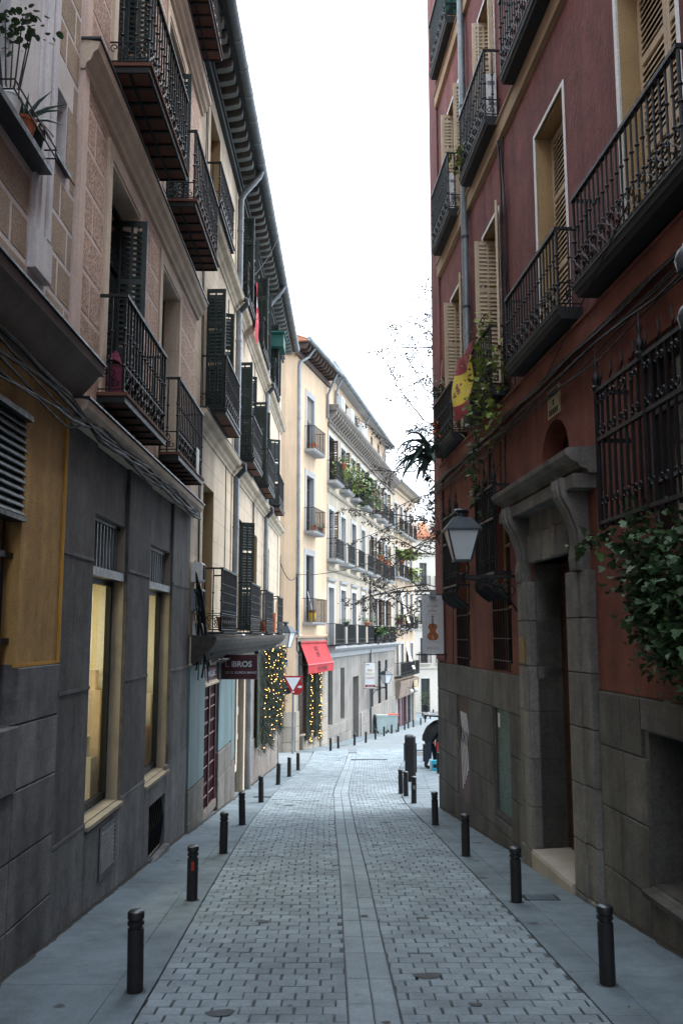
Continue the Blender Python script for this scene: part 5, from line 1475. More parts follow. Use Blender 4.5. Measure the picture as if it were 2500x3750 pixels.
for (a, b_, z0, z1, *r_) in gps:
    if r_:
        q = D.mb(); q.box(a, b_, -.62, -.56, -5, -.6); D.part('street_door', q, M['black'])
    else: window(D, a, b_, z0, z1, .28, M['zinc_dark'], rows=(.5,), cols=0 if a < 6 else 1)
    if a > 12:
        q = D.mb()
        for k in range(7): q.box(a+.1+k*.17, a+.13+k*.17, -.08, -.05, z0, z1)
        for k in range(5): q.box(a, b_, -.075, -.055, z0+.4+k*.55, z0+.43+k*.55)
        tag(D.part('window_bars', q, M['iron']), kind='stuff')
s = 0.0
while s < DL:
    e = min(s+1.68, DL)
    if not (7.0 < s+.8 < 9.8):
        for z0, z1 in ((-4.0 - .03*s - 1.8, -4.0 - .03*s + .5), (-4.0-.03*s+.5, -2.95)):
            if z1 > z0 + .1:
                q = D.mb(); q.chamfer_box(s+.01, e-.01, -.03, .04, z0+.01, z1-.01, .012); D.part('stone_block', q, M['far_dark'])
    s += 1.68
for k, s in enumerate((2.7, 5.8, 9.6, 10.5)):
    p = D.world(s, .0, 15.0 if k < 2 else 15.0); o = empty('air_conditioner', p, D.rz)
    b = MB(-1); b.chamfer_box(-.42, .42, .0, .36, 0, .85, .02); b.build('case', M['white'], o)
    b = MB(-1); b.box(-.34, .20, .36, .37, .1, .75); b.build('grille', M['zinc'], o)
    b = MB(-1); b.box(-.4, -.34, -.1, .34, -.06, -.005); b.box(.34, .4, -.1, .34, -.06, -.005); b.build('bracket', M['iron'], o)
    tag(o, 'white air conditioner at the attic, %s from the orange house' % ['first', 'second', 'third', 'fourth'][k], 'air conditioner', 'attic air conditioners')

# ================================================================== peach house at the end of the row
E_ = House('peach_house', (4.35, 73.8), (6.75, 83.4), -1, zg(78), 'peach house at the end of the row with brown shop fronts')
EL = 9.9
ES = [.35, 2.75, 5.15, 7.55]
w = E_.mb(); ops = []
for s in ES:
    for z0, z1 in ((10.6, 13.0), (6.75, 9.3), (2.5, 5.6), (-1.4, 1.2)): ops.append((s, s+1.2, z0, z1))
E_.facade(w, 0, EL, -1.9, 14.2, ops, .3, 0, 0, 1)
E_.facade(w, 0, EL, -8, -1.9, [(.5, 9.2, -8, -2.2, .3)], .3, -.02, 2, 2)
w.box(0, EL, -9, -.7, -8, 14.2, 0); w.face([(EL, 0, -8), (EL, 0, 14.2), (EL, -9, 14.2), (EL, -9, -8)], 0)
E_.part('wall', w, [M['far_peach'], M['far_grey'], M['far_stone']])
bracket_eave(E_, -.1, EL+.3, 14.6, .55, M['far_peach'], M['far_cream'], .5, .2, .35); gutter(E_, -.1, EL+.3, .66, 14.75); roof_tiles(E_, -.1, EL+.3, .55, 14.66)
for (a, b_, z0, z1) in ops:
    cs = E_.mb(); cs.box(a-.2, a, 0, .04, z0, z1+.2); cs.box(b_, b_+.2, 0, .04, z0, z1+.2); cs.box(a, b_, 0, .038, z1, z1+.2); E_.part('window_surround', cs, M['pale_frame'])
    window(E_, a, b_, z0, z1, .28, M['brown_shut'], rows=(.7,))
    if (z0 == 2.5 and 2 < a < 5) or (z0 == -1.4 and 4 < a < 7):
        q = E_.mb()
        n = 8
        for k in range(n):
            t0, t1 = k/n, (k+1)/n; f = lambda t: (.03 + .62*t**1.5, z1 - (z1-z0)*.85*t)
            (y0, za), (y1, zb2) = f(t0), f(t1); q.face([(a, y0, za), (b_, y0, za), (b_, y1, zb2), (a, y1, zb2)])
        E_.part('sun_blind', q, pmat('pale_awning_cloth', (.55, .53, .48)), None, True)
for s in ES:
    for z, d in ((10.45, .5), (6.6, .5), (2.36, .5)): far_balcony(E_, s+.6, z, 1.95, d, 1.1, M['far_grey'], t=.14)
for s in ES:
    bal = E_.hang('balcony', bevel_slab(-1, 2.2, .55, .12).mesh('balcony', M['balc_dark']), s+.6, 0, -1.55); simple_railing(E_, bal, 2.2, .55, 1.1, .12, .12)
q = E_.mb(); q.profile([(-.02, -3.2), (.25, -3.2), (.45, -1.95), (.45, -1.85), (-.02, -1.8)], .2, 9.6); E_.part('shop_fascia', q, pmat('brown_fascia', (.20, .155, .12), var=.2, sc=2, streak=.3))
q = E_.mb(); q.box(6.3, 8.4, .47, .50, -2.9, -2.05); E_.part('shop_sign_board', q, pmat('yellow_wood_board', (.38, .29, .18), streak=.4))
q = E_.mb(); q.box(.5, 9.2, -.32, -.27, -8, -2.2); E_.part('shop_wall', q, pmat('pale_blue_panel', (.38, .42, .44), streak=.2))
for k, (s, wd, m_) in enumerate(((.7, .35, 'maroon'), (1.3, .2, 'maroon'), (2.6, 1.1, 'maroon'), (4.4, .5, 'maroon'), (5.4, .3, 'black'), (6.0, .7, 'maroon'), (7.4, 1.0, 'black'))):
    q = E_.mb(); q.box(s, s+wd, -.27, -.18, -6.2, -3.2)
    if wd > .9:
        for z in (-5.8, -5.1, -4.4, -3.8): q.chamfer_box(s+.15, s+wd-.15, -.18, -.15, z, z+.5, .02)
    E_.part('shop_door', q, M[m_])
for s in (3.4, 5.7):
    p = E_.world(s, .75, -2.75); o = empty('globe_lamp', p, E_.rz)
    b = MB(-1); b.ball((0, 0, 0), .17, 10); b.build('globe', M['white'], o, True)
    b = MB(-1); b.tube([(0, -.3, .25), (0, 0, .25), (0, 0, .15)], .02, 5); b.build('arm', M['iron'], o)
    tag(o, 'white globe lamp on the brown shop front, %s one' % ('near' if s < 4 else 'far'), 'lamp', 'globe lamps on the shop front')

# ================================================================== white house closing the street
F_ = House('white_house', (6.6, 94.2), (18, 97.5), -1, zg(95), 'white house with red tiled roof closing the end of the street')
w = F_.mb(); ops = []
FS = [2.15, 4.05, 6.2, 8.3]
for s in FS:
    for z0, z1 in ((7.0, 9.5), (3.0, 5.6), (-1.0, 1.6)): ops.append((s-.42, s+.42, z0, z1))
gps = [(1.75, 2.75, -6.4, -2.6), (3.7, 5.0, -5.6, -2.7), (6.2, 7.5, -5.6, -2.7)]
F_.facade(w, -.6, 14, -8, 12.0, ops + gps, .35, 0, 0, 0)
w.box(-.6, 14, -9, -.7, -8, 12, 0)
w.face([(-.6, 0, -8), (-.6, 0, 12), (-.6, -9, 12), (-.6, -9, -8)], 0)
F_.part('wall', w, [M['far_white']])
for (a, b_, z0, z1) in ops: window(F_, a, b_, z0, z1, .3, M['brown_shut'], rows=(.7,))
for (a, b_, z0, z1) in gps: window(F_, a, b_, z0, z1, .3, M['zinc_dark'], rows=(.3, .6))
for s in FS:
    for z in (6.85, 2.85, -1.15): far_balcony(F_, s, z, 1.35, .45, 1.1, M['far_white'], t=.16, step=.12)
for z in (10.4, 6.6, 2.5, -1.5):
    c = F_.mb(); c.profile([(0, z-.2), (.1, z-.15), (.2, z), (.2, z+.08), (0, z+.1)], -.6, 14); F_.part('ledge', c, M['far_white'])
c = F_.mb(); c.box(-.9, 14, -.2, .35, 12, 12.15); F_.part('eave', c, M['rooftile'])
roof_tiles(F_, -.9, 14, .4, 12.15, 3.5, 2.2)
for s in (1.3, 3.6, 5.9):
    q = F_.mb(); q.box(s-.4, s+.4, -1.6, -.35, 12.15, 13.7); q.prism([(s-.5, 13.7), (s+.5, 13.7), (s, 14.2)], -1.7, -.25); F_.part('dormer', q, [M['far_white']])
    q = F_.mb(); q.box(s-.28, s+.28, -.35, -.32, 12.5, 13.5); F_.part('dormer_window', q, M['maroon'])
def big_pot_plant(x, y, h, lab):
    o = pot('potted_shrub', (x, y, zg(y)), .36, .8, lab, 'iron')
    f = MB()
    for k in range(8):
        a = k*.8; f.tube([(0, 0, .6), (math.cos(a)*.25, math.sin(a)*.25, .6+h*.5), (math.cos(a)*.35, math.sin(a)*.35, .6+h)], [.02, .015, .006], 4)
    f.build('stems', M['bark'], o)
    g = MB(); leaf_cloud(g, [(RND.gauss(0, .28), RND.gauss(0, .28), .7 + RND.random()*h) for _ in range(320)], .16, 0, 'lance'); g.build('leaves', M['leaf'], o)
big_pot_plant(8.55, 93.0, 1.5, 'shrub in a dark planter beside the white house corner')
big_pot_plant(10.3, 91.5, 1.2, 'bushy plant in a dark planter before the white house door')
# ================================================================== lamps
M['lamp_glass'] = pmat('frosted_lamp_glass', (.62, .65, .68), rough=.35, var=.04, fvar=0, bump=0, spec=.5)
M['lamp_metal'] = pmat('dark_lamp_metal', (.03, .042, .052), rough=.45, var=.2, sc=6, bump=.03)
def lantern(par, z, s=1.0, mb_sg=1):
    """four-sided street lantern standing on z"""
    t, b_, h = .215*s, .115*s, .40*s
    def ring(r, zz): return [(r, r, zz), (-r, r, zz), (-r, -r, zz), (r, -r, zz)]
    lo, hi = ring(b_, z), ring(t, z+h)
    for k in range(4):
        g = MB(); g.face([lo[k], lo[(k+1)%4], hi[(k+1)%4], hi[k]]); g.build('glass_pane', M['lamp_glass'], par)
        e = MB(); e.tube([lo[k], hi[k]], .013*s, 4); e.build('corner_bar', M['lamp_metal'], par)
    f = MB(); f.box(-b_-.01, b_+.01, -b_-.01, b_+.01, z-.025*s, z); f.build('base_plate', M['lamp_metal'], par)
    r = MB()
    A, B2, C2 = ring(t*1.16, z+h), ring(t*1.16, z+h+.025*s), ring(t*.55, z+h+.19*s)
    for q0, q1 in ((A, B2), (B2, C2)):
        for k in range(4): r.face([q0[k], q0[(k+1)%4], q1[(k+1)%4], q1[k]])
    r.face(C2); r.face(A[::-1]); r.build('roof', M['lamp_metal'], par)
    v = MB(); v.lathe([(.10*s, 0), (.055*s, .03*s), (.05*s, .07*s), (.085*s, .09*s), (.11*s, .105*s), (.09*s, .125*s), (.03*s, .135*s)], 12, (0, 0, z+h+.185*s)); v.build('vent_cap', M['lamp_metal'], par, True)
def bracket_lamp(name, wall_p, lamp_p, label, s=1.0, group=None):
    """lantern on a scrolled arm from wall_p to under lamp_p"""
    lx = Vector(lamp_p); d = Vector(wall_p) - lx; d.z = 0; L = d.length; d.normalize()
    o = empty(name, tuple(lx), math.atan2(d.y, d.x))
    a = MB()
    a.box(0, L, -.016*s, .016*s, -.02*s, .02*s); a.build('arm', M['iron'], o)
    p = MB(); p.box(L-.03, L, -.05*s, .05*s, -.55*s, .25*s); p.build('wall_plate', M['iron'], o)
    sc_ = MB()
    sc_.tube([(.05, 0, -.03*s), (L*.35, 0, -.06*s), (L*.7, 0, -.16*s), (L-.03, 0, -.5*s)], .014*s, 5)
    sc_.build('brace', M['iron'], o)
    for cx, cz, R_ in ((L*.62, -.15*s, .09*s), (L*.82, -.18*s, .13*s), (L*.4, -.09*s, .05*s)):
        sc_ = MB(); sc_.tube([(x, 0, z_) for x, z_ in spiral(cx, cz, R_, 1.5, 1.5, 1, 14, .8)], .011*s, 5); sc_.build('scroll', M['iron'], o)
    u = MB()
    for sg in (1, -1): u.tube([(sg*.0, 0, .02*s), (sg*.075*s, 0, .05*s), (sg*.095*s, 0, .12*s), (sg*.07*s, 0, .21*s)], .011*s, 5)
    u.lathe([(.02*s, -.09*s), (.04*s, -.05*s), (.035*s, .0), (.045*s, .03*s), (.012*s, .05*s)], 8); u.build('cradle', M['iron'], o, True)
    lantern(o, .23*s, s)
    tag(o, label, 'street lamp', group)
    return o
wp = R.world(7.46, .0, 2.94)
bracket_lamp('street_lamp', wp, (wp.x - .86, wp.y - .02, 2.92), 'large black lantern on a scrolled arm on the red house', 1.08)
bracket_lamp('street_lamp', (-2.60, 36.02, 1.18), (-2.29, 36.95, 1.18), 'black lantern at the corner above the glowing garland', 1.45)
wp = D.world(14.2, 0, -1.55)
bracket_lamp('street_lamp', (wp.x, wp.y, -1.6), (wp.x + .95, wp.y - 1.2, -1.55), 'small far lantern on the pale house wall', 1.35)

# ================================================================== violin banner
p = R.world(13.40, .0, 0)
bn = empty('hanging_banner', (p.x - .07, p.y, 1.62))
cloth = pmat('grey_white_banner', (.62, .64, .65), rough=.7, var=.07, sc=4, fvar=.03, bump=.02)
b = MB(); b.box(-.46, 0, -.006, .006, .02, 1.27); b.build('banner_cloth', cloth, bn)
b = MB(); b.tube([(-.60, 0, 1.28), (.10, 0, 1.28)], .013, 6); b.build('pole', M['iron'], bn)
b = MB(); b.tube([(-.60, 0, .0), (.10, 0, .0)], .016, 6); b.build('pole', M['iron'], bn)
b = MB(); b.prism([(-.30, 1.22), (-.16, 1.22), (-.17, 1.36), (-.29, 1.36)], -.16, -.03); b.build('spotlight', M['zinc'], bn)
ink = pmat('banner_ink', (.10, .09, .09), bump=0); rl = pmat('rust_rule', (.35, .17, .13), bump=0)
for body, size, z_, m_ in (('LVTHIER', .062, 1.03, ink), ('DE', .036, .985, ink), ('OPERA', .062, .93, ink), ('ESPEJO Nº2', .052, .135, ink)):
    put('lettering', text_mesh(body, size, m_, .0005, 1.0), bn, (-.235, -.0075, z_), (math.pi/2, 0, 0))
f = MB()
for x0, x1, z0, z1 in ((-.37, -.10, .265, .270), (-.37, -.10, .855, .860), (-.37, -.366, .27, .855), (-.104, -.10, .27, .855), (-.36, -.11, .905-.02, .888), (-.36, -.11, 1.085, 1.088), (-.36, -.11, .185, .188)):
    g = MB(); g.box(x0, x1, -.0085, -.0065, z0, z1); g.build('rule', rl, bn)
vio = [(0, 0), (.07, .005), (.115, .05), (.12, .10), (.10, .15), (.075, .165), (.062, .20), (.068, .235), (.09, .25), (.098, .29), (.085, .335), (.05, .36), (.0, .362)]
poly = [(-.235 + x, .30 + z) for x, z in vio] + [(-.235 - x, .30 + z) for x, z in vio[::-1][1:-1]]
g = MB(); g.prism(poly, -.010, -.007); g.build('violin_body', pmat('violin_print', (.33, .10, .03), rough=.5, var=.2, sc=14, bump=0), bn)
g = MB(); g.prism([(-.255, .58), (-.215, .58), (-.222, .78), (-.248, .78)], -.013, -.0095); g.build('violin_neck', ink, bn)
g = MB(); g.prism([(-.235, .845), (-.215, .825), (-.225, .78), (-.245, .78), (-.255, .825)], -.013, -.0095); g.build('violin_scroll', rl, bn)
for z_ in (.795, .812): 
    g = MB(); g.box(-.285, -.185, -.0125, -.0095, z_, z_+.006); g.build('violin_peg', ink, bn)
g = MB(); g.prism([(-.242, .31), (-.228, .31), (-.218, .40), (-.252, .40)], -.013, -.0105); g.build('violin_tailpiece', pmat('pale_tail', (.45, .33, .25), bump=0), bn)
tag(bn, 'tall white banner with a violin hanging from the red house corner', 'banner')

# ================================================================== far shop banner, street plates, traffic sign
p = D.world(11.3, .0, 0); sb = empty('hanging_sign', (p.x + .05, p.y - .1, -1.5)); sb.scale = (.64, .64, .64)
b = MB(); b.box(.05, 1.05, -.02, .02, 0, 2.6); b.build('board', M['white'], sb)
b = MB(); b.box(.05, 1.05, -.025, -.0205, .10, .36); b.build('red_band', pmat('dark_red_band', (.25, .03, .04), bump=0), sb)
b = MB(); b.box(.10, .50, -.025, -.0205, 2.36, 2.42); b.build('red_band', bpy.data.materials['dark_red_band'], sb)
b = MB(); b.tube([(-.1, 0, 2.62), (1.1, 0, 2.62)], .025, 5); b.tube([(-.1, 0, -.02), (1.1, 0, -.02)], .025, 5); b.build('pole', M['iron'], sb)
for body, z_, col in (('Magic', 1.85, (.55, .25, .05)), ('Pokémon', 1.45, (.62, .42, .06)), ('Yu-Gi-Oh', 1.05, (.45, .06, .04))):
    put('lettering', text_mesh(body, .26, pmat('print_' + body[:2], col, bump=0, fvar=0), .001, .85, 'CENTER', .006), sb, (.55, -.023, z_), (math.pi/2, 0, 0))
put('lettering', text_mesh('CAPITULO', .17, M['white'], .001, .8), sb, (.55, -.027, .22), (math.pi/2, 0, 0))
tag(sb, 'tall white shop sign with coloured lettering on the pale house', 'sign')
bp = empty('street_plate', (-2.52, 42.80, .70))
b = MB(); b.box(-.62, .0, -.015, .015, -.16, .16); b.build('plate_edge', M['white'], bp)
b = MB(); b.box(-.60, -.018, -.019, -.0152, -.14, .14); b.build('plate', pmat('blue_enamel', (.012, .03, .09), rough=.3, bump=0), bp)
put('lettering', text_mesh('MOS', .16, M['white'], .001, .75, 'RIGHT', .003), bp, (-.04, -.021, -.05), (math.pi/2, 0, 0))
tag(bp, 'dark blue street name plate on the orange corner', 'sign')

M['sign_red'] = pmat('sign_red', (.30, .012, .02), rough=.45, var=.1, bump=0); M['sign_white'] = pmat('sign_white', (.60, .64, .68), rough=.4, var=.05, bump=0)
ts = empty('give_way_sign', (-2.23, 41.9, zg(41.9)))
zt = -.02 - zg(41.9)
b = MB(); b.tube([(0, 0, 0), (0, 0, zt+.1)], .045, 10); b.build('post', M['zinc'], ts, True)
def tri(r, z0): return [(-r, z0 + r*.58), (r, z0 + r*.58), (0, z0 - r*1.15)]
b = MB(); b.prism([(-.46, zt+.10), (-.42, zt+.15), (.42, zt+.15), (.46, zt+.10), (.05, zt-.66), (-.05, zt-.66)], -.075, -.06); b.build('red_triangle', M['sign_red'], ts)
b = MB(); b.prism([(-.345, zt+.075), (.345, zt+.075), (0, zt-.52)], -.080, -.0752); b.build('white_triangle', M['sign_white'], ts)
b = MB(); b.prism([(.14+.33*math.cos(t*math.pi/12), zt-.36+.36*math.sin(t*math.pi/12)) for t in range(24)], -.03, -.018); b.build('round_sign', M['sign_red'], ts)
b = MB(); b.box(.14-.2, .14+.26, -.036, -.0305, zt-.40, zt-.30); b.build('white_bar', M['sign_white'], ts)
b = MB(); b.prism([(-.30+.33*math.cos(t*math.pi/12), zt-.36+.34*math.sin(t*math.pi/12)) for t in range(24)], .02, .032); b.build('sign_back', M['balc_dark'], ts)
b = MB(); b.box(-.62, 0, .0, .019, zt-.38, zt-.34); b.build('sign_rail', M['zinc'], ts)
b = MB(); b.box(-.06, .07, -.084, -.081, zt-.60, zt-.555); b.build('sticker', M['white'], ts)
tag(ts, 'give way sign with a round red sign behind on one post', 'traffic sign')

# ================================================================== fir garlands with lights
bulb_m = emit('warm_bulb', (1.0, .50, .12), 6.0)
bb = MB(); bb.ball((0, 0, 0), 1.0, 6); BULB = bb.mesh('bulb', bulb_m, True)
def garland(name, H, boxes, n_needle, n_bulb, br, label, out=.16):
    o = empty(name, tuple(H.world(boxes[0][0], .05, boxes[0][2])), H.rz)
    org = H.world(boxes[0][0], .05, boxes[0][2]); 
    tot = sum((b_[1]-b_[0])*(b_[3]-b_[2]) for b_ in boxes)
    g = MB(); st = MB()
    inv = Matrix.Rotation(-H.rz, 4, 'Z')
    for bx in boxes:
        share = (bx[1]-bx[0])*(bx[3]-bx[2])/tot
        for _ in range(int(n_needle*share)):
            s, z = RND.uniform(bx[0], bx[1]), RND.uniform(bx[2], bx[3])
            wob = .10*math.sin(z*5 + s*3) 
            p = Vector((s - boxes[0][0] + wob, -(RND.random()**.6*out + bx[4]), z - boxes[0][2]))
            d = Vector((RND.gauss(0, .35), -RND.random()*.6, -.8 + RND.gauss(0, .4))).normalized(); L = RND.uniform(.12, .24)
            sd = d.cross(Vector((RND.gauss(0,1), RND.gauss(0,1), .2))).normalized()*.018
            for k in range(4):
                a = p + d*L*k/4; q = a + (d*.6 + sd*(18 if k % 2 else -18)*.12).normalized()*.07
                g.face([tuple(a - sd*.25), tuple(a + d*L/4 + sd*.25), tuple(q)])
                q = a + (d*.6 - sd*(18 if k % 2 else -18)*.12).normalized()*.07
                g.face([tuple(a - sd*.25), tuple(a + d*L/4 + sd*.25), tuple(q)])
        for _ in range(int(n_bulb*share)):
            s, z = RND.uniform(bx[0]+.02, bx[1]-.02), RND.uniform(bx[2]+.05, bx[3])
            b_ = put('bulb', BULB, o, (s - boxes[0][0], -(out + bx[4] + .03), z - boxes[0][2])); b_.scale = (br, br, br*1.3)
    # y is kept outdoors-negative in the local frame of the left houses
    go = g.build('fir_branches', M['needle'], o)
    bk = MB()
    for bx in boxes: bk.box(bx[0]-boxes[0][0]+.06, bx[1]-boxes[0][0]-.06, -bx[4]-.03, -bx[4]+.02, bx[2]-boxes[0][2]+.1, bx[3]-boxes[0][2])
    bk.build('netting', M['needle'], o)
    tag(o, label, 'garland')
    return o
boxes = []
for k in range(9):
    s0 = 11.0 + .98*k
    boxes.append((s0, s0 + .98, -.95 + .35*math.sin(k*1.7) + .03*k - .45, 1.62, .04))
garland('fir_garland', B, boxes, 10000, 105, .009, 'wide curtain of fir branches with warm lights on the bookshop wall', .20)
garland('fir_garland', C, [(1.55, 2.05, -3.2, .75, .02)], 2200, 40, .011, 'left fir garland with warm lights at the red awning shop', .2)
garland('fir_garland', C, [(3.15, 3.75, -3.2, .75, .02)], 2400, 44, .011, 'right fir garland with warm lights at the red awning shop', .2)

# ================================================================== litter post, bins
lp = empty('litter_post', (2.06, 27.5, zg(27.5)))
def superellipse(rx, ry, n=20, e=3.5):
    return [(rx*math.copysign(abs(math.cos(t))**(2/e), math.cos(t)), ry*math.copysign(abs(math.sin(t))**(2/e), math.sin(t))) for t in [2*math.pi*k/n for k in range(n)]]
b = MB(); b.plan(superellipse(.165, .14), 0, 1.28); b.build('body', M['bollard'], lp, True)
b = MB(); b.plan([(x+.0, y-.0) for x, y in superellipse(.17, .145)], 1.28, 1.33)
ring = [superellipse(.17*(1-.12*k*k), .145*(1-.12*k*k)) for k in range(3)]
for k in range(2):
    for j in range(20):
        b.face([(*ring[k][j], 1.33+.025*k), (*ring[k][(j+1)%20], 1.33+.025*k), (*ring[k+1][(j+1)%20], 1.355+.022*k), (*ring[k+1][j], 1.355+.022*k)])
b.face([(*p_, 1.377) for p_ in ring[2]]); b.build('steel_lid', M['steel_top'], lp, True)
b = MB(); b.box(.155, .185, -.09, .09, .28, 1.12); b.build('side_door', M['bollard'], lp)
tag(lp, 'tall black litter post with steel lid beside the right bollards', 'litter bin')
def wheelie(x, y, rz, lid, label):
    o = empty('wheelie_bin', (x, y, zg(y)), rz)
    grey = M.setdefault('bin_grey', pmat('pale_grey_bin', (.33, .40, .39), rough=.6, var=.1, sc=2, bump=.03))
    b = MB(); t, c_ = [(-.34, -.30), (.34, -.30), (.34, .30), (-.34, .30)], [(-.40, -.36), (.40, -.36), (.40, .36), (-.40, .36)]
    for k in range(4): b.face([(*t[k], .08), (*t[(k+1)%4], .08), (*c_[(k+1)%4], 1.15), (*c_[k], 1.15)])
    b.face([(*q, .08) for q in t[::-1]]); b.build('body', grey, o)
    b = MB(); b.box(-.44, .44, -.40, .40, 1.151, 1.22); b.build('rim', grey, o)
    b = MB(); b.profile([(-.39, 1.221), (.39, 1.221), (.36, 1.26), (-.2, 1.30), (-.39, 1.27)], -.43, .43); b.build('lid', lid, o)
    for sx in (-.3, .3):
        b = MB(); b.tube([(sx-.03, -.30, .10), (sx+.03, -.30, .10)], .10, 10); b.build('wheel', M['black'], o)
    tag(o, label, 'bin', 'bins at the pale house')
    return o
orange = pmat('orange_lid', (.60, .09, .04), rough=.5)
wheelie(2.72, 63.2, .25, M.get('bin_grey') or pmat('grey_lid', (.36, .42, .41)), 'pale grey wheeled bin with a grey lid before the pale house')
wheelie(3.55, 65.2, .20, orange, 'pale grey wheeled bin with an open orange lid')
# ================================================================== flag, ivy, agave, pots on the red house
flag_r = pmat('flag_red', (.26, .035, .045), rough=.85, var=.12, sc=5); flag_y = pmat('flag_yellow', (.62, .47, .06), rough=.85, var=.10, sc=5); flag_e = pmat('flag_emblem', (.22, .07, .07), rough=.85)
b = MB(1); NX, NZ = 18, 22
def FP(i, j):
    u, t = i/NX, j/NZ
    s = -.72 + 1.15*u - .10*t*(u-.5)
    z = -.08*math.sin(math.pi*u) - (1.0 + .10*math.sin(math.pi*u))*t - .12*u*t
    o = .05 + .04*math.sin(u*9 + t*2) * (.4 + .6*t) + .03*math.sin(t*7 + u*4) + .20*u*(.25 + .75*t**.7)
    return (s, o, z)
for i in range(NX):
    for j in range(NZ):
        t = (j+.5)/NZ; m_ = 0 if t < .26 or t > .76 else 1
        if m_ == 1 and 11 <= i <= 13 and 9 <= j <= 13 and (i+j) % 3: m_ = 2
        b.face([FP(i,j), FP(i+1,j), FP(i+1,j+1), FP(i,j+1)], m_)
o = b.build('flag', [flag_r, flag_y, flag_e], None, True, tuple(R.world(9.28, .33, 6.98)), (0, 0, R.rz))
tag(o, 'red and yellow striped flag draped over the ivy balcony railing', 'flag')

def ivy(name, H, anchors, n, size, m, label, spread=(.25, .12, .2), kind='ivy', pot_at=None):
    org = H.world(*anchors[0]); o = empty(name, tuple(org))
    g, st = MB(), MB()
    pts = []
    for a, b_ in zip(anchors, anchors[1:]):
        pa, pb = H.world(*a) - org, H.world(*b_) - org
        L = (pb - pa).length
        for _ in range(max(3, int(n*L))):
            q = pa.lerp(pb, RND.random()) + Vector((RND.gauss(0, spread[0]*.35), RND.gauss(0, spread[0]*.6), RND.gauss(0, spread[2])))
            pts.append(q)
    leaf_cloud(g, pts, size, .35, kind)
    k = 0
    for a, b_ in zip(anchors, anchors[1:]):
        pa, pb = H.world(*a) - org, H.world(*b_) - org
        for r_ in range(3):
            st.tube([pa + Vector((RND.gauss(0,.03), RND.gauss(0,.05), 0)), pa.lerp(pb, .5) + Vector((RND.gauss(0,.05), RND.gauss(0,.1), RND.gauss(0,.05))), pb], .006, 4)
    g.build('leaves', M[m], o); st.build('stems', M['bark'], o)
    tag(o, label, 'plant')
    return o
ivy('climbing_ivy', R, [(8.0, .32, 6.6), (7.75, .36, 6.2), (7.7, .40, 5.8), (7.95, .42, 5.3)], 210, .09, 'leaf_pale', 'pale green ivy spilling over the flag balcony', (.45, .1, .22), 'ivy')
ivy('climbing_ivy', R, [(8.55, .40, 5.7), (8.75, .38, 4.9), (8.85, .34, 4.2)], 110, .08, 'leaf', 'thin strand of ivy trailing below the flag balcony', (.22, .1, .1), 'ivy')
ivy('climbing_ivy', R, [(8.6, .34, 7.1), (7.8, .34, 7.15)], 45, .09, 'leaf_pale', 'ivy leaves along the handrail above the flag', (.2, .1, .12), 'ivy')
ivy('balcony_creeper', R, [(9.5, .33, 11.0), (10.0, .33, 10.75)], 60, .11, 'leaf_pale', 'small green creeper in the middle upper balcony railing', (.15, .1, .12), 'ivy')
ivy('climbing_ivy', R, [(12.9, .36, 6.0), (13.05, .40, 5.2), (13.3, .25, 4.6), (13.35, .15, 4.0)], 42, .10, 'leaf_dark', 'dark hanging creeper under the corner balcony', (.25, .1, .15), 'ivy')
# thick ivy under the near window cage
big = []
ivy('ivy_bush', R, [(2.65, .26, 2.88), (2.1, .30, 2.7), (1.5, .32, 2.55), (.8, .32, 2.5), (.0, .30, 2.4)], 720, .072, 'leaf_dark', 'thick dark ivy hanging below the near window cage', (.26, .2, .24))
ivy('ivy_bush', R, [(2.55, .18, 2.3), (1.9, .26, 2.12), (1.3, .28, 1.98), (.0, .28, 1.9)], 760, .072, 'leaf_dark', 'lower mass of dark ivy over the granite base', (.22, .2, .22))
ivy('ivy_strand', R, [(2.9, .34, 3.05), (3.4, .34, 3.05), (3.75, .38, 2.98)], 70, .09, 'leaf', 'ivy strand reaching from the cage towards the portal', (.1, .1, .06))

def agave(loc, n, L, label):
    """broad leaves that rise, arch over and hang towards the street"""
    o = empty('agave', loc)
    for k in range(n):
        a = math.pi + RND.gauss(.25, .75); el = RND.uniform(-.3, 1.1); ln = L*RND.uniform(.65, 1.1)
        g = MB(); d = Vector((math.cos(a)*math.cos(el), math.sin(a)*math.cos(el), math.sin(el))); p = Vector((0, 0, RND.uniform(-.25, .1))); pts = [p.copy()]
        for j in range(8):
            d = (d + Vector((0, 0, -.16 - .05*j*RND.random()))).normalized(); p = p + d*ln/8; pts.append(p.copy())
        side = Vector((-math.sin(a), math.cos(a), 0)); w_ = RND.uniform(.05, .085)
        for j in range(8):
            w0, w1 = w_*(1-(j/8)**1.8)+.002, w_*(1-((j+1)/8)**1.8)+.002; up = Vector((0, 0, .035))
            g.face([pts[j]-side*w0+up, pts[j], pts[j+1], pts[j+1]-side*w1+up]); g.face([pts[j], pts[j]+side*w0+up, pts[j+1]+side*w1+up, pts[j+1]])
        g.build('leaf', M['agave'], o, True)
    tag(o, label, 'plant')
agave(tuple(R.world(12.9, .42, 5.95)), 30, .9, 'big spiky agave leaning out of the corner balcony')
p = R.world(12.3, .2, 5.98); o = pot('potted_plant', tuple(p), .11, .2, 'clay pot with feathery grass on the corner balcony')
g = MB(); leaf_cloud(g, [(RND.gauss(0, .1), RND.gauss(0, .14), .45 + 1.0*RND.random()**2) for _ in range(60)], .10, -.6, 'lance'); g.build('leaves', M['leaf_dark'], o)
p = R.world(12.75, .18, 7.05); o = pot('potted_plant', tuple(p), .10, .14, 'pot of bushy grass tied on the corner balcony rail', 'bottle')
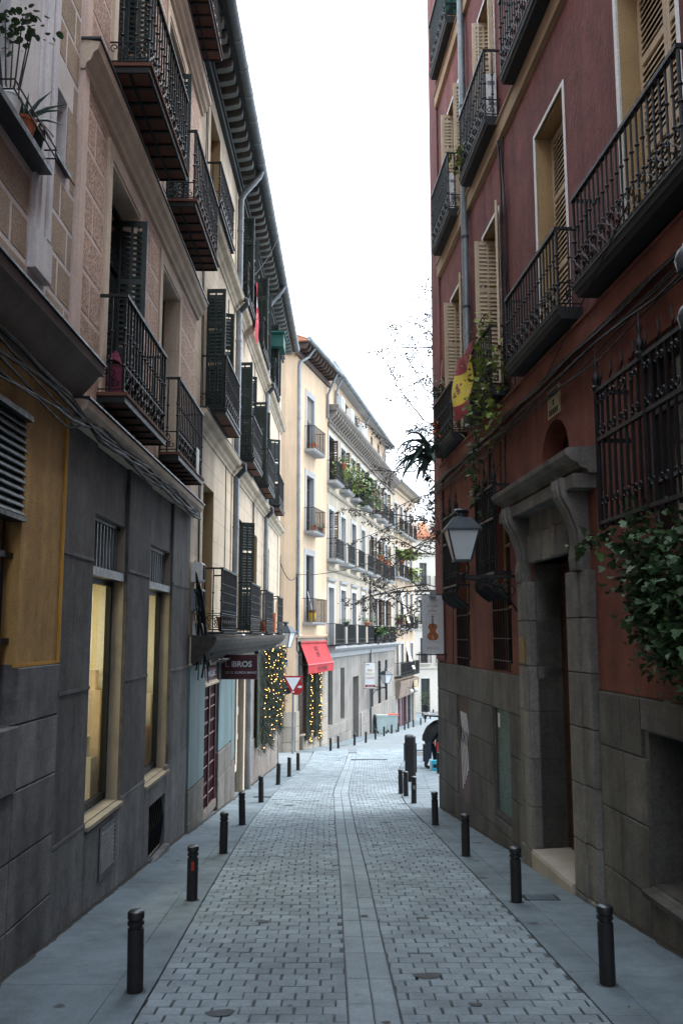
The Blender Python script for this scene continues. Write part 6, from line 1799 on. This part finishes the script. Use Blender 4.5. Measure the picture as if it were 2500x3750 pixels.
g = MB(); leaf_cloud(g, [(RND.gauss(0, .15), RND.gauss(0, .2), .2 + RND.gauss(0, .09)) for _ in range(240)], .10, -.5, 'lance'); g.build('leaves', M['leaf_dark'], o)
f = MB(); f.tube([(0, 0, .1), (.05, .05, .9)], .008, 4); f.build('cane', M['beige_paint'], o)
p = R.world(12.55, .33, 6.45); o = empty('flower', tuple(p)); g = MB(); leaf_cloud(g, [(RND.gauss(0, .05), RND.gauss(0, .07), RND.gauss(0, .07)) for _ in range(40)], .06, 0, 'round'); g.build('petals', pmat('orange_flower', (.55, .12, .03)), o); f = MB(); f.tube([(0, 0, -.5), (0, 0, 0)], .006, 4); f.build('stem', M['leaf_dark'], o); tag(o, 'orange flower showing through the corner balcony railing', 'flower')
# cooling units on the balconies
for s, z, lab in ((8.05, 10.60, 'white cooling unit standing on the middle upper balcony'), (11.35, 10.60, 'white cooling unit with a pan on the upper corner balcony')):
    o = empty('cooling_unit', tuple(R.world(s, .13, z)), R.rz)
    b = MB(1); b.chamfer_box(-.12, .12, -.09, .09, 0, .82, .01); b.build('case', M['white'], o)
    b = MB(1); b.box(-.131, -.1205, -.06, .06, .62, .68); b.build('vent', M['zinc'], o)
    b = MB(1); b.box(-.127, -.1205, -.03, .05, .25, .40); b.build('label_plate', M['zinc'], o)
    tag(o, lab, 'cooling unit')
# wall lamps at the right edge
for s, o_, z, lab in ((.60, .47, 4.98, 'grey wall lamp under the nearest balcony, upper one'), (.60, .47, 4.52, 'grey wall lamp under the nearest balcony, lower one')):
    p = R.world(s, o_, z); o = empty('wall_lamp', tuple(p), R.rz)
    b = MB(1); b.lathe([(.02, -.16), (.08, -.14), (.10, -.05), (.08, .02), (.04, .06), (.03, .09)], 12); b.build('hood', M['zinc_dark'], o, True)
    b = MB(1); b.tube([(0, 0, .08), (0, -.1, .16), (0, -o_, .14)], .014, 6); b.build('arm', M['iron'], o)
    tag(o, lab, 'lamp')
# television aerial high on the corner
o = empty('aerial', tuple(R.world(14.0, .3, 15.7)), R.rz)
b = MB(1); b.tube([(0, 0, 0), (.3, .1, 1.6)], .010, 4)
for k in range(5): b.tube([(-.25+.05*k, .05, .4+.26*k), (.4, .2, .4+.26*k)], .006, 4)
b.build('rods', M['iron'], o); tag(o, 'thin wire aerial sticking out at the top corner of the red house', 'aerial')

# ================================================================== plants and pots on the far houses
def pot_plant(H, s, o_, z, r, h, n, size, spread, m, lab, pm='terracotta', drop=.0, kind='lance'):
    o = pot('potted_plant', tuple(H.world(s, o_, z)), r, h, lab, pm, 'pots on the far balconies')
    g = MB(); leaf_cloud(g, [(RND.gauss(0, spread), RND.gauss(0, spread), h + RND.uniform(-drop, spread*1.2)) for _ in range(n)], size, .1, kind); g.build('leaves', M[m], o)
pot_plant(D, 1.75, .52, 11.35, .2, .35, 420, .26, .36, 'leaf_pale', 'spider plant in a hanging pot on the nearest top balcony', drop=.9)
pot_plant(D, 4.9, .52, 11.25, .2, .32, 420, .26, .36, 'leaf_pale', 'hanging plant in a white pot on the second top balcony', 'white', drop=1.1)
pot_plant(D, 8.2, .5, 11.2, .2, .32, 420, .24, .40, 'leaf', 'bushy green plant on the third top balcony', drop=1.3, kind='round')
pot_plant(D, 11.9, .5, 11.2, .2, .32, 380, .24, .38, 'leaf_pale', 'hanging plant in a clay pot on the fourth top balcony', drop=1.0)
pot_plant(D, 15.2, .55, 7.2, .22, .35, 80, .16, .2, 'leaf', 'clay pot with pink flowers on the middle balcony row')
pot_plant(D, 18.2, .55, 7.1, .22, .35, 80, .16, .2, 'leaf', 'clay pot with green leaves on the middle balcony row')
pot_plant(D, 10.8, .35, 2.5, .22, .3, 120, .2, .24, 'leaf', 'potted plant on the lower balcony near the hanging sign')
pot_plant(D, 14.3, .35, 1.6, .25, .4, 420, .22, .42, 'leaf', 'tall leafy potted shrub on the lower balcony row', 'bottle', kind='round')
pot_plant(D, 3.2, .4, 2.45, .2, .25, 60, .2, .2, 'leaf_dark', 'dark planter hung on the lower balcony nearest the awning', 'bottle')
pot_plant(E_, 2.0, .3, 7.9, .25, .4, 600, .32, .65, 'leaf_pale', 'big yellowish shrub on the peach house balcony', kind='round', drop=-.1)
pot_plant(E_, 1.2, .3, 2.8, .25, .4, 160, .3, .35, 'leaf_pale', 'yucca in a pot on the lower peach balcony')
pot_plant(E_, 6.2, .3, 6.9, .22, .4, 300, .26, .5, 'leaf_pale', 'hanging greenery on the far peach balcony', kind='round', drop=.6)
pot_plant(C, 1.75, .38, 11.36, .17, .30, 10, .12, .08, 'leaf', 'orange pot on the top balcony of the orange house')
pot_plant(C, 1.85, .38, 7.18, .15, .28, 26, .14, .12, 'leaf', 'small clay pot on the middle balcony of the orange house')
pot_plant(C, 3.1, .40, 7.18, .15, .28, 60, .2, .2, 'leaf_pale', 'clay pot with dry twigs on the middle balcony of the orange house')
o = empty('bucket', tuple(C.world(1.62, .38, 2.64))); b = MB(); b.lathe([(.13, 0), (.19, .42), (.21, .44), (.17, .44), (.16, .4)], 14); b.build('pail', pmat('yellow_plastic', (.62, .40, .03), rough=.5), o, True)
b = MB(); b.lathe([(.2, .44), (.2, .56), (.12, .6)], 12); b.build('basket', pmat('wicker', (.12, .06, .03)), o); f = MB(); f.tube([(0, 0, .5), (-.25, 0, 1.5)], .015, 4); f.build('stick', M['white'], o)
tag(o, 'yellow bucket with a brown basket on the lowest orange house balcony', 'bucket')

# ================================================================== overhead cables
cable('cable', sag(C.world(.3, .1, 4.9), R.world(14.3, .1, 4.2), .25, 16), .014, 'long black cable crossing the street to the red house', n=5)
cable('cable', sag(B.world(LB, .02, 5.0), C.world(.1, .1, 4.95), .55, 10), .018, 'twisted cable hanging across the side street')
cable('cable', [C.world(.05, .05, 4.9), C.world(.03, .06, 3.5), C.world(.06, .06, 2.4), C.world(.05, .06, 1.3), C.world(.4, .1, 1.0), C.world(.7, .1, 1.2)], .03, 'black cable running down the orange house corner')
cable('cable', sag(B.world(9.5, .76, 14.0), B.world(5.7, .12, 10.9), .25, 10), .008, 'thin pale wire slung from the gutter to the downpipe')
cable('cable', [B.world(LB-.05, .06, 5.2 - .5*k) for k in range(8)], .014, 'black cable down the far corner of the cream house')

# ================================================================== bare tree behind the red house
def tree(x, y, label):
    z0 = zg(y); o = empty('bare_tree', (x, y, z0)); tr, tw, bl = MB(), MB(), MB()
    tr.tube([(0, 0, -.2), (.05, 0, 1.5), (-.05, .05, 3.2), (.1, 0, 5.0), (.05, -.1, 7.5), (.2, 0, 11.0), (.3, .1, 15.5)], [.24, .20, .17, .15, .12, .08, .03], 9)
    tr.build('trunk', M['bark'], o, True)
    def grow(p, d, L, r, depth):
        pts, q = [p], p
        n = 6
        for k in range(n):
            d = (d + Vector((RND.gauss(0, .10), RND.gauss(0, .10), RND.gauss(.0, .08) + (.03 if depth < 1 else -.03)))).normalized()
            q = q + d*L/n; pts.append(q)
            if (depth < 2 and k > 0) or (depth == 2 and k in (2, 4)):
                ax = Vector((RND.gauss(0, .8), RND.gauss(0, .8), RND.gauss(0, .8))).normalized()
                grow(q, (d + ax*.75).normalized(), L*RND.uniform(.3, .46), r*.5, depth+1)
            if depth >= 1 and RND.random() < (.6 if depth == 1 else .95):
                bl.ball(q + Vector((RND.gauss(0, .05), RND.gauss(0, .05), -RND.random()*.10)), RND.uniform(.018, .034), 5)
        tw.tube(pts, [max(r*(1-.72*k/n), (.014, .010, .007, .005)[depth]) for k in range(n+1)], 4 if depth else 6)
    for z, a, e, L in ((5.2, 176, .05, 4.6), (5.8, 190, .04, 4.4), (6.4, 176, .04, 5.2), (7.0, 188, .06, 4.8), (7.8, 174, .10, 5.0), (8.6, 186, .12, 4.8), (9.4, 176, .15, 5.0), (10.2, 183, .18, 4.8), (11.0, 179, .24, 4.8), (11.8, 185, .30, 4.6), (12.6, 175, .45, 4.5), (13.4, 181, .6, 4.2), (6.5, 60, .3, 4.0), (8.8, 0, .4, 4.0), (10.0, 300, .4, 3.6)):
        a = math.radians(a)
        grow(Vector((.05, 0, z)), Vector((math.cos(a)*math.cos(e), math.sin(a)*math.cos(e), math.sin(e))), L, .055, 0)
    tw.build('branches', M['bark'], o)
    tag(bl.build('seed_balls', M['bark'], o), kind='stuff')
    tag(o, label, 'tree')
tree(7.0, 31.0, 'bare tree with tiny dark seed balls behind the red house corner')

# ================================================================== man leaning into a parked car
def person():
    X0, Y0 = 3.16, 33.6
    z0 = zg(Y0); o = empty('person', (X0, Y0, z0)); o.scale = (1.1, 1.1, 1.12)
    bm_pts = {'pelvis': (0, 0, .98), 'waist': (.08, 0, 1.12), 'chest': (.32, 0, 1.33), 'shl': (.52, 0, 1.40), 'neck': (.64, 0, 1.38), 'head': (.76, 0, 1.33), 'head2': (.86, 0, 1.28),
      'hipL': (.0, .11, .93), 'kneeL': (.24, .13, .52), 'ankL': (.26, .13, .09), 'toeL': (.42, .13, .04), 'hipR': (.0, -.11, .93), 'kneeR': (.02, -.12, .50), 'ankR': (-.10, -.14, .09), 'toeR': (.06, -.16, .04),
      'sL': (.50, .20, 1.36), 'eL': (.62, .26, 1.10), 'wL': (.82, .20, .98), 'sR': (.50, -.20, 1.36), 'eR': (.60, -.27, 1.08), 'wR': (.80, -.20, .95)}
    rad = {'pelvis': .17, 'waist': .17, 'chest': .19, 'shl': .15, 'neck': .065, 'head': .095, 'head2': .10, 'hipL': .13, 'kneeL': .095, 'ankL': .07, 'toeL': .045, 'hipR': .13, 'kneeR': .095, 'ankR': .07, 'toeR': .045, 'sL': .085, 'eL': .062, 'wL': .042, 'sR': .085, 'eR': .062, 'wR': .042}
    ed = [('pelvis','waist'),('waist','chest'),('chest','shl'),('shl','neck'),('neck','head'),('head','head2'),('pelvis','hipL'),('hipL','kneeL'),('kneeL','ankL'),('ankL','toeL'),('pelvis','hipR'),('hipR','kneeR'),('kneeR','ankR'),('ankR','toeR'),('shl','sL'),('sL','eL'),('eL','wL'),('shl','sR'),('sR','eR'),('eR','wR')]
    # fingers: five short chains from each wrist
    for side, y in (('L', .20), ('R', -.20)):
        w_ = Vector(bm_pts['w'+side])
        bm_pts['p'+side] = tuple(w_ + Vector((.09, 0, -.02))); rad['p'+side] = .036; ed.append(('w'+side, 'p'+side))
        for k in range(5):
            yy = (k-2)*.019
            a, b_ = 'f%s%d' % (side, k), 'g%s%d' % (side, k)
            L = (.05, .075, .085, .078, .06)[k]
            bm_pts[a] = tuple(w_ + Vector((.12, yy*1.4, -.025))); bm_pts[b_] = tuple(w_ + Vector((.12 + L*.8, yy*1.6, -.025 - L*.5))); rad[a] = .0095; rad[b_] = .008
            ed += [('p'+side, a), (a, b_)]
    names = list(bm_pts)
    me = bpy.data.meshes.new('body'); me.from_pydata([bm_pts[n] for n in names], [(names.index(a), names.index(b_)) for a, b_ in ed], [])
    ob = bpy.data.objects.new('body', me); COL.objects.link(ob)
    md = ob.modifiers.new('skin', 'SKIN'); sub = ob.modifiers.new('sub', 'SUBSURF'); sub.levels = 1; sub.render_levels = 1
    sv = me.skin_vertices[0].data
    for i, n in enumerate(names): sv[i].radius = (rad[n], rad[n]); sv[i].use_root = n == 'pelvis'
    dg = bpy.context.evaluated_depsgraph_get(); dg.update()
    m2 = bpy.data.meshes.new_from_object(ob.evaluated_get(dg)); bpy.data.objects.remove(ob)
    skin = pmat('skin', (.42, .24, .17), rough=.6); jean = pmat('dark_jeans', (.03, .045, .068), rough=.9, var=.25, sc=6); shoe = pmat('black_shoe', (.012, .012, .013), rough=.5); puff = pmat('black_quilted_jacket', (.016, .018, .022), rough=.55, var=.2, sc=5)
    for m_ in (skin, jean, shoe, puff): m2.materials.append(m_)
    for p_ in m2.polygons:
        c = p_.center; p_.use_smooth = True
        if c.z < .13: k = 2
        elif c.z < .88 and c.x < .45: k = 1
        elif c.x > .66 and c.z > 1.15 or (c.x > .80): k = 0
        else: k = 3
        p_.material_index = k
    put('body', m2, o)
    # quilted jacket: soft rings over the bent back
    j = MB(); n = 13
    path = [(Vector((-.01, 0, .84)), .185), (Vector((.03, 0, .98)), .215), (Vector((.14, 0, 1.16)), .24), (Vector((.34, 0, 1.31)), .24), (Vector((.56, 0, 1.40)), .17), (Vector((.63, 0, 1.40)), .09)]
    def along(t):
        f = t*(len(path)-1); i = min(int(f), len(path)-2); u = f-i
        return path[i][0].lerp(path[i+1][0], u), path[i][1]*(1-u)+path[i+1][1]*u
    pts, rs = [], []
    for k in range(n*4+1):
        p_, r_ = along(k/(n*4)); pts.append(p_); rs.append(r_*(1 + .03*abs(math.sin(math.pi*k/4)) - .01))
    j.tube(pts, rs, 18); j.build('jacket', puff, o, True)
    for sgn in (1, -1):
        s_ = MB(); P0, P1, P2 = Vector((.50, sgn*.17, 1.36)), Vector((.61, sgn*.265, 1.09)), Vector((.78, sgn*.21, .99))
        q, rr = [], []
        for k in range(17):
            t = k/16; q.append(P0.lerp(P1, min(t*2, 1)) if t < .5 else P1.lerp(P2, t*2-1)); rr.append((.105 - .045*t)*(1+.06*abs(math.sin(math.pi*k/2))))
        s_.tube(q, rr, 12); s_.build('sleeve', puff, o, True)
    h = MB(); h.ball((.80, 0, 1.36), .112, 14); h.build('hair', pmat('dark_hair', (.015, .011, .009), rough=.7), o, True)
    f = MB()
    for sy in (.035, -.035): f.ball((.915, sy, 1.29), .012, 6)
    f.build('eyes', M['white'], o)
    f = MB(); f.tube([(.93, 0, 1.28), (.965, 0, 1.255), (.94, 0, 1.245)], [.012, .016, .012], 6); f.build('nose', skin, o, True)
    for sy in (.098, -.098):
        f = MB(); f.ball((.82, sy, 1.29), .028, 6); f.build('ear', skin, o)
    tag(o, 'person in a black quilted jacket and jeans bending into the car boot', 'person')
person()
def car():
    X0, Y0 = 3.55, 33.9
    z0 = zg(Y0); o = empty('parked_car', (X0, Y0, z0))
    paint = pmat('black_car_paint', (.010, .011, .013), rough=.22, var=.1, bump=0, spec=.6); glass = M['glass_dark']
    L, W = 3.9, 1.68
    side = [(0, .38), (-.02, .60), (.04, .92), (.22, 1.02), (.34, 1.40), (1.0, 1.47), (1.9, 1.42), (2.55, 1.02), (3.5, .92), (3.85, .75), (3.9, .45), (3.85, .28), (3.35, .26)]
    def arch(cx): return [(cx + .36*math.cos(t), .28 + .36*math.sin(t)) for t in [math.pi*k/8 for k in range(9)]]
    poly = side + arch(3.05) + [(1.2, .24)] + arch(.78) + [(.2, .28)]
    b = MB(); b.prism(poly, -W/2, W/2); bo = b.build('body', paint, o, False)
    bm = bmesh.new(); bm.from_mesh(bo.data); bmesh.ops.bevel(bm, geom=[e for e in bm.edges if e.calc_face_angle(0) > .9 and abs(e.verts[0].co.y - e.verts[1].co.y) < .01], offset=.05, segments=2, affect='EDGES'); bm.to_mesh(bo.data); bm.free()
    for sy in (-W/2-.004, W/2+.001):
        w_ = MB(); w_.prism([(.40, 1.04), (.48, 1.36), (1.0, 1.40), (1.15, 1.40), (1.15, 1.04)], sy, sy+.003); w_.build('side_window', glass, o)
        w_ = MB(); w_.prism([(1.22, 1.04), (1.22, 1.40), (1.85, 1.36), (2.35, 1.04)], sy, sy+.003); w_.build('side_window', glass, o)
    b = MB(); b.box(-.012, .10, -.6, .6, .62, 1.36); b.build('boot_opening', M['black'], o)
    t = MB(); t.plan([(-.78, -.58), (-.70, -.66), (.36, -.70), (.36, .70), (-.70, .66), (-.78, .58)], 0, .05)
    to = t.build('tailgate', paint, o, False, (.26, 0, 1.86), (0, math.radians(4), 0))
    g = MB(); g.box(-.60, .05, -.5, .5, .051, .06); g.build('rear_window', pmat('reflection_pale_glass', (.25, .27, .3), rough=.05, bump=0, fvar=0), to)  # pale colour stands in for the reflection on the raised glass
    g = MB(); g.box(-.79, -.70, -.55, .55, -.10, .001); g.build('tailgate_edge', paint, to)
    for sy in (-.70, .56):
        l_ = MB(); l_.chamfer_box(sy, sy+.14, 0, .05, .62, .98, .01); lo = l_.build('tail_light', emit('tail_light', (.35, .01, .01), .15), o, False, (-.03, 0, 0), (0, 0, math.pi/2))
    b = MB(); b.chamfer_box(-.78, .78, 0, .10, .26, .56, .04); b.build('rear_bumper', pmat('bumper_plastic', (.016, .016, .017), rough=.5), o, False, (.02, 0, 0), (0, 0, math.pi/2))
    for cx in (.78, 3.05):
        for sy in (-W/2, W/2-.19):
            w_ = MB(); w_.lathe([(.16, 0), (.27, 0), (.30, .03), (.30, .16), (.27, .19), (.16, .19)], 24); wo = w_.build('wheel', pmat('tyre', (.012, .012, .012), rough=.9) if not bpy.data.materials.get('tyre') else bpy.data.materials['tyre'], o, True, (cx, sy+.19, .30), (math.pi/2, 0, 0))
            r_ = MB(); r_.lathe([(.16, .02), (.16, .17), (.05, .18)], 12); r_.build('rim', M['zinc'], wo, True)
    tag(o, 'black hatchback with its tailgate open behind the red house corner', 'car')
car()
o = empty('cardboard_box', (3.28, 32.2, zg(32.2)), .15)
b = MB(); b.box(-.17, .17, -.11, .11, 0, .36); b.build('carton', pmat('cyan_carton', (.02, .30, .42), rough=.6, var=.05, bump=0), o)
b = MB(); b.box(-.10, .171, -.113, -.1105, .12, .24); b.build('printed_band', M['black'], o); b = MB(); b.box(-.173, -.1705, -.11, .11, 0, .36); b.build('white_end', M['white'], o)
tag(o, 'cyan carton on the ground at the feet of the bending person', 'box')
for i, (x, y, lab) in enumerate(((2.62, 37.6, 'black bollard on the square nearest the litter post'), (2.78, 39.0, 'black bollard on the square just behind another beyond the litter post'), (2.92, 40.2, 'black bollard farthest of the three clustered on the square'), (3.27, 30.9, 'black bollard in front of the cyan carton'), (3.35, 37.0, 'black bollard half hidden behind the legs of the bending person'), (3.72, 38.6, 'black bollard seen between the bending person and the car'))):
    bollard(x, y, lab, 'bollards on the little square', (RND.gauss(0, .01), RND.gauss(0, .01)), 1.15)
for i, (x, y) in enumerate(((8.3, 85.5), (8.9, 88.5), (9.6, 84.0), (10.3, 86.5), (8.6, 80.6), (10.6, 91.0))):
    bollard(x, y, 'tiny far bollard before the white house, %s from the left' % ['first', 'third', 'fourth', 'fifth', 'second', 'last'][i], 'bollards before the white house', s=1.1)
# ================================================================== dirt, stains and litter on the ground
M['dirt'] = pmat('wall_foot_dirt', (.045, .042, .038), rough=1, var=.3, sc=4)
def dirt_line(xf, y0, y1, side, name):
    mb = MB(); y = y0; prev = None
    while y < y1:
        w_ = .015 + .07*max(0, noise.noise(Vector((y*1.7, side*3.1, 0)))) + RND.uniform(0, .02)
        x = xf(y); cur = [(x, y, zg(y) + .035), (x + side*w_*.5, y, zg(y) + .012), (x + side*w_, y, zg(y) + .0045)]
        if prev:
            for k in (0, 1): mb.face([prev[k], prev[k+1], cur[k+1], cur[k]])
        prev = cur; y += .11
    tag(mb.build(name, M['dirt']), 'dark dirt gathered along the foot of the %s house walls' % ('left' if side > 0 else 'right'), 'dirt', kind='stuff')
dirt_line(lambda y: -2.715 if y < 16 else -2.66 + (y - 16)*.0108, 2, 35.8, 1, 'wall_dirt')
dirt_line(lambda y: 3.592 - .0685*y - .04, 2, 20.2, -1, 'wall_dirt')
# oil and gum spots, each a thin irregular film
sp = MB()
for k in range(70):
    y = 5.5 + 26*RND.random()**1.6; x = RND.uniform(eL(y)-.9, eR(y)+.6); r = RND.choice((.012, .018, .03, .05)) * RND.uniform(.7, 1.4)
    if k < 6: r = RND.uniform(.05, .10)
    n = 11; ph = RND.uniform(0, 6)
    sp.face([(x + r*(1+.25*math.sin(3*t+ph))*math.cos(t)*1.2, y + r*(1+.2*math.cos(2*t+ph))*math.sin(t), zg(y + r*math.sin(t)) + .0075) for t in [2*math.pi*i/n for i in range(n)]])
tag(sp.build('ground_stains', pmat('gum_and_oil', (.075, .085, .09), rough=.7, var=.3, sc=9)), 'small dark gum and oil spots scattered over road and pavements', 'stains', kind='stuff')
lt_ = MB()
for k in range(120):
    y = 5.5 + 28*RND.random()**1.4; x = RND.choice((eL(y) - abs(RND.gauss(0, .35)), eR(y) + abs(RND.gauss(0, .3)), RND.uniform(eL(y), eR(y))))
    a = RND.uniform(0, 6.3); L = RND.uniform(.012, .03)
    c, d = math.cos(a)*L, math.sin(a)*L; z = zg(y) + .010
    lt_.face([(x-c, y-d, z), (x+d*.4, y-c*.4, z+.003), (x+c, y+d, z+.004), (x-d*.4, y+c*.4, z)])
tag(lt_.build('ground_litter', pmat('dry_leaf_bits', (.16, .11, .07), rough=.9, piece=.6)), 'tiny dry leaf bits and litter along the pavement edges', 'litter', kind='stuff')
